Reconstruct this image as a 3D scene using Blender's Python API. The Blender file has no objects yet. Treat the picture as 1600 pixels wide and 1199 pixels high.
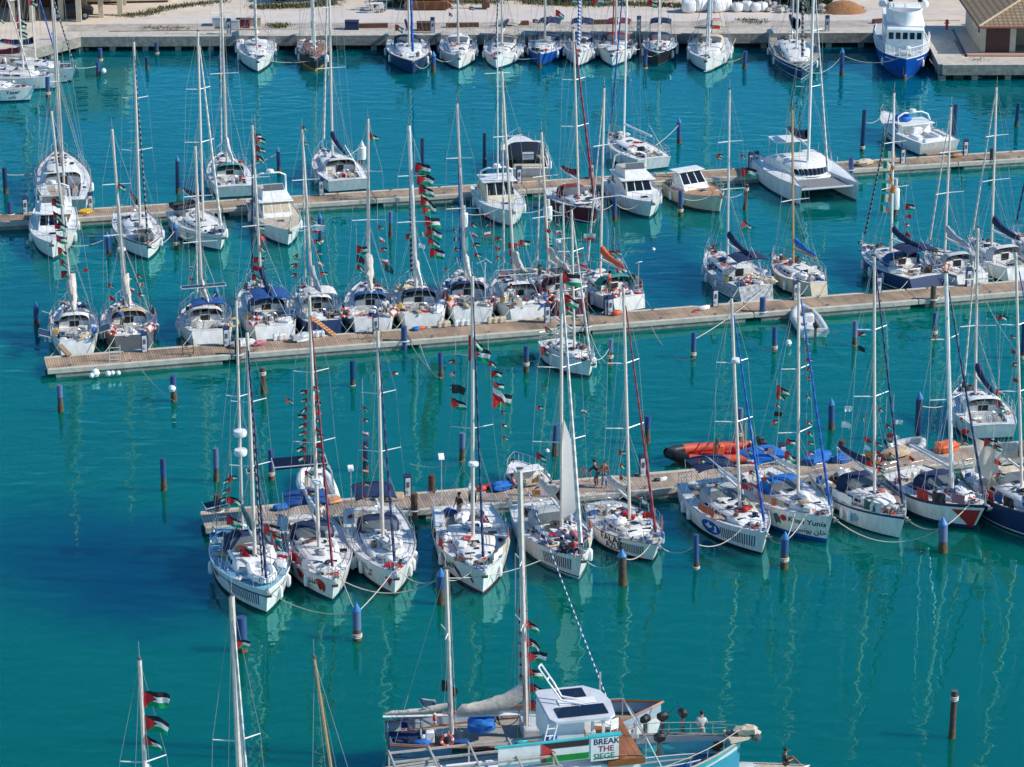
import bpy, math, random, mathutils
from mathutils import Vector, Matrix
from math import sin, cos, pi, sqrt, radians as RAD
rnd = random.Random(7)
SC = bpy.context.scene
COL = SC.collection
# ------------------------------------------------------------------ camera
F_, H_, TH = 4400.0, 62.0, RAD(20.0)
CT, ST = cos(TH), sin(TH)
cam = bpy.data.cameras.new('camera'); co = bpy.data.objects.new('camera', cam); COL.objects.link(co)
co.location = (0, 0, H_); co.rotation_euler = (pi/2 - TH, 0, 0)
cam.lens = 36.0*F_/1600.0; cam.sensor_width = 36; cam.clip_start = 1; cam.clip_end = 12000
SC.camera = co
def G(px, py, z=0.0):
    """point of the horizontal plane z seen at a photograph pixel"""
    u, v = px-800.0, py-599.5
    dz = F_*ST + v*CT
    t = (H_-z)/dz
    return Vector((u*t, (F_*CT - v*ST)*t, z))
def AY(px, py, Y):
    """point of the vertical plane Y seen at a photograph pixel"""
    u, v = px-800.0, py-599.5
    t = Y/(F_*CT - v*ST)
    return Vector((u*t, Y, H_-(F_*ST+v*CT)*t))
def PX(p):
    d = p[1]*CT - (p[2]-H_)*ST
    return (800+F_*p[0]/d, 599.5+F_*(-(p[2]-H_)*CT - p[1]*ST)/d)
def SCL(p): return F_/(p[1]*CT - (p[2]-H_)*ST)
# ------------------------------------------------------------------ materials
MATS = {}
def mat(name, col, rough=0.5, metal=0.0, var=0.12, scale=6.0, bump=0.0, spec=0.5, stretch=None, col2=None, emit=None):
    if name in MATS: return MATS[name]
    m = bpy.data.materials.new(name); m.use_nodes = True
    nt = m.node_tree; b = nt.nodes['Principled BSDF']
    b.inputs['Roughness'].default_value = rough; b.inputs['Metallic'].default_value = metal
    b.inputs['Specular IOR Level'].default_value = spec
    tc = nt.nodes.new('ShaderNodeTexCoord'); mp = nt.nodes.new('ShaderNodeMapping')
    nt.links.new(tc.outputs['Object'], mp.inputs['Vector'])
    if stretch: mp.inputs['Scale'].default_value = stretch
    n = nt.nodes.new('ShaderNodeTexNoise'); n.inputs['Scale'].default_value = scale
    n.inputs['Detail'].default_value = 6; n.inputs['Roughness'].default_value = 0.65
    nt.links.new(mp.outputs[0], n.inputs['Vector'])
    r = nt.nodes.new('ShaderNodeValToRGB'); r.color_ramp.elements[0].position = 0.3; r.color_ramp.elements[1].position = 0.7
    c2 = col2 if col2 else tuple(c*(1-var*2.2) for c in col)
    r.color_ramp.elements[0].color = (*c2, 1); r.color_ramp.elements[1].color = (*[min(1, c*(1+var*.4)) for c in col], 1)
    nt.links.new(n.outputs['Fac'], r.inputs['Fac']); nt.links.new(r.outputs['Color'], b.inputs['Base Color'])
    if bump:
        bp = nt.nodes.new('ShaderNodeBump'); bp.inputs['Strength'].default_value = bump; bp.inputs['Distance'].default_value = 0.05
        nt.links.new(n.outputs['Fac'], bp.inputs['Height']); nt.links.new(bp.outputs[0], b.inputs['Normal'])
    MATS[name] = m; return m
def C(name):
    """palette"""
    P = {
     'gel': ((.87,.86,.84),.28), 'gel2': ((.82,.82,.80),.35), 'cream': ((.72,.62,.45),.35), 'grey': ((.42,.44,.46),.45),
     'lgrey': ((.58,.6,.6),.5), 'dgrey': ((.12,.125,.13),.5), 'black': ((.018,.018,.02),.45), 'navy': ((.012,.03,.11),.3),
     'navycloth': ((.014,.032,.10),.85), 'bluecloth': ((.015,.09,.30),.85), 'tealcloth': ((.03,.32,.30),.85), 'royal': ((.01,.09,.42),.4),
     'brightblue': ((.01,.16,.55),.7), 'skyblue': ((.22,.48,.62),.5), 'aqua': ((.05,.52,.56),.4), 'aquadeck': ((.03,.27,.40),.55),
     'maroon': ((.13,.012,.02),.35), 'maroonc': ((.20,.02,.03),.85), 'red': ((.55,.02,.02),.6), 'orange': ((.72,.13,.04),.6),
     'redor': ((.66,.09,.05),.6), 'green': ((.01,.22,.07),.6), 'dgreen': ((.01,.10,.09),.6), 'yellow': ((.7,.45,.05),.6),
     'ochre': ((.55,.26,.04),.5), 'tan': ((.55,.42,.27),.8), 'beige': ((.62,.53,.40),.85), 'sail': ((.68,.62,.54),.85),
     'sailw': ((.78,.76,.72),.8), 'pink': ((.55,.18,.22),.8), 'purple': ((.14,.04,.2),.8), 'brown': ((.13,.055,.03),.6),
     'white': ((.87,.87,.86),.5), 'skin': ((.42,.23,.15),.6), 'hair': ((.02,.014,.01),.7), 'glass': ((.012,.018,.024),.06),
     'panel': ((.010,.014,.035),.12), 'vinyl': ((.13,.15,.16),.12), 'rust': ((.25,.09,.03),.8), 'alu': ((.62,.62,.62),.35),
    }
    c, r = P[name]
    cloth = name in ('navycloth','bluecloth','tealcloth','maroonc','tan','beige','sail','sailw')
    return mat(name, c, r, var=.10 if not cloth else .16, scale=1.6 if not cloth else 5, bump=.7 if cloth else 0.0, metal=.0)
def make_special():
    mat('mast', (.78,.67,.60), .45, 0, var=.1, scale=3)
    mat('mastw', (.84,.82,.80), .35, 0, var=.08, scale=3)
    mat('mastwood', (.50,.29,.13), .45, 0, var=.15, scale=4, stretch=(6,6,1))
    mat('wire', (.50,.50,.50), .35, .4, var=.05)
    mat('steel', (.68,.68,.68), .25, .6, var=.05)
    mat('rope', (.62,.58,.50), .9, 0, var=.2, scale=20)
    mat('roped', (.06,.07,.09), .9, 0, var=.2, scale=20)
    mat('teak', (.36,.25,.16), .7, 0, var=.16, scale=5, stretch=(1,14,1))
    mat('teakgrey', (.40,.36,.31), .8, 0, var=.16, scale=5, stretch=(1,14,1))
    mat('varnish', (.33,.12,.035), .3, 0, var=.2, scale=3, stretch=(1,9,1))
    mat('plank', (.40,.17,.08), .55, 0, var=.2, scale=2, stretch=(1,1,1))
    mat('concrete', (.36,.33,.28), .9, 0, var=.22, scale=2.2, bump=.4, col2=(.17,.155,.13))
    mat('concretepale', (.60,.54,.45), .9, 0, var=.15, scale=1.6, bump=.3)
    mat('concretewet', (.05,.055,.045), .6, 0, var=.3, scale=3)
    mat('pilebody', (.14,.10,.075), .8, 0, var=.35, scale=4, bump=.4, col2=(.045,.04,.038))
    mat('pileblue', (.014,.055,.22), .6, 0, var=.25, scale=2.2, col2=(.05,.08,.17))
    mat('pileblue2', (.06,.12,.30), .65, 0, var=.25, scale=2.2, col2=(.16,.18,.22))
    mat('pilecap', (.05,.22,.50), .45, 0, var=.15, scale=3)
    mat('pilebrown', (.13,.07,.05), .85, 0, var=.3, scale=4, col2=(.05,.03,.025))
    mat('dirt', (.70,.59,.47), .95, 0, var=.09, scale=.35, bump=.5, col2=(.52,.44,.37))
    mat('dirt2', (.52,.45,.39), .95, 0, var=.2, scale=.8, bump=.6)
    mat('grassy', (.24,.22,.08), .95, 0, var=.35, scale=1.5, bump=.5, col2=(.05,.06,.015))
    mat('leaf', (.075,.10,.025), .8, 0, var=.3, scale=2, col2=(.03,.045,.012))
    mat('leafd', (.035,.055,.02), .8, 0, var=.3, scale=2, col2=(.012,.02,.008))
    mat('rock', (.50,.48,.44), .95, 0, var=.2, scale=2, bump=.6)
    mat('soil', (.40,.19,.08), .95, 0, var=.2, scale=3, bump=.6)
    mat('wallcream', (.58,.50,.38), .9, 0, var=.12, scale=1.2, bump=.2)
    mat('bark', (.13,.09,.06), .95, 0, var=.3, scale=4)
make_special()
def cloth_mat(name, col):
    m = mat(name, col, .85, var=.08, scale=2, bump=.5); nt = m.node_tree; p = nt.nodes['Principled BSDF']; t = nt.nodes.new('ShaderNodeBsdfTranslucent'); t.inputs[0].default_value = (*col, 1); x = nt.nodes.new('ShaderNodeMixShader'); x.inputs[0].default_value = .5
    nt.links.new(p.outputs[0], x.inputs[1]); nt.links.new(t.outputs[0], x.inputs[2]); nt.links.new(x.outputs[0], nt.nodes['Material Output'].inputs[0])
cloth_mat('sailcloth', (.88,.83,.78)); cloth_mat('draped', (.80,.70,.60))
mat('gel', (.88,.87,.85), .3, 0, var=.11, scale=1.8, stretch=(2.2,2.2,.35), col2=(.66,.64,.58))
mat('navy', (.014,.035,.12), .3, 0, var=.2, scale=1.8, stretch=(2.2,2.2,.35), col2=(.03,.05,.11))
mat('speckle', (.66,.67,.68), .5, 0, scale=5, col2=(.13,.13,.14))
mat('ochre2', (.62,.30,.13), .6, 0, var=.12, scale=3)
mat('black2', (.012,.016,.024), .6, 0, var=.1, scale=3)
def wood_deck_mat(name, c1, c2, width, axis='x'):
    """boards of the piers: brick pattern, laid across the pier"""
    m = bpy.data.materials.new(name); m.use_nodes = True; nt = m.node_tree; b = nt.nodes['Principled BSDF']
    b.inputs['Roughness'].default_value = .85
    tc = nt.nodes.new('ShaderNodeTexCoord'); mp = nt.nodes.new('ShaderNodeMapping')
    if axis == 'y': mp.inputs['Rotation'].default_value = (0, 0, pi/2)
    nt.links.new(tc.outputs['Object'], mp.inputs['Vector'])
    br = nt.nodes.new('ShaderNodeTexBrick'); br.inputs['Scale'].default_value = 1.0
    br.inputs['Brick Width'].default_value = width; br.inputs['Row Height'].default_value = 30
    br.inputs['Mortar Size'].default_value = .012; br.offset = 0
    br.inputs['Color1'].default_value = (*c1, 1); br.inputs['Color2'].default_value = (*c2, 1)
    br.inputs['Mortar'].default_value = (.05, .04, .035, 1)
    nt.links.new(mp.outputs[0], br.inputs['Vector'])
    n = nt.nodes.new('ShaderNodeTexNoise'); n.inputs['Scale'].default_value = .6; n.inputs['Detail'].default_value = 7
    nt.links.new(tc.outputs['Object'], n.inputs['Vector'])
    mx = nt.nodes.new('ShaderNodeMix'); mx.data_type = 'RGBA'; mx.blend_type = 'MULTIPLY'; mx.inputs[0].default_value = .75
    r = nt.nodes.new('ShaderNodeValToRGB'); r.color_ramp.elements[0].position = .3; r.color_ramp.elements[1].position = .65
    r.color_ramp.elements[0].color = (.32, .31, .30, 1); r.color_ramp.elements[1].color = (1.1, 1.05, 1, 1)
    nt.links.new(n.outputs['Fac'], r.inputs[0]); nt.links.new(br.outputs['Color'], mx.inputs[6]); nt.links.new(r.outputs[0], mx.inputs[7])
    nt.links.new(mx.outputs[2], b.inputs['Base Color']); MATS[name] = m; return m
wood_deck_mat('pierdeck', (.50,.365,.25), (.38,.275,.19), .16)
wood_deck_mat('pierdeckgrey', (.56,.45,.36), (.42,.33,.26), .16)
wood_deck_mat('shipplank', (.40,.17,.075), (.30,.115,.05), .34)
def tile_mat():
    m = bpy.data.materials.new('rooftile'); m.use_nodes = True; nt = m.node_tree; b = nt.nodes['Principled BSDF']; b.inputs['Roughness'].default_value = .85
    uv = nt.nodes.new('ShaderNodeUVMap')
    br = nt.nodes.new('ShaderNodeTexBrick'); br.inputs['Scale'].default_value = 1; br.inputs['Brick Width'].default_value = .45; br.inputs['Row Height'].default_value = .38
    br.offset = 0; br.inputs['Mortar Size'].default_value = .07
    br.inputs['Color1'].default_value = (.33,.28,.16,1); br.inputs['Color2'].default_value = (.26,.21,.12,1); br.inputs['Mortar'].default_value = (.20,.11,.07,1)
    nt.links.new(uv.outputs[0], br.inputs['Vector']); nt.links.new(br.outputs['Color'], b.inputs['Base Color'])
    bp = nt.nodes.new('ShaderNodeBump'); bp.inputs['Strength'].default_value = .8; bp.invert = True; nt.links.new(br.outputs['Fac'], bp.inputs['Height']); nt.links.new(bp.outputs[0], b.inputs['Normal'])
    MATS['rooftile'] = m
tile_mat()
def spiral_mat(name, c1, c2, pitch):
    m = bpy.data.materials.new(name); m.use_nodes = True; nt = m.node_tree; b = nt.nodes['Principled BSDF']; b.inputs['Roughness'].default_value = .8
    tc = nt.nodes.new('ShaderNodeTexCoord'); w = nt.nodes.new('ShaderNodeTexWave'); w.bands_direction = 'Z'
    mp = nt.nodes.new('ShaderNodeMapping'); mp.inputs['Rotation'].default_value = (.5, .6, 0)
    w.inputs['Scale'].default_value = pitch; nt.links.new(tc.outputs['Object'], mp.inputs[0]); nt.links.new(mp.outputs[0], w.inputs['Vector'])
    r = nt.nodes.new('ShaderNodeValToRGB'); r.color_ramp.interpolation = 'CONSTANT'; r.color_ramp.elements[1].position = .5
    r.color_ramp.elements[0].color = (*c1, 1); r.color_ramp.elements[1].color = (*c2, 1)
    nt.links.new(w.outputs['Fac'], r.inputs[0]); nt.links.new(r.outputs[0], b.inputs['Base Color']); MATS[name] = m
spiral_mat('furlbw', (.03,.10,.38), (.75,.75,.75), 1.1)
spiral_mat('furldark', (.015,.02,.03), (.25,.25,.26), .9)
spiral_mat('furlblue', (.01,.07,.33), (.02,.13,.5), .5)
spiral_mat('furlred', (.22,.02,.04), (.32,.05,.07), .5)
spiral_mat('furlnavy', (.01,.02,.07), (.05,.07,.16), .5)
spiral_mat('furlwhite', (.7,.67,.63), (.55,.5,.46), .6)
def M_(x):
    if not isinstance(x, str): return x
    return MATS[x] if x in MATS else C(x)
# ------------------------------------------------------------------ mesh builder
class MB:
    def __init__(s): s.v = []; s.f = []; s.m = []; s.uv = None
    def quad(s, a, b, c, d, m=0):
        n = len(s.v); s.v += [tuple(a), tuple(b), tuple(c), tuple(d)]; s.f.append((n, n+1, n+2, n+3)); s.m.append(m)
    def poly(s, pts, m=0):
        n = len(s.v); s.v += [tuple(p) for p in pts]; s.f.append(tuple(range(n, n+len(pts)))); s.m.append(m)
    def prism(s, pts, z0, z1, m=0, mtop=None):
        n = len(s.v); k = len(pts)
        s.v += [(p[0], p[1], z0) for p in pts] + [(p[0], p[1], z1) for p in pts]
        for i in range(k): s.f.append((n+i, n+(i+1) % k, n+k+(i+1) % k, n+k+i)); s.m.append(m)
        s.f.append(tuple(n+k+i for i in range(k))); s.m.append(m if mtop is None else mtop)
        s.f.append(tuple(n+k-1-i for i in range(k))); s.m.append(m)
        return s
    def box(s, c, d, rz=0, m=0, tilt=None, bev=0):
        n = len(s.v); hx, hy, hz = d[0]/2, d[1]/2, d[2]/2
        R = Matrix.Rotation(rz, 3, 'Z')
        if tilt: R = R @ mathutils.Euler(tilt).to_matrix()
        if bev:
            b = min(bev, hx*.9, hy*.9, hz*.9); pts = []
            for z, k in ((-hz, b), (-hz+b, 0), (hz-b, 0), (hz, b)):
                x, y = hx-k, hy-k; q = b*.6 if k == 0 else b*.3
                pts += [(x-q, -y, z), (x, -y+q, z), (x, y-q, z), (x-q, y, z), (-x+q, y, z), (-x, y-q, z), (-x, -y+q, z), (-x+q, -y, z)]
            for p in pts: w = R @ Vector(p); s.v.append((c[0]+w.x, c[1]+w.y, c[2]+w.z))
            for r in range(3):
                for i in range(8): a = n+r*8+i; bb = n+r*8+(i+1) % 8; s.f.append((a, bb, bb+8, a+8)); s.m.append(m)
            s.f.append(tuple(n+24+i for i in range(8))); s.m.append(m); s.f.append(tuple(n+7-i for i in range(8))); s.m.append(m)
            return s
        for z in (-hz, hz):
            for x, y in ((-hx, -hy), (hx, -hy), (hx, hy), (-hx, hy)):
                w = R @ Vector((x, y, z)); s.v.append((c[0]+w.x, c[1]+w.y, c[2]+w.z))
        for q in ((0, 3, 2, 1), (4, 5, 6, 7), (0, 1, 5, 4), (1, 2, 6, 5), (2, 3, 7, 6), (3, 0, 4, 7)):
            s.f.append(tuple(n+i for i in q)); s.m.append(m)
        return s
    def tube(s, a, b, r0, r1=None, n=6, m=0, cap=True, ell=1.0):
        a = Vector(a); b = Vector(b); r1 = r0 if r1 is None else r1
        d = b-a
        if d.length < 1e-6: return s
        d.normalize(); up = Vector((0, 0, 1)) if abs(d.z) < .95 else Vector((1, 0, 0))
        if abs(d.z) >= .95: e2 = Vector((0, 1, 0)); e1 = e2.cross(d).normalized(); e2 = d.cross(e1)
        else: e1 = d.cross(up).normalized(); e2 = e1.cross(d)
        k = len(s.v)
        for p, r in ((a, r0), (b, r1)):
            for i in range(n):
                t = 2*pi*i/n; w = p + e1*(cos(t)*r*ell) + e2*(sin(t)*r); s.v.append(tuple(w))
        for i in range(n): j = (i+1) % n; s.f.append((k+i, k+j, k+n+j, k+n+i)); s.m.append(m)
        if cap: s.f.append(tuple(k+n-1-i for i in range(n))); s.m.append(m); s.f.append(tuple(k+n+i for i in range(n))); s.m.append(m)
        return s
    def path(s, pts, r, n=5, m=0):
        for i in range(len(pts)-1): s.tube(pts[i], pts[i+1], r if not isinstance(r, (list, tuple)) else r[i], r if not isinstance(r, (list, tuple)) else r[i+1], n, m, cap=(i in (0, len(pts)-2)))
        return s
    def grid(s, fn, nu, nv, m=0, close=False):
        k = len(s.v)
        for i in range(nu+1):
            for j in range(nv+1): s.v.append(tuple(fn(i/nu, j/nv)))
        for i in range(nu):
            for j in range(nv):
                a = k+i*(nv+1)+j; s.f.append((a, a+1, a+nv+2, a+nv+1)); s.m.append(m(i, j) if callable(m) else m)
        return s
    def lathe(s, prof, c=(0, 0, 0), n=10, m=0, R=None):
        k = len(s.v)
        for (r, z) in prof:
            for i in range(n):
                w = Vector((r*cos(2*pi*i/n), r*sin(2*pi*i/n), z))
                if R: w = R @ w
                s.v.append((c[0]+w.x, c[1]+w.y, c[2]+w.z))
        for q in range(len(prof)-1):
            for i in range(n): j = (i+1) % n; s.f.append((k+q*n+i, k+q*n+j, k+(q+1)*n+j, k+(q+1)*n+i)); s.m.append(m(q) if callable(m) else m)
        return s
    def torus(s, c, R0, r, n=14, k=6, m=0, rot=None, mf=None):
        b = len(s.v)
        for i in range(n):
            a = 2*pi*i/n
            for j in range(k):
                t = 2*pi*j/k; w = Vector(((R0+r*cos(t))*cos(a), (R0+r*cos(t))*sin(a), r*sin(t)))
                if rot: w = rot @ w
                s.v.append((c[0]+w.x, c[1]+w.y, c[2]+w.z))
        for i in range(n):
            for j in range(k):
                s.f.append((b+i*k+j, b+((i+1) % n)*k+j, b+((i+1) % n)*k+(j+1) % k, b+i*k+(j+1) % k)); s.m.append(mf(i) if mf else m)
        return s
    def blob(s, c, d, n=8, seed=0, rough=.15, m=0, rz=0, flat=True, pw=.75):
        """lumpy ellipsoid: bags, heaps, rocks"""
        rr = random.Random(seed); k = len(s.v); q = n//2+1; R = Matrix.Rotation(rz, 3, 'Z')
        for i in range(q+1):
            ph = -pi/2+pi*i/q
            for j in range(n):
                th = 2*pi*j/n; e = 1+rr.uniform(-rough, rough)
                x, y, z = cos(ph)*cos(th)*e, cos(ph)*sin(th)*e, sin(ph)*e
                sq = lambda t: math.copysign(abs(t)**pw, t)
                w = R @ Vector((sq(x)*d[0]/2, sq(y)*d[1]/2, sq(z)*d[2]/2))
                s.v.append((c[0]+w.x, c[1]+w.y, c[2]+w.z+(d[2]/2 if flat else 0)))
        for i in range(q):
            for j in range(n): s.f.append((k+i*n+j, k+i*n+(j+1) % n, k+(i+1)*n+(j+1) % n, k+(i+1)*n+j)); s.m.append(m)
        return s
    def build(s, name, mats, parent=None, smooth=True, angle=35):
        me = bpy.data.meshes.new(name); me.from_pydata(s.v, [], s.f)
        if not isinstance(mats, (list, tuple)): mats = [mats]
        for x in mats: me.materials.append(M_(x))
        if len(mats) > 1: me.polygons.foreach_set('material_index', s.m)
        me.update()
        if smooth:
            me.polygons.foreach_set('use_smooth', [True]*len(me.polygons)); me.set_sharp_from_angle(angle=RAD(angle))
        o = bpy.data.objects.new(name, me); COL.objects.link(o)
        if parent: o.parent = parent
        return o
def tag(o, label=None, cat=None, group=None, kind=None):
    if label: o['label'] = label
    if cat: o['category'] = cat
    if group: o['group'] = group
    if kind: o['kind'] = kind
    return o
def empty(name, loc, rz, label, cat, group=None):
    o = bpy.data.objects.new(name, None); o.empty_display_size = .2; COL.objects.link(o); o.location = loc; o.rotation_euler = (0, 0, rz)
    return tag(o, label, cat, group)
def place(o, loc, rz=0, sc=None, rot=None):
    o.location = loc; o.rotation_euler = rot if rot else (0, 0, rz)
    if sc: o.scale = (sc, sc, sc) if not isinstance(sc, (tuple, list)) else sc
    return o
def copy_tree(o, parent=None):
    c = o.copy(); COL.objects.link(c)
    if parent: c.parent = parent
    for ch in list(o.children): copy_tree(ch, c)
    return c
# ------------------------------------------------------------------ light and sky
SUN_EL, SUN_AZ = RAD(37), RAD(-7)      # azimuth: from +x (right of the photograph) turned away from the camera
sd = Vector((cos(SUN_EL)*cos(SUN_AZ), cos(SUN_EL)*sin(SUN_AZ), sin(SUN_EL)))
sun = bpy.data.lights.new('sun', 'SUN'); sun.energy = 5.0; sun.angle = RAD(.5); sun.color = (1, .94, .84)
so = bpy.data.objects.new('sun', sun); COL.objects.link(so); so.location = (100, 100, 120)
so.rotation_euler = sd.to_track_quat('Z', 'Y').to_euler()
w = bpy.data.worlds.new('World'); SC.world = w; w.use_nodes = True
nt = w.node_tree; bg = nt.nodes['Background']; sky = nt.nodes.new('ShaderNodeTexSky'); sky.sky_type = 'NISHITA'; sky.sun_disc = False
sky.sun_elevation = SUN_EL; sky.sun_rotation = math.atan2(sd.x, sd.y); sky.air_density = 1.1; sky.dust_density = .1; sky.ozone_density = 2.5
hs = nt.nodes.new('ShaderNodeHueSaturation'); hs.inputs['Saturation'].default_value = 1.35; nt.links.new(sky.outputs[0], hs.inputs['Color']); nt.links.new(hs.outputs[0], bg.inputs[0]); bg.inputs[1].default_value = .145
SC.view_settings.view_transform = 'Standard'; SC.view_settings.look = 'None'; SC.view_settings.exposure = 0
# ------------------------------------------------------------------ water
def water():
    b = MB(); b.quad((-2500, -300, 0), (2500, -300, 0), (2500, 302, 0), (-2500, 302, 0))
    o = b.build('water', [None] if False else 'gel', smooth=False)
    m = bpy.data.materials.new('seawater'); m.use_nodes = True; nt = m.node_tree; L = nt.links.new; N = nt.nodes.new
    for n in list(nt.nodes): nt.nodes.remove(n)
    out = N('ShaderNodeOutputMaterial'); tc = N('ShaderNodeTexCoord')
    # ripple height: two crossing wave noises + fine chop
    def noise(sx, sy, rot, detail, dist=0.0):
        mp = N('ShaderNodeMapping'); mp.inputs['Scale'].default_value = (sx, sy, 1); mp.inputs['Rotation'].default_value = (0, 0, rot)
        L(tc.outputs['Object'], mp.inputs[0]); n = N('ShaderNodeTexNoise'); n.inputs['Scale'].default_value = 1; n.inputs['Detail'].default_value = detail
        n.inputs['Distortion'].default_value = dist; L(mp.outputs[0], n.inputs['Vector']); return n
    n1 = noise(.42, .80, .25, 1, .4); n2 = noise(1.2, 2.2, -.2, 3, .5); n3 = noise(.06, .05, 0, 3)
    ma = N('ShaderNodeMath'); ma.operation = 'MULTIPLY_ADD'; L(n2.outputs['Fac'], ma.inputs[0]); ma.inputs[1].default_value = .13; L(n1.outputs['Fac'], ma.inputs[2])
    # calmer and rougher areas
    cr = N('ShaderNodeValToRGB'); cr.color_ramp.elements[0].position = .35; cr.color_ramp.elements[1].position = .65
    cr.color_ramp.elements[0].color = (.22,)*3+(1,); cr.color_ramp.elements[1].color = (1,)*4; L(n3.outputs['Fac'], cr.inputs[0])
    mb = N('ShaderNodeMath'); mb.operation = 'MULTIPLY'; L(ma.outputs[0], mb.inputs[0]); L(cr.outputs[0], mb.inputs[1])
    bp = N('ShaderNodeBump'); bp.inputs['Strength'].default_value = 1; bp.inputs['Distance'].default_value = WAVE; L(mb.outputs[0], bp.inputs['Height'])
    # body colour of turbid harbour water; greener near, bluer with distance; soft dark blue patches at set spots
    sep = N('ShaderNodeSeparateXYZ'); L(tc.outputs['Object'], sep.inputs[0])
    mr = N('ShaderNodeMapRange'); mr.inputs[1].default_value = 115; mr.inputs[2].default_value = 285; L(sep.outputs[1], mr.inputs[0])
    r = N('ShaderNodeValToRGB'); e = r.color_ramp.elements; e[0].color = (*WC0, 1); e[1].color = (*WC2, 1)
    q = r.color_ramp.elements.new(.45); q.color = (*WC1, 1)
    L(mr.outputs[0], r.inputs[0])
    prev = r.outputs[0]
    big = noise(.035, .03, .4, 4)
    mx = N('ShaderNodeMix'); mx.data_type = 'RGBA'; mx.blend_type = 'MULTIPLY'; mx.inputs[0].default_value = .3
    cr2 = N('ShaderNodeValToRGB'); cr2.color_ramp.elements[0].position = .36; cr2.color_ramp.elements[1].position = .62
    cr2.color_ramp.elements[0].color = (.62, .74, .84, 1); cr2.color_ramp.elements[1].color = (1.1, 1.08, 1, 1)
    L(big.outputs['Fac'], cr2.inputs[0]); L(prev, mx.inputs[6]); L(cr2.outputs[0], mx.inputs[7]); prev = mx.outputs[2]
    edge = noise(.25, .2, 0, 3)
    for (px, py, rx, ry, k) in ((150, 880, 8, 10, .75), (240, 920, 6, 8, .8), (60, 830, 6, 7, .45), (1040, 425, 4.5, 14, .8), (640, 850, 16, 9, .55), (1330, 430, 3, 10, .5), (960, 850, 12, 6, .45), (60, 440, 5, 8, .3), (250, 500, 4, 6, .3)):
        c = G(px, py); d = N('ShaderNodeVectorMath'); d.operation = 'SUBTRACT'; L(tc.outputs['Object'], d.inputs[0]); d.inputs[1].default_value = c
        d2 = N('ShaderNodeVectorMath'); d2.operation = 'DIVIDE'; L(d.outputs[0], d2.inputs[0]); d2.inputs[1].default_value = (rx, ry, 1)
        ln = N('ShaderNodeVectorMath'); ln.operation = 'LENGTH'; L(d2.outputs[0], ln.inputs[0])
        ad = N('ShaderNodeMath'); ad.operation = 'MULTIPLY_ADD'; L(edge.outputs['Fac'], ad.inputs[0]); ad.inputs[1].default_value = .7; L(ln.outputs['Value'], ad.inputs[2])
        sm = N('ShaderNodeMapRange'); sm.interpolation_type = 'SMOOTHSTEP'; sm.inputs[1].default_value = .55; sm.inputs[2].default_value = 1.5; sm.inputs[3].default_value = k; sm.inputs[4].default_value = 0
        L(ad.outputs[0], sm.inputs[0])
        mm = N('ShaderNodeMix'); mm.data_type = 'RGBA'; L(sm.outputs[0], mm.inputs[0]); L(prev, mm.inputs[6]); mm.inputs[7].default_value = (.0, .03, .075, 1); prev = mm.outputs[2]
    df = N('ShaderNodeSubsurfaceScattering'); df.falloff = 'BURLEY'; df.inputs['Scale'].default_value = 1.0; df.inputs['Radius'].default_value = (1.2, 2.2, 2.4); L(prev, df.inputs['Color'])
    em = N('ShaderNodeBsdfTranslucent')
    gl = N('ShaderNodeBsdfGlossy'); gl.inputs['Roughness'].default_value = .0; L(bp.outputs[0], gl.inputs['Normal']); gl.inputs['Color'].default_value = (.36, .92, 1, 1)
    fr = N('ShaderNodeFresnel'); fr.inputs['IOR'].default_value = 2.0; L(bp.outputs[0], fr.inputs['Normal'])
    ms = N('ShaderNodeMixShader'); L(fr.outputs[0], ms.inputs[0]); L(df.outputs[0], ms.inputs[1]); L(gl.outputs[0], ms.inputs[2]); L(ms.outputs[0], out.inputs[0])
    nt.nodes.remove(em)
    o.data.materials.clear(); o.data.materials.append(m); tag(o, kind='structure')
WAVE = .085
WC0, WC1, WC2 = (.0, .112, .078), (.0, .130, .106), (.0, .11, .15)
water()
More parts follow.
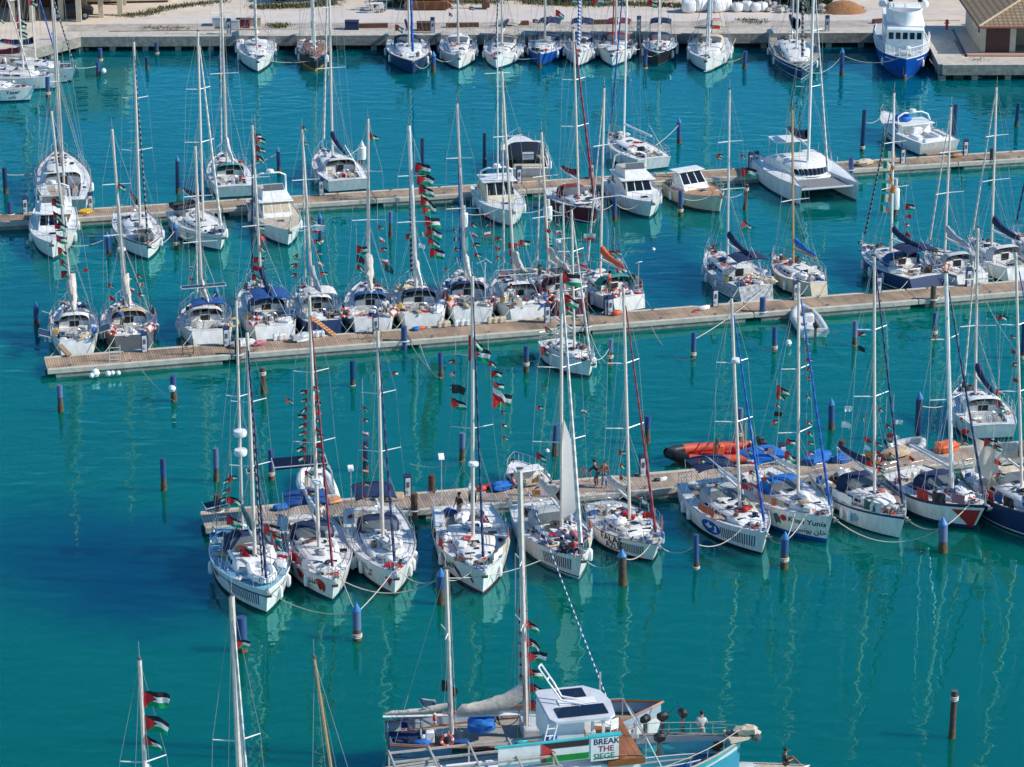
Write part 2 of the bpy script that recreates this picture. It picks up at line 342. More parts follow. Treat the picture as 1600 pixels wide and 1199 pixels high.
# ------------------------------------------------------------------ quay and land
QZ = 1.45
def quay():
    c0 = G(124, 57, QZ); c1 = G(1447, 50, QZ); c2 = G(1472, 101, QZ); c3 = Vector((c2.x+70, c2.y+1, QZ))
    l0 = G(-60, 103, QZ)
    pts = [l0+(l0-c0)*6, l0, c0, c1, c2, c3]
    far = [(p.x, p.y) for p in pts] + [(400, 340), (-400, 340)]
    d = .002
    # land sheet (reaches the horizon)
    b = MB(); b.poly([(p.x, p.y, QZ-.02) for p in pts] + [(4000, c3.y, QZ-.02), (4000, 9000, QZ-.02), (-4000, 9000, QZ-.02), (-4000, pts[0].y, QZ-.02)])
    tag(b.build('ground', 'dirt', smooth=False), kind='structure')
    # quay wall with capping slab standing proud above dark voids and piles
    b = MB()
    zt = [0]
    def wall(a, e, seg=3.0):
        dr = (e-a); Ln = dr.length; dr.normalize(); nrm = Vector((dr.y, -dr.x, 0))
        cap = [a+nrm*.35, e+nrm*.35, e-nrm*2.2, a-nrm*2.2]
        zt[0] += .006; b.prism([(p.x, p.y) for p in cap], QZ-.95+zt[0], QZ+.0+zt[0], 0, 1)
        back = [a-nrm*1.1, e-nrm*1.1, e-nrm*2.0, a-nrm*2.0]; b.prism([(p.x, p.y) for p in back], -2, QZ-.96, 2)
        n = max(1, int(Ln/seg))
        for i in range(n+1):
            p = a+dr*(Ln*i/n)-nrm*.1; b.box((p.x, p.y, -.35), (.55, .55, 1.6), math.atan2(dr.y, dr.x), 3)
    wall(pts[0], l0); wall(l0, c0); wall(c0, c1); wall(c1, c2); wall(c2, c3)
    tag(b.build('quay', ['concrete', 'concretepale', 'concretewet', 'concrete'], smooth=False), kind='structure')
    # paving band behind the edge, kerbs
    b = MB()
    def band(p, q, w0, w1, z, m):
        dr = (q-p).normalized(); nr = Vector((-dr.y, dr.x, 0)); A, B_, C_, D = p+nr*w0, q+nr*w0, q+nr*w1, p+nr*w1
        b.poly([(x.x, x.y, z) for x in (A, B_, C_, D)], m)
    band(c0+Vector((-1.5,0,0)), c1+Vector((.5,0,0)), 2.21, 4.6, QZ+.004, 0)
    tag(b.build('pavement', 'dirt2', smooth=False), kind='structure')
    b = MB(); k0, k1 = c0+Vector((-2, 4.75, 0)), c1+Vector((4, 4.9, 0))
    b.tube((k0.x, k0.y, QZ+.02), (k1.x, k1.y, QZ+.02), .09, n=4)
    tag(b.build('kerb', 'concretepale', smooth=False), kind='structure')
    # darker purple-brown patch of ground on the quay head
    b = MB(); p0 = G(1480, 92, QZ)
    q = [G(1462, 62, QZ), G(1478, 87, QZ), G(1512, 87, QZ), G(1494, 62, QZ)]
    b.poly([(x.x, x.y, QZ+.008) for x in q])
    tag(b.build('darker_ground', mat('purplebrown', (.34,.28,.26), .9, var=.35, scale=3, bump=.5), smooth=False), kind='structure')
    q = [G(1512, 88.5, QZ), G(1700, 89.5, QZ), G(1700, 84, QZ), G(1508, 83, QZ)]
    b = MB(); b.prism([(x.x, x.y) for x in q], QZ-.01, QZ+.12)
    tag(b.build('step', mat('pinkstone', (.50,.30,.24), .9, var=.12), smooth=False), kind='structure')
    q = [G(1487, 46, QZ), G(1490, 46, QZ), G(1512, 89, QZ), G(1508, 89, QZ)]
    b = MB(); b.poly([(x.x, x.y, QZ+.012) for x in q]); tag(b.build('drain', C('black'), smooth=False), kind='structure')
    return c0, c1, c2
QC0, QC1, QC2 = quay()
# ------------------------------------------------------------------ piers
PIERS = {}
CLEAT = MB().tube((-.16, 0, .14), (.16, 0, .14), .03, n=5).tube((0, 0, .02), (0, 0, .14), .045, n=5).build('cleat', 'dgrey')
PZ = .58
def pier(i, fl, fr_, width, label, deck='pierdeck', xl=None):
    a = G(*fl); e = G(*fr_); dr = (e-a); Ln = dr.length; dr.normalize(); ang = math.atan2(dr.y, dr.x)
    r = empty('floating_pier', a, ang, label, 'pier'); PIERS[i] = (a, dr, width)
    seg = 12.0; n = int(Ln/seg)+1
    for k in range(n):
        x0 = k*seg+.03; x1 = min(Ln, (k+1)*seg-.03)
        if x1-x0 < .5: continue
        b = MB(); b.box(((x0+x1)/2, width/2, PZ-.03), (x1-x0, width-.5, .09)); b.build('deck', deck, r, smooth=False)
        b = MB()
        for y in (.13, width-.13): b.box(((x0+x1)/2, y, PZ-.13), (x1-x0, .27, .36), bev=.04)
        b.build('edge_beam', 'concretepale', r, smooth=False)
        b = MB(); b.box(((x0+x1)/2, width/2, -.1), (x1-x0-1.1, width-.14, .84)); b.build('float', 'concrete', r, smooth=False)
        for q in range(3):
            for y in (.35, width-.35):
                c = CLEAT if i == 1 and k == 0 and q == 0 and y < 1 else CLEAT.copy()
                if c is not CLEAT: COL.objects.link(c)
                c.parent = r; c.location = (x0+1.5+q*3.9, y, PZ)
    return r
pier(1, (-150, 370.5), (1750, 250), 2.5, 'long wooden floating pier nearest the quay, the farthest of three')
pier(2, (74, 592), (1750, 457), 2.6, 'middle wooden floating pier ending at left in open water')
pier(3, (321, 842), (1760, 717), 2.7, 'nearest floating pier behind the front row of yachts', 'pierdeckgrey')
def PP(i, px, frac=.5, z=PZ+.02):
    """point on pier i (frac across its width) at picture column px"""
    a, dr, w = PIERS[i]; nr = Vector((-dr.y, dr.x, 0)); o = a+nr*(w*frac)
    lo, hi = -20.0, 160.0
    for _ in range(40):
        m_ = (lo+hi)/2; p = o+dr*m_
        if PX((p.x, p.y, z))[0] < px: lo = m_
        else: hi = m_
    p = o+dr*lo; return Vector((p.x, p.y, z))
def PA(i): return math.atan2(PIERS[i][1].y, PIERS[i][1].x)
# ================================================================== boats
class Hull:
    """a hull in its own frame: x from transom (0) to stem head (L), y to port, z up, waterline z = 0"""
    def __init__(s, L, B, F, ws=.72, tm=.42, rake=.06, p=1.95, sheer=.28, flare=.16, stern_rake=.04, full=1.0):
        s.L, s.B, s.F, s.ws, s.tm, s.rake, s.p, s.sh, s.fl, s.sr, s.full = L, B, F, ws, tm, rake, p, sheer, flare, stern_rake, full
    def hb(s, t):
        if t < s.tm: k = s.ws+(1-s.ws)*sin(pi/2*t/s.tm)
        else:
            u = (t-s.tm)/(1-s.tm); k = max(0, 1-u**s.p)
        return s.B/2*k
    def zs(s, t): return s.F*(1+s.sh*max(0, (t-.35)/.65)**1.7+.04*(1-t)**2)
    def pt(s, side, t, z):
        """point on the topsides; side +1 port, -1 starboard"""
        zt = s.zs(t); q = z/zt; qc = max(q, 0)
        h = s.hb(t)*((1-s.fl*(.5+t))+s.fl*(.5+t)*qc**.7) if z > 0 else s.hb(t)*(1-s.fl*(.5+t))*max(.25, 1+z*1.1)
        x = t*s.L - s.rake*s.L*(1-q)*max(0, (t-.45)/.55)**2 + s.sr*s.L*(1-q)*max(0, (.4-t)/.4)**2
        return Vector((x, side*h, z))
    def mesh(s, parent, top, stripe, bottom, cove=None, wide=False, n=26, sheerband=None):
        ts = [(i/n) for i in range(n+1)]; ts = [t if t < .7 else .7+.3*((t-.7)/.3) for t in ts]
        lv = [-.5, -.12, .07, .16, None, .45, .72, .80, .90, 1.0]
        def zz(k, t):
            zt = s.zs(t)
            return {0: -.55, 1: -.12, 2: .07, 3: .16 if not wide else .28, 4: .3*zt+.1, 5: .5*zt, 6: .74*zt, 7: .80*zt, 8: .90*zt, 9: zt}[k]
        b = MB(); K = 10
        for side in (1, -1):
            k0 = len(b.v)
            for t in ts:
                for k in range(K): b.v.append(tuple(s.pt(side, t, zz(k, t))))
            for i in range(n):
                for k in range(K-1):
                    a = k0+i*K+k; f = (a, a+K, a+K+1, a+1) if side < 0 else (a, a+1, a+K+1, a+K)
                    b.f.append(f); m = 2 if k < 2 else (1 if k == 2 else (3 if (k == 6 and cove) else (4 if k == 8 and sheerband else 0))); b.m.append(m)
        k1 = (n+1)*K
        for k in range(K-1): b.f.append((k, k+1, k1+k+1, k1+k)); b.m.append(2 if k < 2 else (1 if k == 2 else 0))
        return b.build('hull', [top, stripe, bottom, cove or top, sheerband or top], parent, angle=50)
    def deck(s, parent, m, floor='teak', cock=(.06, .34), cw=.62, depth=.5, drop=.03, seat=True, trim=None):
        t0, t1 = cock; ts = [0, .5*t0, t0, t0]+[t0+(t1-t0)*i/4 for i in (1, 2, 3)]+[t1, t1]+[t1+(1-t1)*i/12 for i in range(1, 13)]
        st = [0]*3+[1]*5+[0]*99; ys = [(-1, 0), (-cw, 0), (-cw, 1), (-cw*.5, 1), (-cw*.5, 2), (0, 2), (cw*.5, 2), (cw*.5, 1), (cw, 1), (cw, 0), (1, 0)]
        b = MB(); W = len(ys)
        for i, t in enumerate(ts):
            inn = 3 <= i <= 7; h = max(s.hb(min(t, 1)), .015)-.02
            for (y, lv) in ys:
                z = s.zs(t)-drop+.05*(1-y*y)
                if inn: z -= (0, depth*.35, depth)[lv]
                b.v.append((min(t, 1)*s.L-.01, y*h, z))
        for i in range(len(ts)-1):
            for j in range(W-1):
                a = i*W+j; b.f.append((a, a+W, a+W+1, a+1)); b.m.append(1 if 3 <= i < 7 and 4 <= j < 6 else (1 if 3 <= i < 7 and j in (2, 7) and floor != m else 0))
        o = b.build('deck', [m, floor], parent, smooth=False)
        b = MB()
        for side in (1, -1):
            pts = [Vector((t*s.L, side*(s.hb(t)-.03), s.zs(t)+.015)) for t in [i/20 for i in range(21)]]; b.path(pts, .035, 4)
        b.build('toe_rail', trim or 'alu', parent); return o
    def dz(s, t): return s.zs(t)+.02
def trunk(h, parent, t0, t1, hgt, wf=.62, m='gel', nwin=3, winm='glass', front=.28, slope=.14, wz=(.28, .72), roofm=None, wrange=(.06, .72), far=False):
    """coachroof with its windows"""
    L = h.L; N = 12
    def half(t): return min(h.hb(t)*wf+.02, h.B/2*wf)
    def hh(t):
        u = (t-t0)/(t1-t0); return hgt*(1-front*u)*min(1, max(.02, (1-u)/slope)**.7) if u > 1-slope else hgt*(1-front*u)
    b = MB(); sec = [(1, 0), (.94, .75), (.86, .97), (.45, 1.10), (0, 1.14)]; sec = sec+[(-a, q) for a, q in sec[-2::-1]]
    for i in range(N+1):
        t = t0+(t1-t0)*i/N; w = half(t); zz = h.zs(t)-.02
        for (y, q) in sec: b.v.append((t*L, y*w, zz+q*hh(t)))
    W = len(sec)
    for i in range(N):
        for j in range(W-1): a = i*W+j; b.f.append((a, a+1, a+W+1, a+W)); b.m.append(1 if 2 <= j < W-3 else 0)
    b.f.append(tuple(range(W-1, -1, -1))); b.m.append(0)
    b.f.append(tuple(N*W+i for i in range(W))); b.m.append(0)
    c = b.build('cabin', [m, roofm or m], parent, angle=40)
    a0, a1 = wrange
    for side in (1, -1):
        for k in range(nwin):
            u0 = a0+(a1-a0)*k/nwin+.02; u1 = a0+(a1-a0)*(k+1)/nwin-.02; b = MB(); P = []
            for u in (u0, (u0+u1)/2, u1):
                t = t0+(t1-t0)*u; w = half(t); q0, q1 = wz
                P.append([(t*L, side*(w*(1-.06*q/.75)+.012), h.zs(t)-.02+q*hh(t)) for q in (q0, q1)])
            for i in range(2):
                q = (P[i][0], P[i+1][0], P[i+1][1], P[i][1]); b.quad(*(q if side < 0 else q[::-1]))
            b.build('window', winm, c, smooth=False)
    return c, hh
def hatch(parent, x, y, z, d=.5, m='glass'):
    b = MB(); b.box((x, y, z+.03), (d+.08, d+.08, .07), bev=.02); o = b.build('hatch', 'alu', parent)
    MB().box((x, y, z+.075), (d-.02, d-.02, .02)).build('pane', m, o, smooth=False)
def sprayhood(h, parent, t, w, hgt, m, length=1.3, z0=None):
    L = h.L; x0 = t*L-.15; z0 = z0 if z0 is not None else h.zs(t)+.35
    rows = [(0, .98, 1.0), (.45, 1.0, 1.04), (.62, .98, .9), (1.0, .86, .08)]
    b = MB(); N = 10
    for (u, wf, hf) in rows:
        for j in range(N+1):
            a = pi*j/N; yy = cos(a); b.v.append((x0+u*length, w/2*wf*math.copysign(abs(yy)**.6, yy), z0+hgt*hf*max(0, sin(a))**.6-(.35 if j in (0, N) else 0)))
    for i in range(3):
        for j in range(N): k = i*(N+1)+j; b.f.append((k, k+N+1, k+N+2, k+1)); b.m.append(0 if i < 2 else (1 if 1 < j < N-2 else 0))
    b.build('sprayhood', [m, 'vinyl'], parent, angle=60)
def bimini(h, parent, x0, x1, w, z, m, arch=.22, sag=.0, panel=False):
    b = MB(); b.grid(lambda u, v: (x0+(x1-x0)*u, w/2*(2*v-1), z+arch*(1-(2*v-1)**4)-arch*.5*(abs(2*u-1)**3)-.04*sin(u*pi*3)**2), 8, 8)
    b.grid(lambda u, v: (x0+(x1-x0)*u, w/2*(1-2*v), z-.05+arch*(1-(2*v-1)**4)-arch*.5*(abs(2*u-1)**3)), 8, 8)
    o = b.build('bimini', m, parent, angle=60)
    b = MB()
    for x in (x0+.1, x1-.1):
        for s in (1, -1): b.tube((x*.5+(x0+x1)*.25, s*(w/2+.02), h.F+.1), (x, s*w/2, z), .018, n=5)
    b.build('bimini_frame', 'steel', parent)
    if panel: MB().box(((x0+x1)/2-.2, 0, z+arch+.04), (1.0, 1.7, .04)).build('solar_panel', 'panel', parent, smooth=False)
    return o
def rail(h, parent, t0=.14, t1=.9, hgt=.62, n=8, m='steel'):
    for side in (1, -1):
        b = MB(); top = []
        for i in range(n):
            t = t0+(t1-t0)*i/(n-1); x, y, z = t*h.L, side*(h.hb(t)-.07), h.dz(t); b.tube((x, y, z), (x, y, z+hgt), .014, n=4, cap=False); top.append(Vector((x, y, z+hgt)))
        b.path(top, .009, 3); b.path([p-Vector((0, 0, hgt*.45)) for p in top], .008, 3); b.build('guard_rail', m, parent)
def pulpit(h, parent, hgt=.68, t=.9):
    L = h.L; b = MB(); pts = []
    for side, tt in ((1, t), (1, .96), (0, 1.02), (-1, .96), (-1, t)):
        pts.append(Vector((tt*L, side*max(.12, h.hb(min(tt, 1))-.05), h.dz(min(1, tt))+hgt)))
    b.path(pts, .02, 5)
    for p, tt in zip(pts, (t, .96, 1, .96, t)): b.tube(p, (min(p.x, L-.05), p.y*.95, h.dz(min(1, tt))), .018, n=5)
    b.build('pulpit', 'steel', parent)
    b = MB(); b.box((L+.05, 0, h.dz(1)+.03), (.5, .16, .08), bev=.02); o = b.build('bow_roller', 'steel', parent)
    b = MB(); b.tube((L-.1, 0, h.dz(1)+.1), (L+.3, 0, h.dz(1)-.02), .035, n=5); b.box((L+.33, 0, h.dz(1)-.12), (.08, .34, .22), tilt=(0, .5, 0), bev=.02); b.build('anchor', 'dgrey', o)
def pushpit(h, parent, hgt=.65):
    b = MB(); pts = []
    for side in (1, -1):
        q = [Vector((.14*h.L, side*(h.hb(.14)-.07), h.dz(.14)+hgt)), Vector((.12, side*(h.hb(0)-.08), h.dz(0)+hgt)), Vector((.08, side*h.hb(0)*.35, h.dz(0)+hgt))]
        b.path(q+([Vector((.08*1, 0, q[-1].z))] if h.hb(0) < 1.0 else []), .018, 5); b.path([p-Vector((0, 0, .3)) for p in q], .013, 4)
        for p in q: b.tube(p, (p.x, p.y, h.dz(0)-.05), .016, n=5)
    b.build('pushpit', 'steel', parent)
WIRE = .0105
def furl(parent, a, b_, r, m):
    a, b_ = Vector(a), Vector(b_); b = MB(); n = 5; P = [a.lerp(b_, i/n) for i in range(n+1)]
    b.path(P, [r*(1.25-.7*i/n) for i in range(n+1)], 6); b.build('furled_sail', m, parent)
def mast_rig(h, parent, mt, top, m='mast', r=.115, spreaders=(.42, .7), base_z=None, fore=True, furlm='furlnavy', furlr=.07, back=True, boom=None, cover=None, inner=None,
             coverr=.24, boomz=1.15, lean=0, radar=None, stern_x=.1, name='mast', sw=1.15, seed=0, stay_x=None, lazy=True, sailcol=None, boomang=0.0, frac=1.0):
    """mast with spreaders, boom, sail cover and standing rigging; top is the mast head in boat coordinates"""
    L = h.L; bz = base_z if base_z is not None else h.zs(mt)+.4; x = mt*L; top = Vector(top); base = Vector((x, 0, bz)); H = top.z-bz
    b = MB(); n = 4
    for i in range(n): p, q = base.lerp(top, i/n), base.lerp(top, (i+1)/n); b.tube(p, q, r*(1-.12*i/n), r*(1-.12*(i+1)/n), 8, cap=(i == n-1), ell=.8)
    mast = b.build(name, m, parent)
    b = MB(); b.tube(top, top+Vector((-.05, 0, .8)), .009, n=3); b.build('antenna', 'lgrey', mast)
    b = MB(); b.box(top+Vector((.0, 0, .1)), (.32, .10, .1), bev=.02); b.tube(top+Vector((.1, 0, .1)), top+Vector((.45, 0, .25)), .01, n=3); b.build('wind_vane', 'dgrey', mast)
    tips = []
    for k in spreaders:
        c = base.lerp(top, k); wv = sw*(1.0 if k < .5 else .82); tp = []
        for s in (1, -1):
            e = c+Vector((-.28*wv, s*wv, .06)); MB().tube(c, e, .038, .026, 5).build('spreader', 'mastw', mast); tp.append(e)
        tips.append(tp)
    hx = base.lerp(top, frac)
    for s, nm in ((0, 'shroud'), (1, 'shroud')):
        sg = 1 if s == 0 else -1; ch = Vector((x-.25, sg*(h.hb(mt)-.1), h.dz(mt))); b = MB()
        b.path([hx]+[t[s] for t in reversed(tips)]+[ch], WIRE, 3)
        if tips: b.tube(base.lerp(top, spreaders[0]), (x+.35, sg*(h.hb(mt)-.15), h.dz(mt)), WIRE, n=3, cap=False); b.tube(base.lerp(top, spreaders[0]-.02), (x-.7, sg*(h.hb(mt)-.13), h.dz(mt)), WIRE, n=3, cap=False)
        b.build(nm, 'wire', parent)
    if fore:
        fx = stay_x if stay_x is not None else L-.12; a = Vector((fx, 0, h.dz(min(1, fx/L))+.15)); MB().tube(a, hx, WIRE, n=3, cap=False).build('forestay', 'wire', parent)
        if furlm: furl(parent, a.lerp(hx, .04), a.lerp(hx, .93), furlr, furlm)
    if inner: a = Vector((L*inner[0], 0, h.dz(inner[0]))); q = base.lerp(top, inner[1]); furl(parent, a, q, .05, inner[2])
    if back:
        b = MB()
        j = Vector((stern_x+.9, 0, h.F+2.6))
        b.tube(top, j, WIRE, n=3, cap=False)
        for s in (1, -1): b.tube(j, (stern_x, s*h.hb(0)*.8, h.dz(0)), WIRE, n=3, cap=False)
        b.build('backstay', 'wire', parent)
    # halyards along the mast
    b = MB(); b.tube(base+Vector((-.15, .1, .3)), top+Vector((-.1, .06, 0)), .008, n=3, cap=False); b.tube(base+Vector((.2, -.16, .3)), top+Vector((.12, -.05, 0)), .008, n=3, cap=False); b.build('halyard', 'rope', mast)
    if boom:
        z = bz+boomz; e = Vector((x-boom*cos(boomang), boom*sin(boomang), z+.12)); s0 = Vector((x-.14, 0, z)); bo = MB().tube(s0, e, .075, .065, 6, ell=1.3).build('boom', 'mastw' if m != 'mastwood' else m, parent)
        MB().tube(e, (e.x+.3, 0, h.F-.1), .012, n=3).build('mainsheet', 'rope', bo)
        if cover:
            rr = random.Random(seed); N = 10; b = MB(); jit = [[rr.uniform(-.22, .22) for _ in range(9)] for _ in range(N+1)]; loose = cover[1] if isinstance(cover, tuple) else .25; cm = cover[0] if isinstance(cover, tuple) else cover
            def fn(u, v):
                p = s0.lerp(e, .02+u*.95); a = 2*pi*v; rr_ = coverr*(1.35-.75*u)*(1+loose*jit[int(round(u*N))][int(round(v*8)) % 8]*2)
                if u > .99: rr_ *= .3
                return (p.x, p.y+rr_*.62*cos(a), p.z+.1+rr_*(.75+sin(a)*.95)+(coverr*1.6*(1-u)**4))
            b.grid(fn, N, 8); b.build('sail_cover', cm, bo, angle=70)
            if lazy:
                b = MB()
                for s in (1, -1):
                    for k in (.35, .7): b.tube(base.lerp(top, .62), s0.lerp(e, k)+Vector((0, s*.1, 0)), .007, n=3, cap=False)
                b.build('lazy_jack', 'wire', bo)
    if radar:
        c = base.lerp(top, radar)+Vector((.32, 0, 0)); b = MB(); b.lathe([(0, -.1), (.26, -.1), (.3, 0), (.26, .1), (0, .13)], c, 10); b.tube(base.lerp(top, radar), c-Vector((0, 0, .12)), .03, n=4); b.build('radar_dome', 'white', mast)
    return mast
def fenders(h, parent, spots, m='white'):
    for (t, s) in spots:
        p = h.pt(s, t, h.zs(t)*.45); b = MB(); y = p.y+s*.13
        b.lathe([(0, -.36), (.09, -.33), (.13, -.22), (.13, .22), (.09, .32), (.03, .38), (0, .4)], (p.x, y, p.z+.1), 8); b.tube((p.x, y, p.z+.45), (p.x, y-s*.15, h.dz(t)+.25), .012, n=3); b.build('fender', m, parent)
def wheel(h, parent, t=.12, z=None, n=1, R=.42):
    z = z if z else h.F-.05
    for k in range(n):
        y = 0 if n == 1 else (-.75 if k else .75); rot = Matrix.Rotation(pi/2, 3, 'Y'); b = MB(); b.torus((t*h.L, y, z+.55), R, .02, 16, 4, rot=rot)
        for a in range(6): b.tube((t*h.L, y, z+.55), (t*h.L, y+R*cos(a*pi/3), z+.55+R*sin(a*pi/3)), .011, n=3)
        o = b.build('wheel', 'steel', parent); MB().box((t*h.L+.16, y, z+.2), (.24, .26, .85), bev=.05).build('pedestal', 'white', o)
def lifebuoy(parent, c, rz=0, m='orange', R=.28, rot=None):
    rot = rot or (Matrix.Rotation(rz, 3, 'Z') @ Matrix.Rotation(pi/2, 3, 'Y'))
    return MB().torus(c, R, .075, 16, 6, rot=rot, mf=lambda i: 1 if i % 4 == 0 else 0).build('lifebuoy', [m, 'white'], parent)
def solar(parent, c, d=(1.0, 1.5), tilt=(0, .15, 0), base=None, rz=0):
    o = MB().box(c, (d[0], d[1], .04), rz, tilt=tilt).build('solar_panel', 'panel', parent, smooth=False)
    b = MB()
    for s in (-1, 1): b.box((c[0]+0, c[1]+s*d[1]/2, c[2]+.004), (d[0]+.04, .04, .05), rz, tilt=tilt)
    for s in (-1, 1): b.box((c[0]+s*d[0]/2, c[1], c[2]+.002), (.04, d[1], .05), rz, tilt=tilt)
    b.build('panel_frame', 'alu', o, smooth=False)
    if base: MB().tube((c[0], c[1], base), (c[0], c[1], c[2]-.03), .025, n=5).build('pole', 'steel', o)
def windgen(parent, p, hgt=3.0):
    b = MB(); b.tube(p, (p[0], p[1], p[2]+hgt), .028, n=5); o = b.build('wind_generator', 'white', parent); c = Vector((p[0], p[1], p[2]+hgt))
    b = MB(); b.tube(c+Vector((-.25, 0, 0)), c+Vector((.15, 0, 0)), .07, .05, 6); b.box(c+Vector((-.35, 0, .08)), (.22, .02, .24))
    for k in range(3): a = k*2*pi/3+.4; b.box(c+Vector((.16, cos(a)*.3, sin(a)*.3)), (.02, .07, .6), tilt=(pi/2-a+pi, 0, 0))
    b.build('blades', 'lgrey', o)
def pole_thing(parent, p, hgt, kind='dome'):
    b = MB(); b.tube(p, (p[0], p[1], p[2]+hgt), .025, n=5); o = b.build('antenna_pole', 'steel', parent)
    if kind == 'dome': MB().lathe([(0, 0), (.16, .02), (.2, .14), (.12, .3), (0, .34)], (p[0], p[1], p[2]+hgt), 8).build('dome', 'white', o)
    else: MB().box((p[0], p[1], p[2]+hgt+.03), (.5, .32, .05), tilt=(.0, .45, 0), bev=.01).build('dish', 'white', o)
def text_on_hull(h, parent, txt, side, t0, zc, size, m='black', name='lettering', italic=.0):
    cu = bpy.data.curves.new('lettering', 'FONT'); cu.body = txt; cu.size = size; cu.shear = italic; cu.resolution_u = 2; cu.offset = size*.018
    o = bpy.data.objects.new('lettering', cu); COL.objects.link(o); bpy.context.view_layer.update()
    me = bpy.data.meshes.new_from_object(o.evaluated_get(bpy.context.evaluated_depsgraph_get())); bpy.data.objects.remove(o)
    for v in me.vertices:
        u, z = v.co.x, v.co.y
        t = t0+(u if side < 0 else -u)/h.L; p = h.pt(side, min(t, .995), h.zs(min(t, .995))*zc+z); v.co = (p.x, p.y+side*.016, p.z)
    me.materials.clear(); me.materials.append(M_(m)); ob = bpy.data.objects.new(name, me); COL.objects.link(ob); ob.parent = parent; return ob
def decal(h, parent, side, t, zc, pts, m, name='emblem', off=.012, lv=3):
    """flat shape laid on the topsides; pts in metres, x forward, bent to the hull"""
    P = [Vector((u, z, 0)) for u, z in pts]; tr = [tuple(P[i] for i in f) for f in mathutils.geometry.tessellate_polygon([P])]
    for _ in range(lv):
        nx = []
        for (A, B2, C2) in tr: ab, bc, ca = (A+B2)/2, (B2+C2)/2, (C2+A)/2; nx += [(A, ab, ca), (ab, B2, bc), (ca, bc, C2), (ab, bc, ca)]
        tr = nx
    b = MB()
    for f in tr:
        q = []
        for p in f: tt = min(t+p.x/h.L, .995); w = h.pt(side, tt, h.zs(tt)*zc+p.y); q.append((w.x+(.01 if tt > .8 else 0), w.y+side*off, w.z))
        b.poly(q)
    return b.build(name, m, parent, smooth=False)
def disc(r, n=14, a0=0, a1=2*pi, cx=0, cy=0, ex=1.0): return [(cx+r*ex*cos(a0+(a1-a0)*i/n), cy+r*sin(a0+(a1-a0)*i/n)) for i in range(n if abs(a1-a0) > 6 else n+1)]
def tally(h, parent, side, t0, t1, n=22, m='navy', z0=.30, z1=.80, lean=.5):
    n = int(n*.7)
    b = MB()
    for i in range(n):
        t = t0+(t1-t0)*i/n; dt = .036/h.L; q = []
        for (tt, k) in ((t-dt-lean*.08/h.L, z1), (t-dt, z0), (t+dt, z0), (t+dt-lean*.08/h.L, z1)): p = h.pt(side, tt, h.zs(tt)*k); q.append((p.x, p.y+side*.009, p.z))
        b.quad(*(q if side < 0 else q[::-1]))
    b.build('painted_bars', m, parent, smooth=False)
BOATS = {}
def _fit(nm, mb, m): o = mb.build(nm, m); me = o.data; bpy.data.objects.remove(o); return (nm, me)
FIT = [_fit('vent', MB().lathe([(0, 0), (.10, 0), (.10, .12), (.14, .2), (.05, .26), (0, .26)], n=7), 'lgrey'), _fit('vent', MB().lathe([(0, 0), (.12, .01), (.12, .05), (0, .07)], n=8), 'dgrey'), _fit('deck_cleat', MB().box((0, 0, .05), (.3, .05, .05)).box((0, 0, .02), (.1, .06, .05)), 'black'),
       _fit('block', MB().box((0, 0, .06), (.16, .1, .12), bev=.03), 'black'), _fit('skylight', MB().box((0, 0, .03), (.34, .26, .06), bev=.02), 'glass'), _fit('rope_tail', MB().path([Vector((0, 0, .03)), Vector((.2, .1, .03)), Vector((.3, -.1, .03)), Vector((.1, -.2, .03)), Vector((-.1, 0, .04)), Vector((.1, .2, .03))], .03, 4), 'bluecloth'), _fit('rope_tail', MB().path([Vector((0, 0, .03)), Vector((.2, .1, .03)), Vector((.3, -.1, .03)), Vector((.1, -.2, .03)), Vector((-.1, 0, .04)), Vector((.1, .2, .03))], .03, 4), 'redor'), _fit('bucket', MB().lathe([(0, 0), (.11, 0), (.15, .26), (.13, .26), (.1, .05)], n=8), 'dgrey'), _fit('vent', MB().box((0, 0, .05), (.2, .2, .1), bev=.03), 'brown')]
def locate(bow, stern, L=None, rake=.5):
    """bow/stern = (px, py, z); returns root location, heading, length"""
    p1, p0 = G(*bow), G(*stern); d = p1-p0; d.z = 0; ln = d.length
    return Vector((p0.x, p0.y, 0)), math.atan2(d.y, d.x), ln+(rake if bow[2] < .3 else 0)
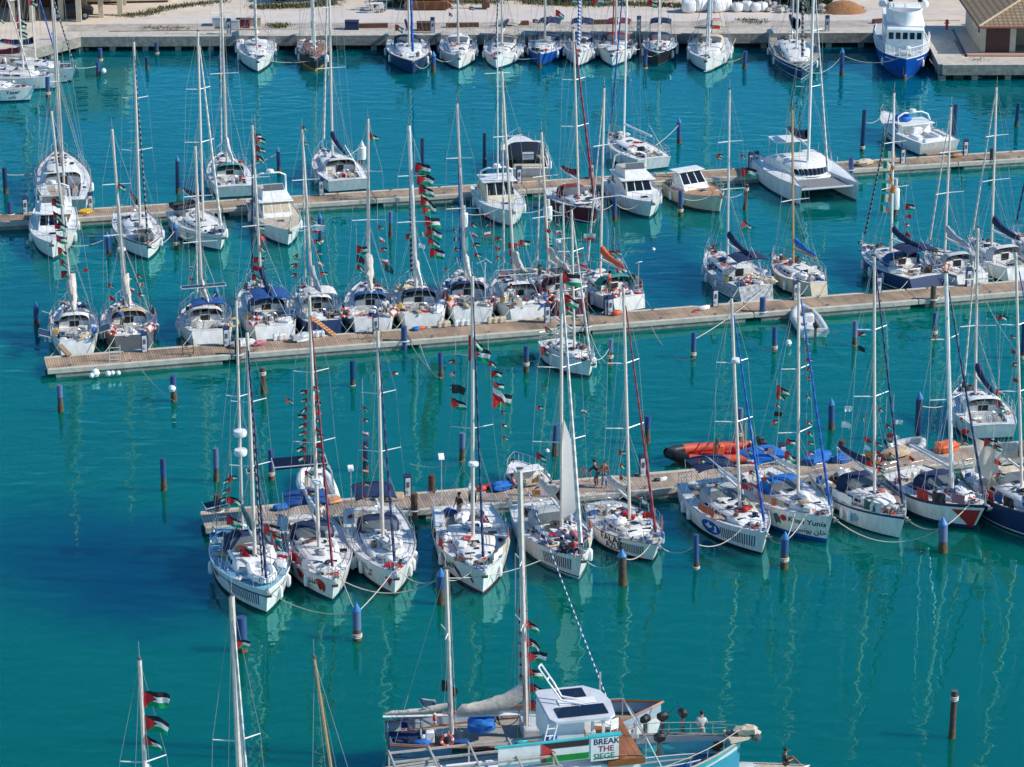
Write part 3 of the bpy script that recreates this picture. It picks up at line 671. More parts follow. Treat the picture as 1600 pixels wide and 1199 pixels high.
def yacht(key, bow, stern, B, who, label, top=None, mt=.57, F=1.05, cat='sailboat', group='sailing yachts moored along the piers', hull=None, top_m='gel', stripe='navy', bottom='navy', cove=None, sheerband=None,
          deckm='gel2', floor='teakgrey', cab=(.36, .78, .42), cabm='gel', cabroof=None, nwin=3, hood='navycloth', bim=None, boom=True, cover=('navycloth', .25), furlm='furlnavy', mastm='mast',
          spread=(.42, .7), mast2=None, wheels=1, far=False, seed=1, radar=None, H=15, winch=True, furlr=.065, fend=None, rails=True, inner=None, solarp=None, wg=False, trim=None, coverr=.24, pole=None, cockpit=(.06, .34), mastr=.10, buoy=None, wide=False, sw=1.15, boomang=0, stay_x=None, frac=1.0, name='sailing_yacht'):
    loc, hd, L = locate(bow, stern, rake=(.06*11))
    hp = dict(rake=.06); hp.update(hull or {}); h = Hull(L, B, F, **hp)
    r = empty(name, loc, hd, label, cat, group); RM = Matrix.Rotation(hd, 3, 'Z')
    h.mesh(r, top_m, stripe, bottom, cove, wide, sheerband=sheerband); h.deck(r, deckm, floor, cockpit, trim=trim)
    cb, hh = trunk(h, r, cab[0], cab[1], cab[2], m=cabm, nwin=nwin, roofm=cabroof)
    zr = lambda t: h.zs(t)+cab[2]*(1-.28*(t-cab[0])/(cab[1]-cab[0]))*1.1
    for t in ((cab[0]+.12, (cab[0]+cab[1])/2+.05, cab[1]+.08) if not far else ((cab[0]+cab[1])/2, cab[1]+.08)):
        hatch(r, t*L, 0, (zr(t) if t < cab[1] else h.zs(t)), .45)
    # companionway
    MB().box((cab[0]*L-.012, 0, h.zs(cab[0])+cab[2]*.35), (.03, .62, cab[2]*1.5)).build('companionway', 'black', r, smooth=False)
    MB().box((cab[0]*L+.35, 0, zr(cab[0])+.03), (.8, .7, .06), bev=.02).build('sliding_hatch', 'gel2', r)
    if hood: sprayhood(h, r, cab[0]-.02, B*.62, .62, hood, z0=h.zs(cab[0])+cab[2]*.8)
    if bim: bimini(h, r, .06*L, cab[0]*L-.5, B*.60, F+1.75, bim, arch=.16)
    if rails: rail(h, r, n=6 if far else 8); pulpit(h, r); pushpit(h, r)
    if wheels: wheel(h, r, .12, F-.35, wheels)
    if winch:
        for s in (1, -1):
            MB().lathe([(0, 0), (.09, 0), (.06, .1), (.09, .17), (0, .18)], (cab[0]*L-.6, s*h.hb(.3)*.72, h.dz(.3)), 8).build('winch', 'steel', r)
    # mast
    mx = mt*L; wb = loc+RM @ Vector((mx, 0, 0))
    def to_local(w): return RM.transposed() @ (w-loc)
    if top is None: tl = Vector((mx-.25, 0, H))
    else: tl = to_local(AY(top[0], top[1], wb.y))
    mast_rig(h, r, mt, tl, mastm, mastr, spread, furlm=furlm, boom=(mx-.07*L if boom else None), cover=cover, seed=seed, radar=radar, furlr=furlr, inner=inner, coverr=coverr, sw=sw, boomang=boomang, stay_x=stay_x, frac=frac)
    if mast2:
        m2t, tp2, cv2 = mast2; wb2 = loc+RM @ Vector((m2t*L, 0, 0)); t2 = to_local(AY(tp2[0], tp2[1], wb2.y)) if isinstance(tp2, tuple) else Vector((m2t*L-.2, 0, tp2))
        mast_rig(h, r, m2t, t2, mastm, mastr*.75, (.6,), base_z=h.zs(m2t)+.1, fore=False, back=False, boom=m2t*L-.1 if cv2 else None, cover=cv2, seed=seed+5, coverr=.17, boomz=1.5, sw=.8)
    if fend is None: fend = [(.3, 1), (.5, 1), (.7, 1), (.35, -1), (.6, -1)]
    fenders(h, r, fend)
    if solarp: [solar(r, *q) for q in solarp(L, F)]
    if wg: windgen(r, (.15, -h.hb(0)*.7, F+.1))
    if pole: pole_thing(r, (.2, h.hb(0)*.7*(1 if pole[1] > 0 else -1), F+.1), pole[2], pole[0])
    if buoy: [lifebuoy(r, (.1, y, F+.45), 0, m_) for (y, m_) in buoy]
    # coiled ropes and vents belong to the deck gear
    rr = random.Random(seed)
    for _ in range(2 if far else 4):
        t = rr.choice([cab[1]+.03, .9, cab[0]+.25, .3]); t = min(.93, t+rr.uniform(-.03, .05)); y = rr.uniform(-.5, .5)*h.hb(t); z = (zr(t) if cab[0] < t < cab[1] else h.dz(t))
        MB().torus((t*L, y, z+.05), .15, .05, 8, 4).build('coiled_rope', rr.choice(['rope', 'rope', 'bluecloth', 'red']), r)
    if not far:
        for s in (1, -1): MB().path([Vector((t*L, s*h.hb(t)*.42, zr(t)+.09)) for t in [cab[0]+.06+.28*k/5 for k in range(6)]], .018, 4).build('handrail', 'varnish', r)
    for i in range(7 if far else 12):
        t = rr.choice((rr.uniform(cab[0]+.03, cab[1]-.08), rr.uniform(cab[1], .95))); y = rr.uniform(-.75, .75)*h.hb(t)*(.6 if t < cab[1] else 1); z = zr(t) if cab[0] < t < cab[1]-.04 and abs(y) < h.hb(t)*.5 else h.dz(t)
        o = bpy.data.objects.new(*FIT[rr.randrange(len(FIT))]); COL.objects.link(o); o.parent = r; o.location = (t*L, y, z); o.rotation_euler = (0, 0, rr.uniform(0, 3)); o.scale = (rr.uniform(.8, 1.5),)*3
    for s in (1, -1):
        P = [Vector((t*L, s*h.hb(t)*(.74-.1*sin(9*t)), h.dz(t)+.03)) for t in [cab[0]-.02+(.9-cab[0])*k/7 for k in range(8)]]; MB().path(P, .016, 3).build('sheet', rr.choice(['rope', 'roped', 'red', 'bluecloth']), r)
    # forward facing windows of the coachroof
    if cab[2] > .33:
        tt = cab[1]-(cab[1]-cab[0])*.10; w_ = min(h.hb(tt)*.62, B*.3); zz = h.zs(tt)
        for s in ((-.5, .5) if w_ > .3 else (0,)): MB().box((tt*L+.02, s*w_, zz+cab[2]*.42), (.34, w_*.62, .04), tilt=(0, .62, 0), bev=.01).build('window', 'glass', cb)
    BOATS[key] = dict(r=r, h=h, loc=loc, hd=hd, L=L, who=who, RM=RM, my=wb.y, zr=zr, cab=cab, mt=mt)
    wbp = loc+RM @ Vector((mx, 0, h.zs(mt)))
    print('BOAT %s L=%.1f hd=%.0f mastbase=(%.0f,%.0f) H=%.1f lean=%.2f,%.2f' % (key, L, math.degrees(hd), *PX(wbp), tl.z, tl.x-mx, tl.y))
    return r
def W(key, x, y, z):
    """boat coordinates to world"""
    b = BOATS[key]; return b['loc']+b['RM'] @ Vector((x, y, z))
# ------------------------------------------------------------------ loose gear on decks (things of their own)
GEAR = {}
def gear(kind, key, x, y, z=None, col=None, word='', seed=0, rz=0, sc=1.0, on=None, pos=None):
    """kind of thing lying on boat `key` at boat coordinates"""
    rr = random.Random(seed*7+int(x*10)); who = BOATS[key]['who'] if key else on
    if pos is None:
        b = BOATS[key]; t = x/b['L']
        if z is None: z = b['zr'](t) if (b['cab'][0] < t < b['cab'][1] and abs(y) < b['h'].hb(t)*.5) else b['h'].dz(t)
        p = W(key, x, y, z); rot = b['hd']+rz
    else: p = Vector(pos); rot = rz
    b = MB()
    if kind == 'gear_bag': b.blob((0, 0, 0), (rr.uniform(.45, 1.1)*sc, rr.uniform(.3, .5)*sc, rr.uniform(.16, .36)*sc), 8, seed, .2, pw=.5); o = b.build(kind, col, angle=60); lab, cat = '%s bag lying on %s' % (word, who), 'bag'
    elif kind == 'storage_box': b.box((0, 0, .16*sc), (.6*sc, .4*sc, .32*sc), bev=.03); b.box((0, 0, .34*sc), (.64*sc, .44*sc, .06*sc), bev=.02); o = b.build(kind, col); lab, cat = '%s box standing on %s' % (word, who), 'box'
    elif kind == 'folded_cloth':
        b.grid(lambda u, v: ((u-.5)*1.1*sc, (v-.5)*.7*sc*(1+.2*sin(u*9)), .05+.10*abs(sin(u*8+v*5+seed))*(1-(2*v-1)**2)), 10, 6); o = b.build(kind, col, angle=40); lab, cat = '%s crumpled cloth spread on %s' % (word, who), 'cloth'
    elif kind == 'sail_bundle': b.blob((0, 0, 0), (1.5*sc, .8*sc, .5*sc), 12, seed, .30); o = b.build(kind, col, angle=25); lab, cat = '%s heap of loose sailcloth on %s' % (word, who), 'sail'
    elif kind == 'jerry_can':
        b.box((0, 0, .2), (.2, .34, .4), bev=.05); b.tube((0, -.08, .42), (0, .08, .42), .03, n=4); b.tube((0, .13, .38), (0, .15, .46), .035, n=6); o = b.build(kind, col); lab, cat = '%s jerry can standing on %s' % (word, who), 'jerry can'
    elif kind == 'cushion': b.box((0, 0, .06), (.9*sc, .5*sc, .12), bev=.05); o = b.build(kind, col); lab, cat = '%s cushion lying on %s' % (word, who), 'cushion'
    elif kind == 'towel':
        b.grid(lambda u, v: ((u-.5)*.8*sc+.03*sin(v*9), .04*sin(u*11+v*3), -.6*sc*v+.02*sin(u*7)), 8, 5); o = b.build(kind, col, angle=80); lab, cat = '%s towel hung on the rail of %s' % (word, who), 'towel'
    elif kind == 'banner':
        b.grid(lambda u, v: ((u-.5)*1.7*sc, .03*sin(u*13), -.5*sc*v), 12, 3); o = b.build(kind, col, angle=80); lab, cat = '%s cloth banner tied along the rail of %s' % (word, who), 'banner'
    elif kind == 'dinghy':
        n = 12
        for s in (1, -1):
            P = [Vector((-1.1, s*.5, .25)), Vector((0, s*.55, .25)), Vector((.6, s*.45, .28)), Vector((1.0, s*.2, .36)), Vector((1.15, 0, .4))]; b.path([q*sc for q in P], .19*sc, 8)
        b.box((-.1*sc, 0, .14*sc), (2.0*sc, .7*sc, .1*sc), m=0); b.box((-1.05*sc, 0, .27*sc), (.08*sc, .7*sc, .35*sc)); o = b.build(kind, col); lab, cat = '%s dinghy stowed on %s' % (word, who), 'dinghy'
    elif kind == 'surfboard': b.lathe([(0, 0), (.2, .3), (.3, 1.0), (.28, 1.7), (.1, 2.3), (0, 2.4)], (0, 0, 0), 8, R=Matrix.Rotation(pi/2, 3, 'Y') @ Matrix.Scale(.22, 3, Vector((1, 0, 0)))); o = b.build(kind, col); lab, cat = '%s surfboard strapped on %s' % (word, who), 'surfboard'
    elif kind == 'gas_bottle': b.lathe([(0, 0), (.13, 0), (.15, .05), (.15, .35), (.08, .45), (.05, .5), (0, .5)], n=9); o = b.build(kind, col); lab, cat = '%s gas bottle standing on %s' % (word, who), 'gas bottle'
    elif kind == 'life_raft': b.blob((0, 0, 0), (.85, .6, .4), 10, 3, .02); o = b.build(kind, col, angle=60); lab, cat = '%s life raft canister on %s' % (word, who), 'life raft'
    elif kind == 'bicycle':
        rt = Matrix.Rotation(pi/2, 3, 'X')
        for s in (-.5, .5): b.torus((s, 0, .34), .32, .02, 16, 4, rot=rt)
        for a, c in (((-.5, 0, .34), (-.1, 0, .75)), ((-.1, 0, .75), (.4, 0, .8)), ((.4, 0, .8), (.5, 0, .34)), ((-.1, 0, .75), (0, 0, .34)), ((0, 0, .34), (.4, 0, .75)), ((.4, 0, .8), (.38, .2, .95)), ((.4, 0, .8), (.38, -.2, .95)), ((-.1, 0, .75), (-.12, 0, .9))): b.tube(a, c, .018, n=4)
        o = b.build(kind, col); lab, cat = '%s bicycle leaning on %s' % (word, who), 'bicycle'
    GEAR.setdefault(lab, []).append(o); o.location = p; o.rotation_euler = (0, 0, rot); o['label'] = lab; o['category'] = cat; return o
# ------------------------------------------------------------------ flags
def flag_mat(name, kind):
    m = bpy.data.materials.new(name); m.use_nodes = True; nt = m.node_tree; L = nt.links.new; b = nt.nodes['Principled BSDF']; b.inputs['Roughness'].default_value = .8
    uv = nt.nodes.new('ShaderNodeUVMap'); sp = nt.nodes.new('ShaderNodeSeparateXYZ'); L(uv.outputs[0], sp.inputs[0])
    def math_(op, a, c=None):
        n = nt.nodes.new('ShaderNodeMath'); n.operation = op
        for i, x in enumerate((a, c)):
            if x is None: continue
            if isinstance(x, (int, float)): n.inputs[i].default_value = x
            else: L(x, n.inputs[i])
        return n.outputs[0]
    def ramp(src, stops):
        r = nt.nodes.new('ShaderNodeValToRGB'); r.color_ramp.interpolation = 'CONSTANT'; e = r.color_ramp.elements
        e[0].position = 0; e[0].color = (*stops[0][1], 1); e[1].position = stops[1][0]; e[1].color = (*stops[1][1], 1)
        for p, c in stops[2:]: q = e.new(p); q.color = (*c, 1)
        L(src, r.inputs[0]); return r.outputs[0]
    def mix(f, a, c):
        n = nt.nodes.new('ShaderNodeMix'); n.data_type = 'RGBA'; L(f, n.inputs[0])
        for i, x in ((6, a), (7, c)):
            if isinstance(x, tuple): n.inputs[i].default_value = (*x, 1)
            else: L(x, n.inputs[i])
        return n.outputs[2]
    R, Wh, K, Gr = (.70, .02, .03), (.85, .84, .82), (.015, .015, .018), (.0, .30, .10)
    if kind == 'pal':
        c = ramp(sp.outputs['Y'], [(0, Gr), (.333, Wh), (.667, K)])
        d = math_('ABSOLUTE', math_('SUBTRACT', sp.outputs['Y'], .5)); t = math_('LESS_THAN', math_('ADD', math_('MULTIPLY', d, 1.0), sp.outputs['X']), .56); c = mix(t, c, R)
    elif kind == 'irish': c = ramp(sp.outputs['X'], [(0, (.0, .28, .10)), (.333, Wh), (.667, (.75, .22, .03))])
    elif kind == 'french': c = ramp(sp.outputs['X'], [(0, (.01, .03, .25)), (.333, Wh), (.667, R)])
    elif kind == 'catalan': c = ramp(math_('FRACT', math_('MULTIPLY', sp.outputs['Y'], 4.5)), [(0, R), (.5, (.75, .45, .03))])
    elif kind == 'stripes':
        c = ramp(math_('FRACT', math_('MULTIPLY', sp.outputs['Y'], 6.5)), [(0, R), (.5, Wh)])
        c = mix(math_('MULTIPLY', math_('LESS_THAN', sp.outputs['X'], .42), math_('GREATER_THAN', sp.outputs['Y'], .46)), c, (.015, .025, .16))
    elif kind == 'redwhite': c = ramp(sp.outputs['Y'], [(0, R), (.5, Wh)])
    elif kind == 'skyred': c = ramp(sp.outputs['Y'], [(0, (.6, .05, .04)), (.42, (.35, .6, .62)), (.7, (.6, .7, .68))])
    L(c, b.inputs['Base Color']); tr = nt.nodes.new('ShaderNodeBsdfTranslucent'); ms = nt.nodes.new('ShaderNodeMixShader'); ms.inputs[0].default_value = .5; g = nt.nodes.new('ShaderNodeGamma'); g.inputs[1].default_value = .8
    L(c, g.inputs[0]); L(g.outputs[0], tr.inputs[0]); L(b.outputs[0], ms.inputs[1]); L(tr.outputs[0], ms.inputs[2]); L(ms.outputs[0], nt.nodes['Material Output'].inputs[0]); MATS[name] = m
for k in ('pal', 'irish', 'french', 'catalan', 'stripes', 'redwhite', 'skyred'): flag_mat('flag_'+k, k)
FM = {}
def flag_mesh(kind, var):
    if (kind, var) in FM: return FM[(kind, var)]
    rr = random.Random(var*13+5); nu, nv = 10, 6; V = []; Fc = []; UV = []
    amp, ph, droop, curl = rr.uniform(.06, .13), rr.uniform(0, 6), (.25, .5, .75, 1.0)[var % 4]*rr.uniform(.8, 1.2), rr.uniform(.5, 1.5)
    sh = rr.uniform(-.15, .1)
    for i in range(nu+1):
        for j in range(nv+1):
            u, v = i/nu, j/nv; fold = 1-.28*droop
            x = u*fold*1.0+.05*sin(v*4+ph)*u; z = (v-1)*.62*(1-.32*u*droop)-droop*.5*u**1.3+.03*sin(u*7+ph)
            y = amp*sin(u*7*curl+ph+v*1.6)*u**.6+sh*u
            V.append((x, y, z)); UV.append((u, v))
    for i in range(nu):
        for j in range(nv): a = i*(nv+1)+j; Fc.append((a, a+nv+1, a+nv+2, a+1))
    me = bpy.data.meshes.new('flag'); me.from_pydata(V, [], Fc); ul = me.uv_layers.new(name='UVMap')
    for lp in me.loops: ul.data[lp.index].uv = UV[lp.vertex_index]
    me.polygons.foreach_set('use_smooth', [True]*len(me.polygons)); me.materials.append(M_('flag_'+kind if kind in ('pal', 'irish', 'french', 'catalan', 'stripes', 'redwhite', 'skyred') else kind)); me.update(); FM[(kind, var)] = me; return me
KW = {'pal': 'black white and green flag with red triangle', 'irish': 'green white and orange flag', 'french': 'blue white and red flag', 'catalan': 'yellow and red striped flag', 'stripes': 'red and white striped flag with blue corner',
      'redwhite': 'white and red flag', 'skyred': 'pale blue and red flag', 'black': 'black flag', 'white': 'white flag', 'red': 'red flag'}
def flag_obj(kind, var, p, size, yaw=0, parent=None, roll=0):
    o = bpy.data.objects.new('flag', flag_mesh(kind, var)); COL.objects.link(o); o.location = p; o.rotation_euler = (0, roll, yaw); o.scale = (size,)*3
    if parent: o.parent = parent
    return o
FN = [0]
def flag(key, px, py, w, kind='pal', what='', dy=0, var=None, roll=0, who=None, yaw=None):
    """single flag flown from the rigging of boat `key`; (px, py) its upper hoist corner, w its width in photo pixels"""
    FN[0] += 1; Y = (BOATS[key]['my'] if key else 0)+dy; p = AY(px, py, Y); s = w*1.2/SCL(p); o = flag_obj(kind, FN[0] % 8 if var is None else var, p, s, rnd.uniform(-.35, .35) if yaw is None else yaw, roll=roll)
    tag(o, '%s %s %s' % (KW[kind] if kind != 'pal' else 'flag with red triangle', what, who or BOATS[key]['who']), 'flag'); GEAR.setdefault(o['label'], []).append(o); return o
def flag_string(key, a, b, n, w, kinds=('pal',), what='', dy=0, side=1, spread=.9, ww='many', up=None):
    """vertical string of n flags between two pixels"""
    Y = BOATS[key]['my']+dy; A, B_ = AY(a[0], a[1], Y), AY(b[0], b[1], Y); who = BOATS[key]['who']
    r = empty('flag_string', B_, 0, 'string of %d flags %s %s' % (n, what, who), 'flags')
    MB().tube((A-B_), (0, 0, 0), .012, n=3).build('halyard', 'rope', r)
    MB().tube((A-B_), (A-B_)+Vector((0, 0, 1.5)), .01, n=3).build('halyard', 'rope', r)
    for i in range(n):
        FN[0] += 1; p = A.lerp(B_, (i+.1)/n)-B_; s = w*rnd.uniform(1.15, 1.5)/SCL(A); flag_obj(kinds[i % len(kinds)], FN[0] % 8, p, s, (0 if side > 0 else pi)+rnd.uniform(-.4, .4), r)
    return r
# ================================================================== the yachts
NC = ('navycloth', .2)
# ---- front row (pier 3, bows towards the camera)
yacht('F1', (416, 959, 0), (372, 826, 1.1), 4.3, 'the pale blue decked yacht', 'two masted white yacht with pale blue deck at left end of the front row', top=(386, 520), mt=.60, F=1.2, deckm='skyblue', cab=(.38, .66, .75), cabm='gel', nwin=4,
      hood='navycloth', bim=None, cover=('dgreen', .5), furlm='furlnavy', mast2=(.17, (369, 470), None), stripe='black', bottom='dgreen', cove='navy', inner=(.86, .96, 'furldark'), radar=.0, seed=11, wheels=1, coverr=.2, hull=dict(ws=.6),
      solarp=lambda L, F: [((.8, -1.3, F+1.8), (.7, 1.3), (.1, .2, .2), F), ((.0, .9, F+3.2), (.4, .6), (0, .4, 0), F)], fend=[(.5, 1), (.7, 1), (.86, 1), (.4, -1)], trim='white')
yacht('F2', (519, 939, 0), (472, 808, 1.0), 3.9, 'the yacht with poppy hull', 'white yacht with red poppies painted on the hull and blue sprayhood', top=(483, 462), mt=.55, F=1.1, hood='navycloth', bim='bluecloth', furlm='furlred', seed=12, cover=('sailw', .2), boom=True, stripe='navy', bottom='navy',
      solarp=lambda L, F: [((-.3, 0, F+3.1), (1.1, 3.0), (0, .25, 0), F)], pole=('dish', 1, 2.6), cab=(.33, .80, .36), fend=[(.45, 1), (.62, 1), (.8, -1), (.55, -1)], mastm='mast', radar=.27, floor='teak')
yacht('F3', (616, 930, 0), (578, 797, 1.0), 3.8, 'the yacht with big navy bimini', 'white yacht under a big navy bimini with small red triangle at the bow', top=(590, 517), mt=.52, F=1.15, hood='navycloth', bim='navycloth', furlm='furlnavy', seed=13, cover=None, stripe='maroon', bottom='maroon',
      cab=(.33, .74, .30), fend=[(.62, 1), (.72, 1), (.80, 1), (.7, -1), (.62, -1), (.3, -1)], nwin=3, solarp=None, pole=('dish', -1, 2.4), hull=dict(ws=.8))
yacht('F4', (754, 928, 0), (722, 796, 1.0), 4.2, 'the yacht with melon slices on its hull', 'broad white yacht hung with cloths and melon slice emblems along its hull', top=(738, 432), mt=.52, F=1.2, hood=None, bim=None, furlm='furlnavy', seed=14, cover=('sailw', .6), stripe='red', bottom='navy', cab=(.34, .80, .34),
      radar=.29, fend=[(.3, 1), (.82, 1), (.6, -1)], hull=dict(ws=.8), coverr=.34, pole=('dish', -1, 3.0), boomang=.1)
yacht('F5', (903, 903, 0), (832, 790, 1.0), 3.9, 'the yacht with half raised sail', 'white yacht with triangular white sail half raised beside its mast', top=(877, 427), mt=.60, F=1.15, hood='grey', bim=None, furlm='furlwhite', furlr=.11, seed=15, cover=('sail', .6), stripe='maroon', bottom='white', cab=(.36, .76, .42), fend=[(.8, 1), (.45, -1)], coverr=.3, wheels=1, spread=(.35, .64), sw=1.5)
yacht('F6', (1019, 879, 0), (938, 785, 1.0), 3.7, 'the cream yacht with maroon headsail', 'cream white yacht with maroon furled headsail and hand painted letters on the hull', top=(974, 450), mt=.52, F=1.0, hood=None, bim=None, furlm='furlred', seed=16, cover=('sail', .5), stripe='maroon', bottom='black', cab=(.36, .74, .34), top_m='cream2' if 'cream2' in MATS else 'gel2', coverr=.2, spread=(.4,.68), fend=[(.4, -1), (.7, 1)], trim='teak', deckm='lgrey', hull=dict(rake=.10, ws=.55))
yacht('F7', (1188, 866, 0), (1092, 756, 1.0), 4.0, 'the yacht with blue dove badge', 'white yacht with blue dove badge and blue bars painted at the bow', top=(1143, 467), mt=.62, F=1.15, hood='grey', bim='navycloth', furlm='furlblue', seed=17, cover=('mastw', .05), stripe='black', bottom='black', cab=(.34, .80, .38), nwin=4, coverr=.1, fend=[(.22, -1), (.34, -1)], radar=.72)
yacht('F8', (1288, 847, 0), (1170, 748, 1.0), 4.1, 'the yacht lettered in black', 'white yacht with black lettering at the bow and bright blue awnings', top=(1248, 442), mt=.60, F=1.35, hood='brightblue', bim='brightblue', furlm='furlblue', seed=18, cover=('mastw', .1), stripe='royal', bottom='navy', cab=(.38, .80, .36), coverr=.12, fend=[(.7, 1)], spread=(.3, .6), wide=True, cockpit=(.05, .36), hull=dict(ws=.85))
yacht('F9', (1402, 840, 0), (1298, 742, 1.0), 3.9, 'the yacht with navy sheer band', 'white yacht with navy sheer band and navy boom cover next to lettered yacht', top=(1366, 402), mt=.60, F=1.15, hood='navycloth', furlm='furlnavy', seed=19, cover=('navycloth', .15), stripe='gel', bottom='black', sheerband='navy', cab=(.36, .74, .5), nwin=3, fend=[(.55, -1), (.62, -1), (.7, 1)], floor='teak', deckm='teakgrey')
yacht('F10', (1526, 829, 0), (1410, 742, 1.0), 4.2, 'the yacht with red bow triangle', 'white yacht with navy bands and a large red triangle on its bow', top=(1478, 428), mt=.60, F=1.25, hood='navycloth', bim=None, furlm='furlnavy', seed=20, cover=('mastw', .1), stripe='navy', bottom='black', sheerband='navy', cab=(.38, .78, .34), fend=[(.3, -1)], trim='brown', deckm='gel', coverr=.12, wide=True, mastm='mastw', mastr=.14, hull=dict(rake=.12, sheer=.4))
yacht('F11', (1652, 850, 0), (1530, 738, 1.1), 4.4, 'the navy yacht at the right edge', 'large navy hulled yacht with draped cloths at the right edge of the picture', top=(1587, 395), mt=.50, F=1.35, top_m='navy', hood='beige', bim=None, furlm='furlblue', seed=21, cover=('sail', .6), stripe='gel', bottom='maroon', cab=(.32, .72, .55), fend=[(.4, -1)], trim='teak', coverr=.4, hull=dict(ws=.6))
# ---- upper side of pier 2 (sterns to the pier)
g2 = 'yachts moored stern to along the middle pier'
yacht('C1', (112, 470, 1.2), (120, 557, 0), 3.3, 'the leftmost yacht of the middle pier', 'leftmost yacht of the middle pier with solar panels spread at the stern', top=(80, 174), mt=.58, group=g2, hood='white', cover=('sail', .6), furlm='furlwhite', seed=31, coverr=.42, solarp=lambda L, F: [((.3, 2.0, F+.6), (1.3, .8), (.3, 0, 0), F), ((.3, -1.9, F+.7), (1.3, .8), (-.3, 0, 0), F)], hull=dict(stern_rake=-.05, ws=.64), stripe='maroon', cab=(.36, .76, .4))
yacht('C2', (193, 470, 1.2), (207, 548, 0), 3.8, 'the yacht with two orange lifebuoys', 'dark hulled yacht with two orange lifebuoys on the stern rail', top=(175, 202), mt=.6, group=g2, top_m='dgrey', bottom='maroon', stripe='white', hood='tan', cover=('sail', .6), furlm='furlwhite', seed=32, coverr=.35, buoy=[(1.3, 'redor'), (-1.3, 'redor')], radar=.33, hull=dict(stern_rake=-.05, ws=.6), cab=(.36, .76, .45))
yacht('C3', (308, 472, 1.2), (330, 541, 0), 3.7, 'the white yacht with solar topped bimini', 'white yacht with blue bimini edged by solar panels and scooped stern', top=(305, 229), mt=.58, group=g2, bim='bluecloth', hood='sailw', cover=('sail', .3), furlm='furlwhite', seed=33, hull=dict(ws=.68, stern_rake=-.06), stripe='navy', bottom='white', buoy=[(-1.6, 'yellow')], cab=(.38, .8, .36), solarp=lambda L, F: [((2.6, 0, F+2.35), (.6, 3.0), (0, 0, 0), None)], wheels=2)
yacht('C4', (394, 440, 1.2), (430, 533, 0), 4.0, 'the ketch with blue awning and heaped gear', 'white yacht with blue awning and navy boom cover, gear heaped at its stern', top=(394, 196), mt=.55, group=g2, bim='bluecloth', hood='bluecloth', cover=('navycloth', .2), furlm='furlnavy', seed=34, hull=dict(stern_rake=-.05, ws=.68), stripe='navy', buoy=[(1.4, 'red')], cab=(.36, .78, .4), mast2=None)
yacht('C5', (477, 448, 1.2), (506, 525, 0), 3.5, 'the navy yacht with a wooden gangplank', 'navy hulled yacht with white awning frame and wooden gangplank at its stern', top=(472, 202), mt=.6, group=g2, top_m='navy', hood='white', bim='sailw', cover=('grey', .3), furlm='furlwhite', seed=35, hull=dict(stern_rake=-.05, ws=.68), stripe='white', buoy=[(-1.5, 'orange')], cab=(.36, .78, .4))
yacht('C6', (573, 438, 1.2), (582, 522, 0), 3.6, 'the yacht with orange lifebuoy and red gear', 'white yacht with navy sail bags and orange lifebuoy right of its stern', top=(575, 186), mt=.58, group=g2, hood='bluecloth', cover=('sail', .6), furlm='furlwhite', seed=36, coverr=.36, hull=dict(stern_rake=-.05, ws=.68), stripe='dgreen', buoy=[(-1.5, 'orange')], cab=(.36, .78, .4))
yacht('C7', (643, 438, 1.2), (662, 515, 0), 3.8, 'the yacht with the long flag string', 'white yacht flying a long string of big flags beside its mast', top=(639, 197), mt=.58, group=g2, hood='navycloth', cover=('sailw', .3), furlm='furldark', furlr=.09, seed=37, hull=dict(stern_rake=-.05, ws=.68), stripe='navy', wheels=1, cab=(.36, .78, .4), mastm='mastw', mastr=.15, radar=.0)
yacht('C8', (720, 424, 1.2), (738, 505, 0), 3.8, 'the yacht with orange stern floats', 'white yacht with orange floats on its stern left of jerry cans', top=(714, 162), mt=.56, group=g2, hood='navycloth', cover=('sailw', .4), furlm='furlblue', seed=38, hull=dict(stern_rake=-.05, ws=.68), buoy=[(1.4, 'redor'), (-1.4, 'orange')], cab=(.36, .78, .42), wg=True)
yacht('C9', (787, 428, 1.2), (826, 503, 0), 3.9, 'the yacht with tilted solar panel awning', 'white yacht with scooped stern and solar panels tilted above the cockpit', top=(784, 112), mt=.55, group=g2, hood='white', cover=('sail', .6), furlm='furlwhite', seed=39, coverr=.33, hull=dict(ws=.68, stern_rake=-.06), buoy=[(-1.6, 'redor')], cab=(.36, .78, .38), solarp=lambda L, F: [((1.2, .6, F+2.2), (1.2, 2.6), (0, .2, 0), F)], wheels=2)
yacht('C10', (838, 422, 1.2), (893, 492, 0), 3.7, 'the maroon ketch', 'maroon hulled ketch with solar panels squeezed between two white yachts', top=(846, 207), mt=.62, group=g2, top_m='maroon', hood='maroonc', cover=('sail', .5), furlm='furlwhite', seed=40, hull=dict(stern_rake=-.05, ws=.6), mast2=(.2, (880, 316), ('sail', .4)), cab=(.34, .76, .42), solarp=lambda L, F: [((1.0, 0, F+1.9), (1.6, 2.4), (0, .1, 0), F)], trim='varnish')
yacht('C11', (916, 424, 1.2), (982, 487, 0), 3.9, 'the yacht with orange boom cover', 'white yacht with orange boom cover and orange lifebuoy at its stern', top=(944, 138), mt=.66, group=g2, hood='tealcloth', cover=('orangec' if 'orangec' in MATS else 'orange', .15), furlm='furlwhite', seed=41, hull=dict(stern_rake=-.05, ws=.64), stripe='navy', buoy=[(.9, 'redor')], cab=(.34, .8, .38), pole=('dish', -1, 2.2), nwin=4)
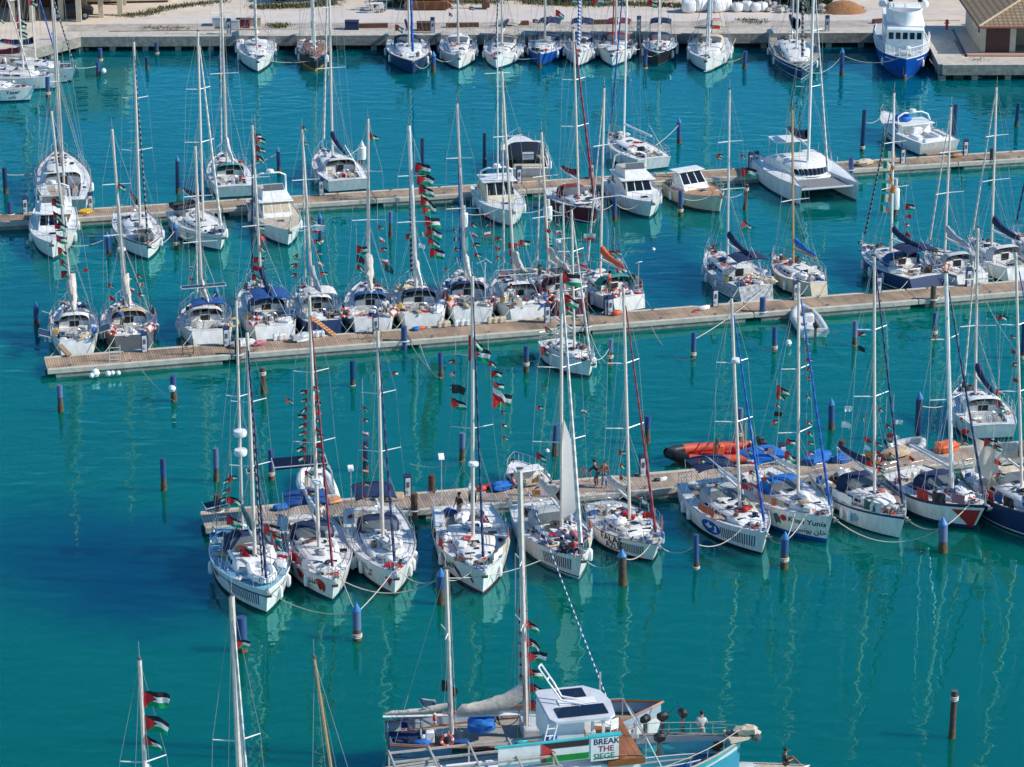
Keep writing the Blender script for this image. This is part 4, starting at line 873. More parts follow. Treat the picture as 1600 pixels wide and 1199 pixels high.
yacht('C13', (1108, 390, 1.2), (1180, 470, 0), 4.0, 'the speckled grey yacht', 'yacht with speckled grey hull and navy boom cover beside empty water', top=(1140, 141), mt=.60, group=g2, top_m='speckle', hood=None, bim='navycloth', cover=('navycloth', .2), furlm=None, seed=42, hull=dict(stern_rake=-.05, ws=.64), stripe='white', buoy=[(.6, 'redor')], cab=(.34, .8, .36), nwin=3, mastm='alu')
yacht('C14', (1209, 404, 1.1), (1278, 465, 0), 3.4, 'the cream yacht with wooden mast', 'cream hulled yacht with varnished wooden mast and bright blue boom cover', top=(1238, 172), mt=.56, group=g2, top_m='cream', hood=None, cover=('brightblue', .2), furlm=None, mastm='mastwood', seed=43, hull=dict(stern_rake=-.05, ws=.4, rake=.09), stripe='maroon', cab=(.32, .76, .36), coverr=.19, trim='teak')
yacht('C15', (1348, 380, 1.3), (1447, 455, 0), 4.3, 'the navy yacht with tricolour string', 'navy hulled yacht with blue bimini and orange lifebuoy flying tricolour flags', top=(1397, 146), mt=.55, group=g2, top_m='navy', bottom='maroon', stripe='white', hood='bluecloth', bim='navycloth', cover=('navycloth', .15), furlm='furldark', seed=44, hull=dict(ws=.68, stern_rake=-.06), buoy=[(-1.7, 'orange')], cab=(.38, .8, .42), floor='teak', mastm='mastw', deckm='gel')
yacht('C16', (1450, 388, 1.2), (1518, 452, 0), 3.7, 'the grey striped yacht', 'white yacht with grey side stripe and slack grey sail on its boom', top=(1486, 168), mt=.62, group=g2, top_m='gel', sheerband='dgrey', hood='lgrey', cover=('grey', .3), furlm='furlwhite', seed=45, hull=dict(stern_rake=-.05, ws=.68), cab=(.34, .8, .42))
yacht('C17', (1517, 374, 1.2), (1597, 440, 0), 4.0, 'the yacht with lettered navy boom cover', 'white yacht with navy boom cover third from right along the middle pier', top=(1557, 137), mt=.60, group=g2, hood='sailw', cover=('navycloth', .12), furlm='furlwhite', seed=46, hull=dict(stern_rake=-.05, ws=.68), bottom='dgreen', cab=(.34, .8, .34), nwin=3, coverr=.28)
yacht('C18', (1584, 366, 1.2), (1668, 432, 0), 4.0, 'the yacht cut by the right edge', 'white yacht mostly outside the right edge above the middle pier', H=16, group=g2, hood='navycloth', seed=47, far=True)
yacht('D1', (916, 588, 0), (862, 530, 1.0), 3.0, 'the small white yacht below the middle pier', 'small white yacht moored alone on the near side of the middle pier', top=(893, 328), mt=.58, F=.95, group='small yacht', hood=None, bim=None, furlm='furlwhite', seed=48, cover=None, boom=True, stripe='maroon', bottom='dgrey', cab=(.30, .82, .40), nwin=2, fend=[(.8, 1)], hull=dict(ws=.7))
yacht('E4', (1505, 604, 1.1), (1552, 690, 0), 3.8, 'the yacht behind the nearest pier', 'white yacht with round stern moored beyond the nearest pier at right', top=(1528, 357), mt=.62, group='yacht', hood='white', cover=('navycloth', .15), furlm='furlwhite', seed=49, stripe='navy', hull=dict(ws=.74), cab=(.36, .8, .36), wheels=1)
# ---- pier 1
g1 = 'boats moored at the farthest pier'
yacht('A1', (92, 232, 1.3), (104, 334, 0), 4.5, 'the broad ketch beyond the far pier', 'broad two masted yacht beyond left end of the far pier', H=21, mt=.62, group=g1, hood='white', cover=('sail', .5), furlm='furlwhite', seed=51, hull=dict(ws=.7), trim='varnish', sheerband='brown', mast2=(.2, 15.5, None), cab=(.34, .78, .5), far=True)
yacht('A2', (346, 240, 1.2), (368, 312, 0), 3.6, 'the yacht with teal cockpit cover', 'white yacht with teal cloth over its cockpit beyond the far pier', H=19, mt=.58, group=g1, bim=None, hood='tealcloth', cover=('sailw', .2), furlm='furlwhite', seed=52, bottom='dgreen', cab=(.36, .78, .36), far=True, hull=dict(ws=.8))
yacht('A3', (505, 234, 1.2), (545, 302, 0), 4.0, 'the yacht with raised navy boom', 'white yacht with dark side stripe and navy boom cover beyond the far pier', H=19, mt=.62, group=g1, hood='sailw', cover=('navycloth', .15), furlm='furlwhite', furlr=.09, seed=53, bottom='dgreen', sheerband='navy', cab=(.34, .78, .4), far=True, hull=dict(ws=.82))
yacht('A5', (953, 210, 1.2), (1022, 268, 0), 3.8, 'the cluttered white yacht by the far pier', 'white yacht with cluttered deck and bare white mast beyond the far pier', H=19, mt=.68, group=g1, hood=None, cover=None, furlm='furlblue', seed=54, cab=(.3, .78, .4), far=True, mastm='mastw', hull=dict(ws=.8))
yacht('B2', (231, 406, 0), (203, 334, 1.0), 3.6, 'the yacht with dinghy on foredeck', 'white yacht with covered grey dinghy on its foredeck at the far pier', top=(209, 66), mt=.58, group=g1, hood=None, cover=('black', .2), furlm='furldark', seed=55, bottom='dgreen', sheerband='dgrey', cab=(.3, .68, .4), far=True)
yacht('B3', (343, 392, 0), (283, 330, 1.0), 3.5, 'the cream striped yacht at the far pier', 'white yacht with round black cover at its stern at the far pier', top=(309, 50), mt=.55, group=g1, hood=None, cover=('navycloth', .3), furlm='furlwhite', furlr=.09, seed=56, bottom='dgreen', cove='tan', cab=(.34, .74, .36), far=True)
yacht('B6', (925, 349, 0), (872, 295, 1.0), 3.6, 'the white decked maroon yacht', 'maroon hulled yacht with white deck and maroon furled headsail at the far pier', top=(896, 46), mt=.55, group=g1, top_m='maroon', hood='maroonc', cover=('maroonc', .2), furlm='furlred', furlr=.09, seed=57, bottom='black', stripe='white', cab=(.34, .74, .36), far=True)
# ---- quay row
g0 = 'yachts moored at the quay'
def qy(key, bow, stern, B, who, label, **k):
    k.setdefault('H', 17); k.setdefault('group', g0); yacht(key, bow, stern, B, who, label, far=True, **k)
qy('Q1', (403, 114, 0), (398, 52, 1.1), 3.7, 'the leftmost quay yacht', 'white yacht at the quay with navy sail bag, leftmost of the row', hood=None, cover=NC, furlm='furlwhite', seed=61, bottom='dgreen', mastm='mastw', stripe='maroon')
qy('Q2', (493, 112, 0), (487, 58, 1.1), 3.1, 'the black ketch at the quay', 'small black hulled wooden ketch with ochre waterline band at the quay', top_m='black', stripe='ochre', wide=True, deckm='teakgrey', cabm='varnish', hood=None, bim=None, cover=('sail', .5), furlm='furlwhite', seed=62, mast2=(.2, 12.0, None), H=16, trim='varnish', mastm='mastw', bottom='ochre')
qy('Q3', (645, 116, 0), (632, 55, 1.2), 4.2, 'the navy yacht with blue headsail', 'large navy hulled yacht with blue furled headsail at the quay', top_m='navy', hood='navycloth', bim=None, furlm='furlblue', furlr=.11, seed=63, trim='teak', H=19, bottom='black', cab=(.34, .74, .5))
qy('Q4', (717, 109, 0), (715, 56, 1.1), 3.6, 'the yacht with empty bimini frame', 'white yacht with arched awning frame at the quay', hood='white', bim=None, furlm=None, seed=64, H=15, bottom='black', solarp=None)
qy('Q5', (776, 108, 0), (797, 57, 1.1), 3.8, 'the yacht with tan awning', 'white yacht with tan awning at the quay', hood='beige', bim='beige', furlm='furldark', seed=65)
qy('Q6', (844, 103, 0), (863, 53, 1.1), 3.5, 'the blue banded quay yacht', 'blue hulled yacht with blue awning at the quay', top_m='royal', sheerband='white', hood='navycloth', bim='navycloth', furlm=None, seed=66, bottom='black')
qy('Q7', (904, 104, 0), (911, 54, 1.1), 3.4, 'the yacht with spiral headsail', 'white yacht with blue and white spiral furled headsail at the quay', hood='navycloth', bim='navycloth', furlm='furlbw', furlr=.13, seed=67)
qy('Q8', (957, 104, 0), (969, 54, 1.1), 3.7, 'the yacht with maroon awning', 'cream white yacht with maroon awning at the quay', hood='maroonc', bim='maroonc', furlm='furlred', cover=('beige', .4), seed=68, deckm='teakgrey')
qy('Q9', (1028, 103, 0), (1033, 54, 1.1), 3.3, 'the black and green quay yacht', 'black hulled yacht with navy awnings at the quay', top_m='black', hood='navycloth', bim='navycloth', furlm='furlwhite', stripe='dgreen', seed=69, cabm='gel')
qy('Q10', (1103, 113, 0), (1113, 55, 1.2), 4.2, 'the ketch with cream tent', 'white ketch with large cream tent over its cockpit at the quay', hood='beige', bim='beige', furlm='furlwhite', seed=70, mast2=(.22, 14.0, None), H=18, mastm='mastw', cab=(.34, .74, .5), bottom='black')
qy('Q11', (1252, 127, 0), (1232, 50, 1.2), 4.7, 'the big navy ketch at the quay', 'biggest navy ketch of the quay with navy sail bag and pale rail', top_m='navy', deckm='teakgrey', hood=None, bim=None, cabm='gel', cover=('navycloth', .4), furlm='furldark', furlr=.10, seed=71, trim='lgrey', H=22, mast2=(.25, 17, ('navycloth', .3)), bottom='black', stripe='white', cab=(.34, .78, .5), coverr=.45, mastm='mastw', cove='white')
# left group, bows to the right
qy('L1', (110, 128, 0), (-10, 92, 1.1), 3.8, 'the hindmost left yacht', 'white yacht with bow to the right, farthest of three at left edge', mt=.52, hood=None, cover=NC, furlm='furldark', seed=72, cab=(.34, .76, .4), H=16)
qy('L2', (88, 139, 0), (-60, 110, 1.1), 4.0, 'the middle left yacht', 'white yacht with bow to the right, middle of three at left edge', mt=.62, hood=None, cover=('maroonc', .3), furlm='furlblue', seed=73, cab=(.34, .76, .4), H=17)
qy('L3', (45, 158, 0), (-105, 128, 1.1), 4.0, 'the nearest left yacht', 'white yacht with bow to the right and melon slice emblem at left edge', mt=.6, hood=None, cover=('maroonc', .3), furlm='furlwhite', seed=74, cab=(.34, .76, .4), H=17, bottom='black')
# ---- yachts whose hulls lie below the picture (their masts rise into it)
gx = 'yachts in the foreground, masts only in view'
yacht('X1', (262, 1560, 0), (205, 1380, 1.0), 3.8, 'the yacht below the lower left corner', 'yacht in left foreground whose mast head flies two big flags', top=(218, 1032), mt=.58, group=gx, hood='navycloth', furlm=None, seed=81, spread=(.45, .63), cover=('sail', .3))
yacht('X2', (412, 1620, 0), (350, 1430, 1.0), 4.2, 'the foreground yacht with furled sails', 'foreground yacht with thick mast and pale furled headsails', top=(362, 932), mt=.58, group=gx, hood='navycloth', furlm='furlwhite', seed=82, spread=(.4, .62), cover=('sail', .3), mastr=.13, furlr=.09, inner=(.85, .97, 'furlwhite'))
yacht('X3', (600, 1640, 0), (520, 1480, 1.0), 3.2, 'the foreground yacht with thin mast', 'foreground yacht showing only a thin reddish mast', top=(491, 1030), mt=.58, group=gx, hood='navycloth', furlm=None, seed=83, spread=(.45,), cover=None, mastr=.07, mastm='mastwood')
# ---- painted marks on the hulls
def B_(k): return BOATS[k]['h'], BOATS[k]['r']
for k, a, b, n, m in (('F1', .70, .96, 24, 'navy'), ('F5', .72, .95, 20, 'maroon'), ('F6', .70, .93, 22, 'dgrey'), ('F7', .70, .96, 24, 'navy')):
    h, r = B_(k); tally(h, r, -1, a, b, n, m)
h, r = B_('F8'); text_on_hull(h, r, 'Khan Yunis', -1, .735, .60, .46); text_on_hull(h, r, '\uFEB2\uFEE7\uFEEE\uFEF3 \uFEE5\uFE8E\uFEA7', -1, .78, .28, .44)
decal(h, r, -1, .70, .70, disc(.2), 'red'); decal(h, r, -1, .65, .6, [(-.25, .25), (0, .35), (.2, .1), (.25, -.3), (.05, -.2), (-.1, -.35), (-.2, -.05)], 'dgrey')
h, r = B_('F7'); decal(h, r, -1, .60, .56, disc(.42, 16, ex=2.0), 'royal'); decal(h, r, -1, .585, .58, [(-.35, .05), (-.1, .12), (.05, .33), (.12, .1), (.35, .12), (.2, -.05), (-.05, -.12)], 'white', 'dove', .018)
decal(h, r, -1, .645, .55, [(-.05, .2), (.12, .2), (.12, -.2), (-.2, -.2), (-.2, -.12), (-.02, -.12)], 'white', 'emblem', .018)
h, r = B_('F2')
for t, zc, rr_, a in ((.60, .6, .38, -.9), (.72, .55, .42, -.6), (.90, .52, .46, -.8)):
    decal(h, r, -1, t, zc, disc(rr_, 10, a, a+pi), 'red', 'poppy'); decal(h, r, -1, t-.01, zc-.08, disc(rr_*.5, 8, a-.3, a+pi-.3), 'maroon', 'poppy', .017)
text_on_hull(h, r, '♡', -1, .74, .5, .8) if False else None
text_on_hull(h, r, 'هند' if False else '\uFEAA\uFEE8\uFEEB', -1, .80, .5, .6)
h, r = B_('F3'); text_on_hull(h, r, '\uFEEE\uFE8E\uFEFC\uFEE0\uFE98 \uFEB3', -1, .68, .6, .42, 'dgreen'); text_on_hull(h, r, '\uFEEE\uFE8E\uFEFC', -1, .76, .38, .3)
decal(h, r, -1, .955, .55, [(-.35, .25), (.28, .28), (.05, -.35)], 'red', 'triangle'); text_on_hull(h, r, '~~~~~ ~~~ ~~~~', -1, .50, .42, .3, 'pink')
h, r = B_('F4')
for t, z0 in ((.64, .5), (.78, .42)):
    decal(h, r, -1, t, z0, [(-.3, .5), (.25, .12), (.38, -.28), (0, -.05), (-.28, .2)], 'red', 'melon_slice'); decal(h, r, -1, t, z0, [(-.33, .52), (.28, .14), (.42, -.3), (.30, -.34), (.16, .04), (-.35, .40)], 'black', 'melon_rind', .018)
decal(h, r, -1, .90, .5, [(-.2, .3), (.2, .1), (.15, -.25), (-.05, -.05)], 'green'); decal(h, r, -1, .91, .42, [(-.2, .2), (.2, .0), (.1, -.2)], 'red', 'emblem', .018); text_on_hull(h, r, '\uFEEE\uFE8E\uFEFC', -1, .68, .5, .55)
h, r = B_('F6'); text_on_hull(h, r, 'FALAS', -1, .52, .62, .6); text_on_hull(h, r, 'AZUR', -1, .56, .22, .55)
h, r = B_('F10'); b = MB()
def f10(u, v):
    t0 = .80+(.955-.80)*v; tt = t0+(.985-t0)*u; z = h.zs(tt)*(.08+(.80-.08)*(1-v)); p = h.pt(-1, tt, z); return (p.x+.01, p.y-.014, p.z)
b.grid(f10, 14, 12); b.build('red_triangle', 'red', r, smooth=False); text_on_hull(h, r, '\uFEAF\uFEE3\uFEEE\uFEED', -1, .88, .88, .26, 'white'); text_on_hull(h, r, 'ALVARADO', -1, .55, .6, .3, 'white') if False else None
h, r = B_('F9'); decal(h, r, -1, .66, .5, [(-.3, .2), (.1, .28), (.3, 0), (.1, -.25), (-.25, -.2)], 'skyblue'); b = MB()
for i in range(9): tt = .40+i*.018; p = h.pt(-1, tt, h.zs(tt)*.5); b.poly([(p.x-.1, p.y-.012, p.z+.25), (p.x+.02, p.y-.012, p.z+.35), (p.x+.12, p.y-.012, p.z-.25), (p.x-.02, p.y-.012, p.z-.3)])
b.build('graffiti', 'black', r, smooth=False)
h, r = B_('F1'); decal(h, r, -1, .52, .72, disc(.18), 'red'); text_on_hull(h, r, '\uFEEE\uFE8E\uFEFC', -1, .36, .6, .6, 'dgreen'); text_on_hull(h, r, '\uFEA3\uFEE8\uFEC8\uFEE0\uFE94', -1, .44, .55, .5, 'dgreen')
h, r = B_('L3'); decal(h, r, -1, .62, .55, [(-.45, .45), (-.2, .5), (.3, .05), (.4, -.45), (.2, -.5), (-.25, -.1)], 'red', 'melon_slice'); text_on_hull(h, r, 'Yaser', -1, .78, .62, .5); text_on_hull(h, r, '\uFEAE\uFEB3\uFE8E\uFEF3', -1, .80, .3, .4)
h, r = B_('C15'); text_on_hull(h, r, 'Sumud of Hope', -1 if False else 1, .55, .6, .45, 'white', italic=.3) if False else None
# ---- sail half raised on F5
b5 = BOATS['F5']; L5 = b5['L']; h5 = b5['h']
def lc5(px, py, dy=0): return b5['RM'].transposed() @ (AY(px, py, b5['my']+dy)-b5['loc'])
A5, T5, K5 = lc5(881, 655), lc5(877, 812, -.3), lc5(899, 800, -.6)
b = MB(); b.grid(lambda u, v: T5.lerp(K5, v).lerp(A5, u)+Vector((0, .0, 0))+(lc5(905, 740, -1.0)-lc5(890, 740))*(.75*sin(pi*u)*v**.7), 14, 6)
b.build('sail', 'sailcloth', b5['r'], angle=80)
def yd(k, *a): solar(BOATS[k]['r'], *a)
for k in ('F1', 'C7'):
    bb = BOATS[k]
r1 = BOATS['F1']; m2 = [o for o in r1['r'].children if o.name.startswith('mast')][-1]
for zz in (5.2, 6.3): MB().lathe([(0, -.14), (.34, -.14), (.38, 0), (.34, .16), (0, .22)], (.17*r1['L']+.35, 0, zz+1.2), 12).build('radar_dome', 'white', r1['r'])
# ================================================================== motor craft
def motor(key, bow, stern, B, who, label, F=1.1, top_m='gel', stripe='navy', bottom='navy', fly=True, cab=(.18, .62), hgt=1.05, win='glass', arch=True, cover=None, canopy=None, cat='motor boat', name='motor_yacht', group='motor cruisers at the farthest pier', hull=None, foredeck='gel2', cabm='gel', flags=None, screencover=None, mast=None, far=True, floor='teak', seatm='beige'):
    loc, hd, L = locate(bow, stern, rake=.8); hp = dict(ws=.88, tm=.35, rake=.09, p=2.6, sheer=.35, flare=.22); hp.update(hull or {})
    h = Hull(L, B, F, **hp); r = empty(name, loc, hd, label, cat, group); RM = Matrix.Rotation(hd, 3, 'Z')
    h.mesh(r, top_m, stripe, bottom, None, False); h.deck(r, foredeck, floor, (.04, cab[0]), .8, .45)
    # deckhouse with raked windscreen
    x0, x1 = cab[0]*L, cab[1]*L; w0, w1 = h.hb(cab[0])*.80, h.hb(cab[1])*.66; z = h.zs(.3)-.03; xr = x1-hgt*1.0
    def house(b, xa, xb, xc, wa, wb, z0, z1, sh=.88):
        P = [(xa, wa, z0), (xb, wb, z0), (xb, -wb, z0), (xa, -wa, z0)]; Q = [(xa+.1, wa*sh, z1), (xc, wb*sh*.98, z1), (xc, -wb*sh*.98, z1), (xa+.1, -wa*sh, z1)]
        n = len(b.v); b.v += P+Q
        for q in ((0, 4, 5, 1), (1, 5, 6, 2), (2, 6, 7, 3), (3, 7, 4, 0), (4, 7, 6, 5)): b.f.append(tuple(n+i for i in q)); b.m.append(0)
        return P, Q
    b = MB(); P, Q = house(b, x0, x1, xr, w0, w1, z, z+hgt); c = b.build('cabin', cabm, r, smooth=False)
    def lerp(a, b2, t): return Vector(a).lerp(Vector(b2), t)
    def pane(A, B2, C_, D, u0, u1, v0, v1, off, nm='window', m=win):
        f = lambda u, v: lerp(lerp(A, B2, u), lerp(D, C_, u), v); q = [f(u0, v0), f(u1, v0), f(u1, v1), f(u0, v1)]; nn = (q[1]-q[0]).cross(q[3]-q[0]).normalized()*off
        bb = MB(); bb.quad(*[x+nn for x in q]); return bb.build(nm, m, c, smooth=False)
    for k in range(3): pane(P[2], P[1], Q[1], Q[2], .04+.32*k, .32+.32*k, .35, .92, .012, 'windscreen', screencover or win)
    for k in range(3):
        pane(P[1], P[0], Q[0], Q[1], .06+.3*k, .32+.3*k, .38, .85, .012); pane(P[3], P[2], Q[2], Q[3], .06+.3*k, .32+.3*k, .38, .85, .012)
    MB().box(((x0+xr)/2-.1, 0, z+hgt+.04), (xr-x0+.8, w0*1.9, .09), bev=.04).build('roof', 'gel', c)
    if fly:
        zz = z+hgt+.08; b = MB(); house(b, x0+.2, xr-.2, xr-.7, w0*.8, w1*.85, zz, zz+.62, .9); fb = b.build('flybridge', cabm, r, smooth=False)
        MB().box((x0+(xr-x0)*.42, 0, zz+.625), ((xr-x0)*.62, w0*1.25, .02)).build('seat', 'beige', fb, smooth=False)
        b = MB(); b.quad((xr-.66, -w1*.7, zz+.6), (xr-.66, w1*.7, zz+.6), (xr-.95, w1*.66, zz+1.0), (xr-.95, -w1*.66, zz+1.0)); b.build('wind_deflector', 'vinyl', fb, smooth=False)
    zt = z+hgt+(.9 if fly else .1)
    if arch:
        b = MB(); xa = x0+.5; pts = [Vector((xa-.5, w0*.95, z+.3)), Vector((xa, w0*.85, zt+.5)), Vector((xa+.1, w0*.5, zt+.75)), Vector((xa+.1, -w0*.5, zt+.75)), Vector((xa, -w0*.85, zt+.5)), Vector((xa-.5, -w0*.95, z+.3))]; b.path(pts, .07, 6); a = b.build('radar_arch', 'white', r)
        MB().lathe([(0, 0), (.28, 0), (.3, .12), (.25, .22), (0, .25)], (xa+.1, 0, zt+.8), 10).build('radar_dome', 'white', a)
    if canopy:
        b = MB(); b.grid(lambda u, v: (x0-.1+(-x0*.85)*u, w0*1.0*math.copysign(abs(cos(pi*v))**.5, cos(pi*v)), z+.1+(hgt+.5)*(1-.25*u)*max(0, sin(pi*v))**.5), 4, 10); e = b.build('canopy', canopy, r, angle=60)
        MB().box((x0*.2-.12, 0, z+.95), (.02, .9, .6), tilt=(0, .12, 0)).build('window', 'white', e, smooth=False)
    if mast: b = MB(); b.tube((x0+mast[0], 0, z+hgt), (x0+mast[0], 0, mast[1]), .07, .04, 6); b.tube((x0+mast[0], -1, mast[1]*.72), (x0+mast[0], 1, mast[1]*.72), .03, n=4); b.build('mast', 'mastw', r)
    b = MB()
    for side in (1, -1):
        top = [];
        for i in range(7): t = cab[1]-.2+(1.2-cab[1])*i/6*.98; t = min(t, .985); p = Vector((t*L, side*(h.hb(t)-.06), h.dz(t))); b.tube(p, p+Vector((0, 0, .55)), .015, n=4, cap=False); top.append(p+Vector((0, 0, .55)))
        b.path(top, .018, 4)
    b.tube(top[-1], (top[-1].x, -top[-1].y, top[-1].z), .018, n=4); b.build('bow_rail', 'steel', r)
    MB().box((-.35, 0, .35), (.8, B*.75, .08), bev=.03).build('swim_platform', 'teak', r)
    hatch(r, (cab[1]+.12)*L, 0, h.zs(cab[1]+.12), .5); MB().box((.05*L, 0, F+.1), (.5, B*.62, .35), bev=.1).build('stern_seat', seatm, r)
    b = MB(); b.tube((L-.3, 0, h.dz(1)+.08), (L+.25, 0, h.dz(1)), .04, n=5); b.box((L+.25, 0, h.dz(1)-.1), (.08, .34, .2), bev=.02); b.build('anchor', 'dgrey', r)
    fenders(h, r, [(.3, 1), (.6, 1), (.3, -1), (.55, -1)])
    BOATS[key] = dict(r=r, h=h, loc=loc, hd=hd, L=L, who=who, RM=RM, my=(loc+RM @ Vector((L*.4, 0, 0))).y, zr=lambda t: z+hgt, cab=cab, mt=.4, z=z, hgt=hgt, x0=x0, w0=w0)
    print('MOTOR %s L=%.1f hd=%.0f' % (key, L, math.degrees(hd))); return r
motor('B1', (83, 406, 0), (86, 328, 1.0), 3.6, 'the leftmost motor cruiser', 'white flybridge motor cruiser under flag strings at left end of far pier', cab=(.2, .58), bottom='dgrey')
motor('B4', (450, 386, 0), (415, 312, 1.0), 3.6, 'the motor cruiser with covered windows', 'white motor cruiser with cream covered windscreen at the far pier', cab=(.18, .55), screencover='beige', foredeck='beige', bottom='navy')
motor('B7', (1014, 341, 0), (972, 280, 1.0), 3.8, 'the white motor yacht with glass wheelhouse', 'white flybridge motor yacht with dark windscreen beside the cream boat', cab=(.2, .64), bottom='dgrey')
motor('B5', (798, 355, 0), (766, 292, 1.0), 3.7, 'the motorsailer', 'white motorsailer with upright cabin and light frame above cockpit at the far pier', cab=(.22, .55), bottom='dgrey', fly=False, hgt=1.3, mast=(1.0, 15), cabm='cream', arch=True)
motor('B8', (1118, 331, 0), (1056, 284, 1.0), 3.5, 'the cream wooden cruiser', 'cream hulled launch with orange tan foredeck and small wheelhouse', top_m='cream', stripe='maroon', bottom='dgrey', fly=False, cab=(.22, .48), hgt=1.25, foredeck='ochre2', arch=False, hull=dict(ws=.75, rake=.05), cabm='gel')
motor('A4', (812, 214, 1.2), (826, 285, 0), 4.0, 'the cruiser under black canopy', 'white cruiser seen from astern under a black rounded canopy', cab=(.35, .62), fly=False, canopy='black2', arch=False, hgt=.8)
motor('A6', (1378, 178, 1.2), (1468, 243, 0), 4.2, 'the sports cruiser beyond the far pier', 'white sports cruiser with raised arch and blue covers beyond the far pier', cab=(.42, .62), fly=False, arch=True, hgt=.6, sheer=None) if False else motor('A6', (1378, 178, 1.2), (1468, 243, 0), 4.2, 'the sports cruiser beyond the far pier', 'white sports cruiser with raised arch and blue covers beyond the far pier', cab=(.42, .62), fly=False, arch=True, hgt=.6, cabm='gel', bottom='navy', stripe='navy', floor='gel2', seatm='white')
def catamaran():
    pL, pR = G(1256, 322, 0), G(1331, 315, 0); st = G(1222, 266, 0); d0 = ((pL+pR)/2-st); hd = math.atan2(d0.y, d0.x); L = d0.length; sep = (pR-pL).length/2+.2
    r = empty('catamaran', st, hd, 'white sailing catamaran with twin bows and navy boom cover', 'catamaran'); RM = Matrix.Rotation(hd, 3, 'Z')
    L = 11.0; sep = 2.35; st = (pL+pR)/2-RM @ Vector((L-.4, 0, 0)); r.location = st
    for s in (1, -1):
        h = Hull(L, 1.7, 1.35, ws=.7, rake=.03, sheer=.15, flare=.1); k = len(COL.objects); o = h.mesh(r, 'gel', 'navy', 'dgrey'); o.location = (0, s*sep, 0); dk = h.deck(r, 'gel2', 'gel2', (.02, .06), .5, .1); dk.location = (0, s*sep, 0)
        [setattr(c, 'location', (0, s*sep, 0)) for c in r.children if c.name.startswith('toe_rail') and c.location.length < .01]
    MB().box((L*.38, 0, .95), (L*.60, 2*sep-1.0, .75), bev=.15).build('bridgedeck', 'gel', r)
    b = MB(); rows = [(0, 1.0, 0), (.08, .97, .75), (.3, .86, 1.05), (.62, .8, 1.05), (.86, .68, .6), (1.0, .62, 0)]; N = 12
    for (u, wf, z) in rows:
        for j in range(N+1): a = -1+2*j/N; b.v.append((L*(.22+.46*u)-.9*abs(a)**3*u, a*2.45*wf, 1.32+z*(1-.3*abs(a)**4)))
    for i in range(5):
        for j in range(N): q = i*(N+1)+j; b.f.append((q, q+1, q+N+2, q+N+1)); b.m.append(0)
    for j in (0, N): b.f.append(tuple(i*(N+1)+j for i in range(6))); b.m.append(0)
    c = b.build('cabin', 'gel', r, angle=35)
    for j in range(8):
        a0, a1 = -1+2*(j+.62)/9, -1+2*(j+1.38)/9; q = []
        for (u, wf, z, aa) in ((.98, .625, .09, a0), (.98, .625, .09, a1), (.89, .67, .5, a1), (.89, .67, .5, a0)): q.append((L*(.22+.46*u)-.9*abs(aa)**3*u+.03, aa*2.45*wf, 1.34+z*(1-.3*abs(aa)**4)+.015))
        MB_ = MB(); MB_.quad(*q); MB_.build('window', 'glass', c, smooth=False)
    MB().box((L*.16, 0, 2.95), (2.0, 2.9, .08), bev=.03).build('hardtop', 'gel', r)
    b = MB()
    for x in (.9, 2.6):
        for s in (1, -1): b.tube((x, s*1.35, 1.5), (x+.05, s*1.35, 2.95), .03, n=5)
    b.build('hardtop_frame', 'steel', r)
    MB().box((L*.83, 0, 1.22), (L*.24, 2*sep-1.1, .03)).build('trampoline', mat('net', (.3,.3,.3), .9, var=.3, scale=30), r, smooth=False)
    MB().tube((L*.965, -sep, 1.3), (L*.965, sep, 1.3), .09, n=8).build('crossbeam', 'alu', r)
    h = Hull(L, 5.0, 1.35); my = (st+RM @ Vector((.56*L, 0, 0))).y; t2 = RM.transposed() @ (AY(1272, -40, my)-st)
    mast_rig(h, r, .56, t2, 'mastw', .13, (.4, .7), base_z=2.3, boom=5.0, cover=('navycloth', .15), furlm='furlwhite', furlr=.08, stay_x=L*.95, coverr=.34, boomang=0)
    for s in (1, -1):
        b = MB(); top = []
        for i in range(8): p = Vector((L*(.06+.9*i/7), s*(sep+.7*(1-(i/7)**3)), 1.45)); b.tube(p, p+Vector((0, 0, .6)), .015, n=4); top.append(p+Vector((0, 0, .6)))
        b.path(top, .01, 3); b.build('guard_rail', 'steel', r)
    BOATS['B9'] = dict(r=r, h=h, loc=st, hd=hd, L=L, who='the white catamaran', RM=RM, my=my, zr=lambda t: 2.3, cab=(.2, .6), mt=.56)
catamaran()
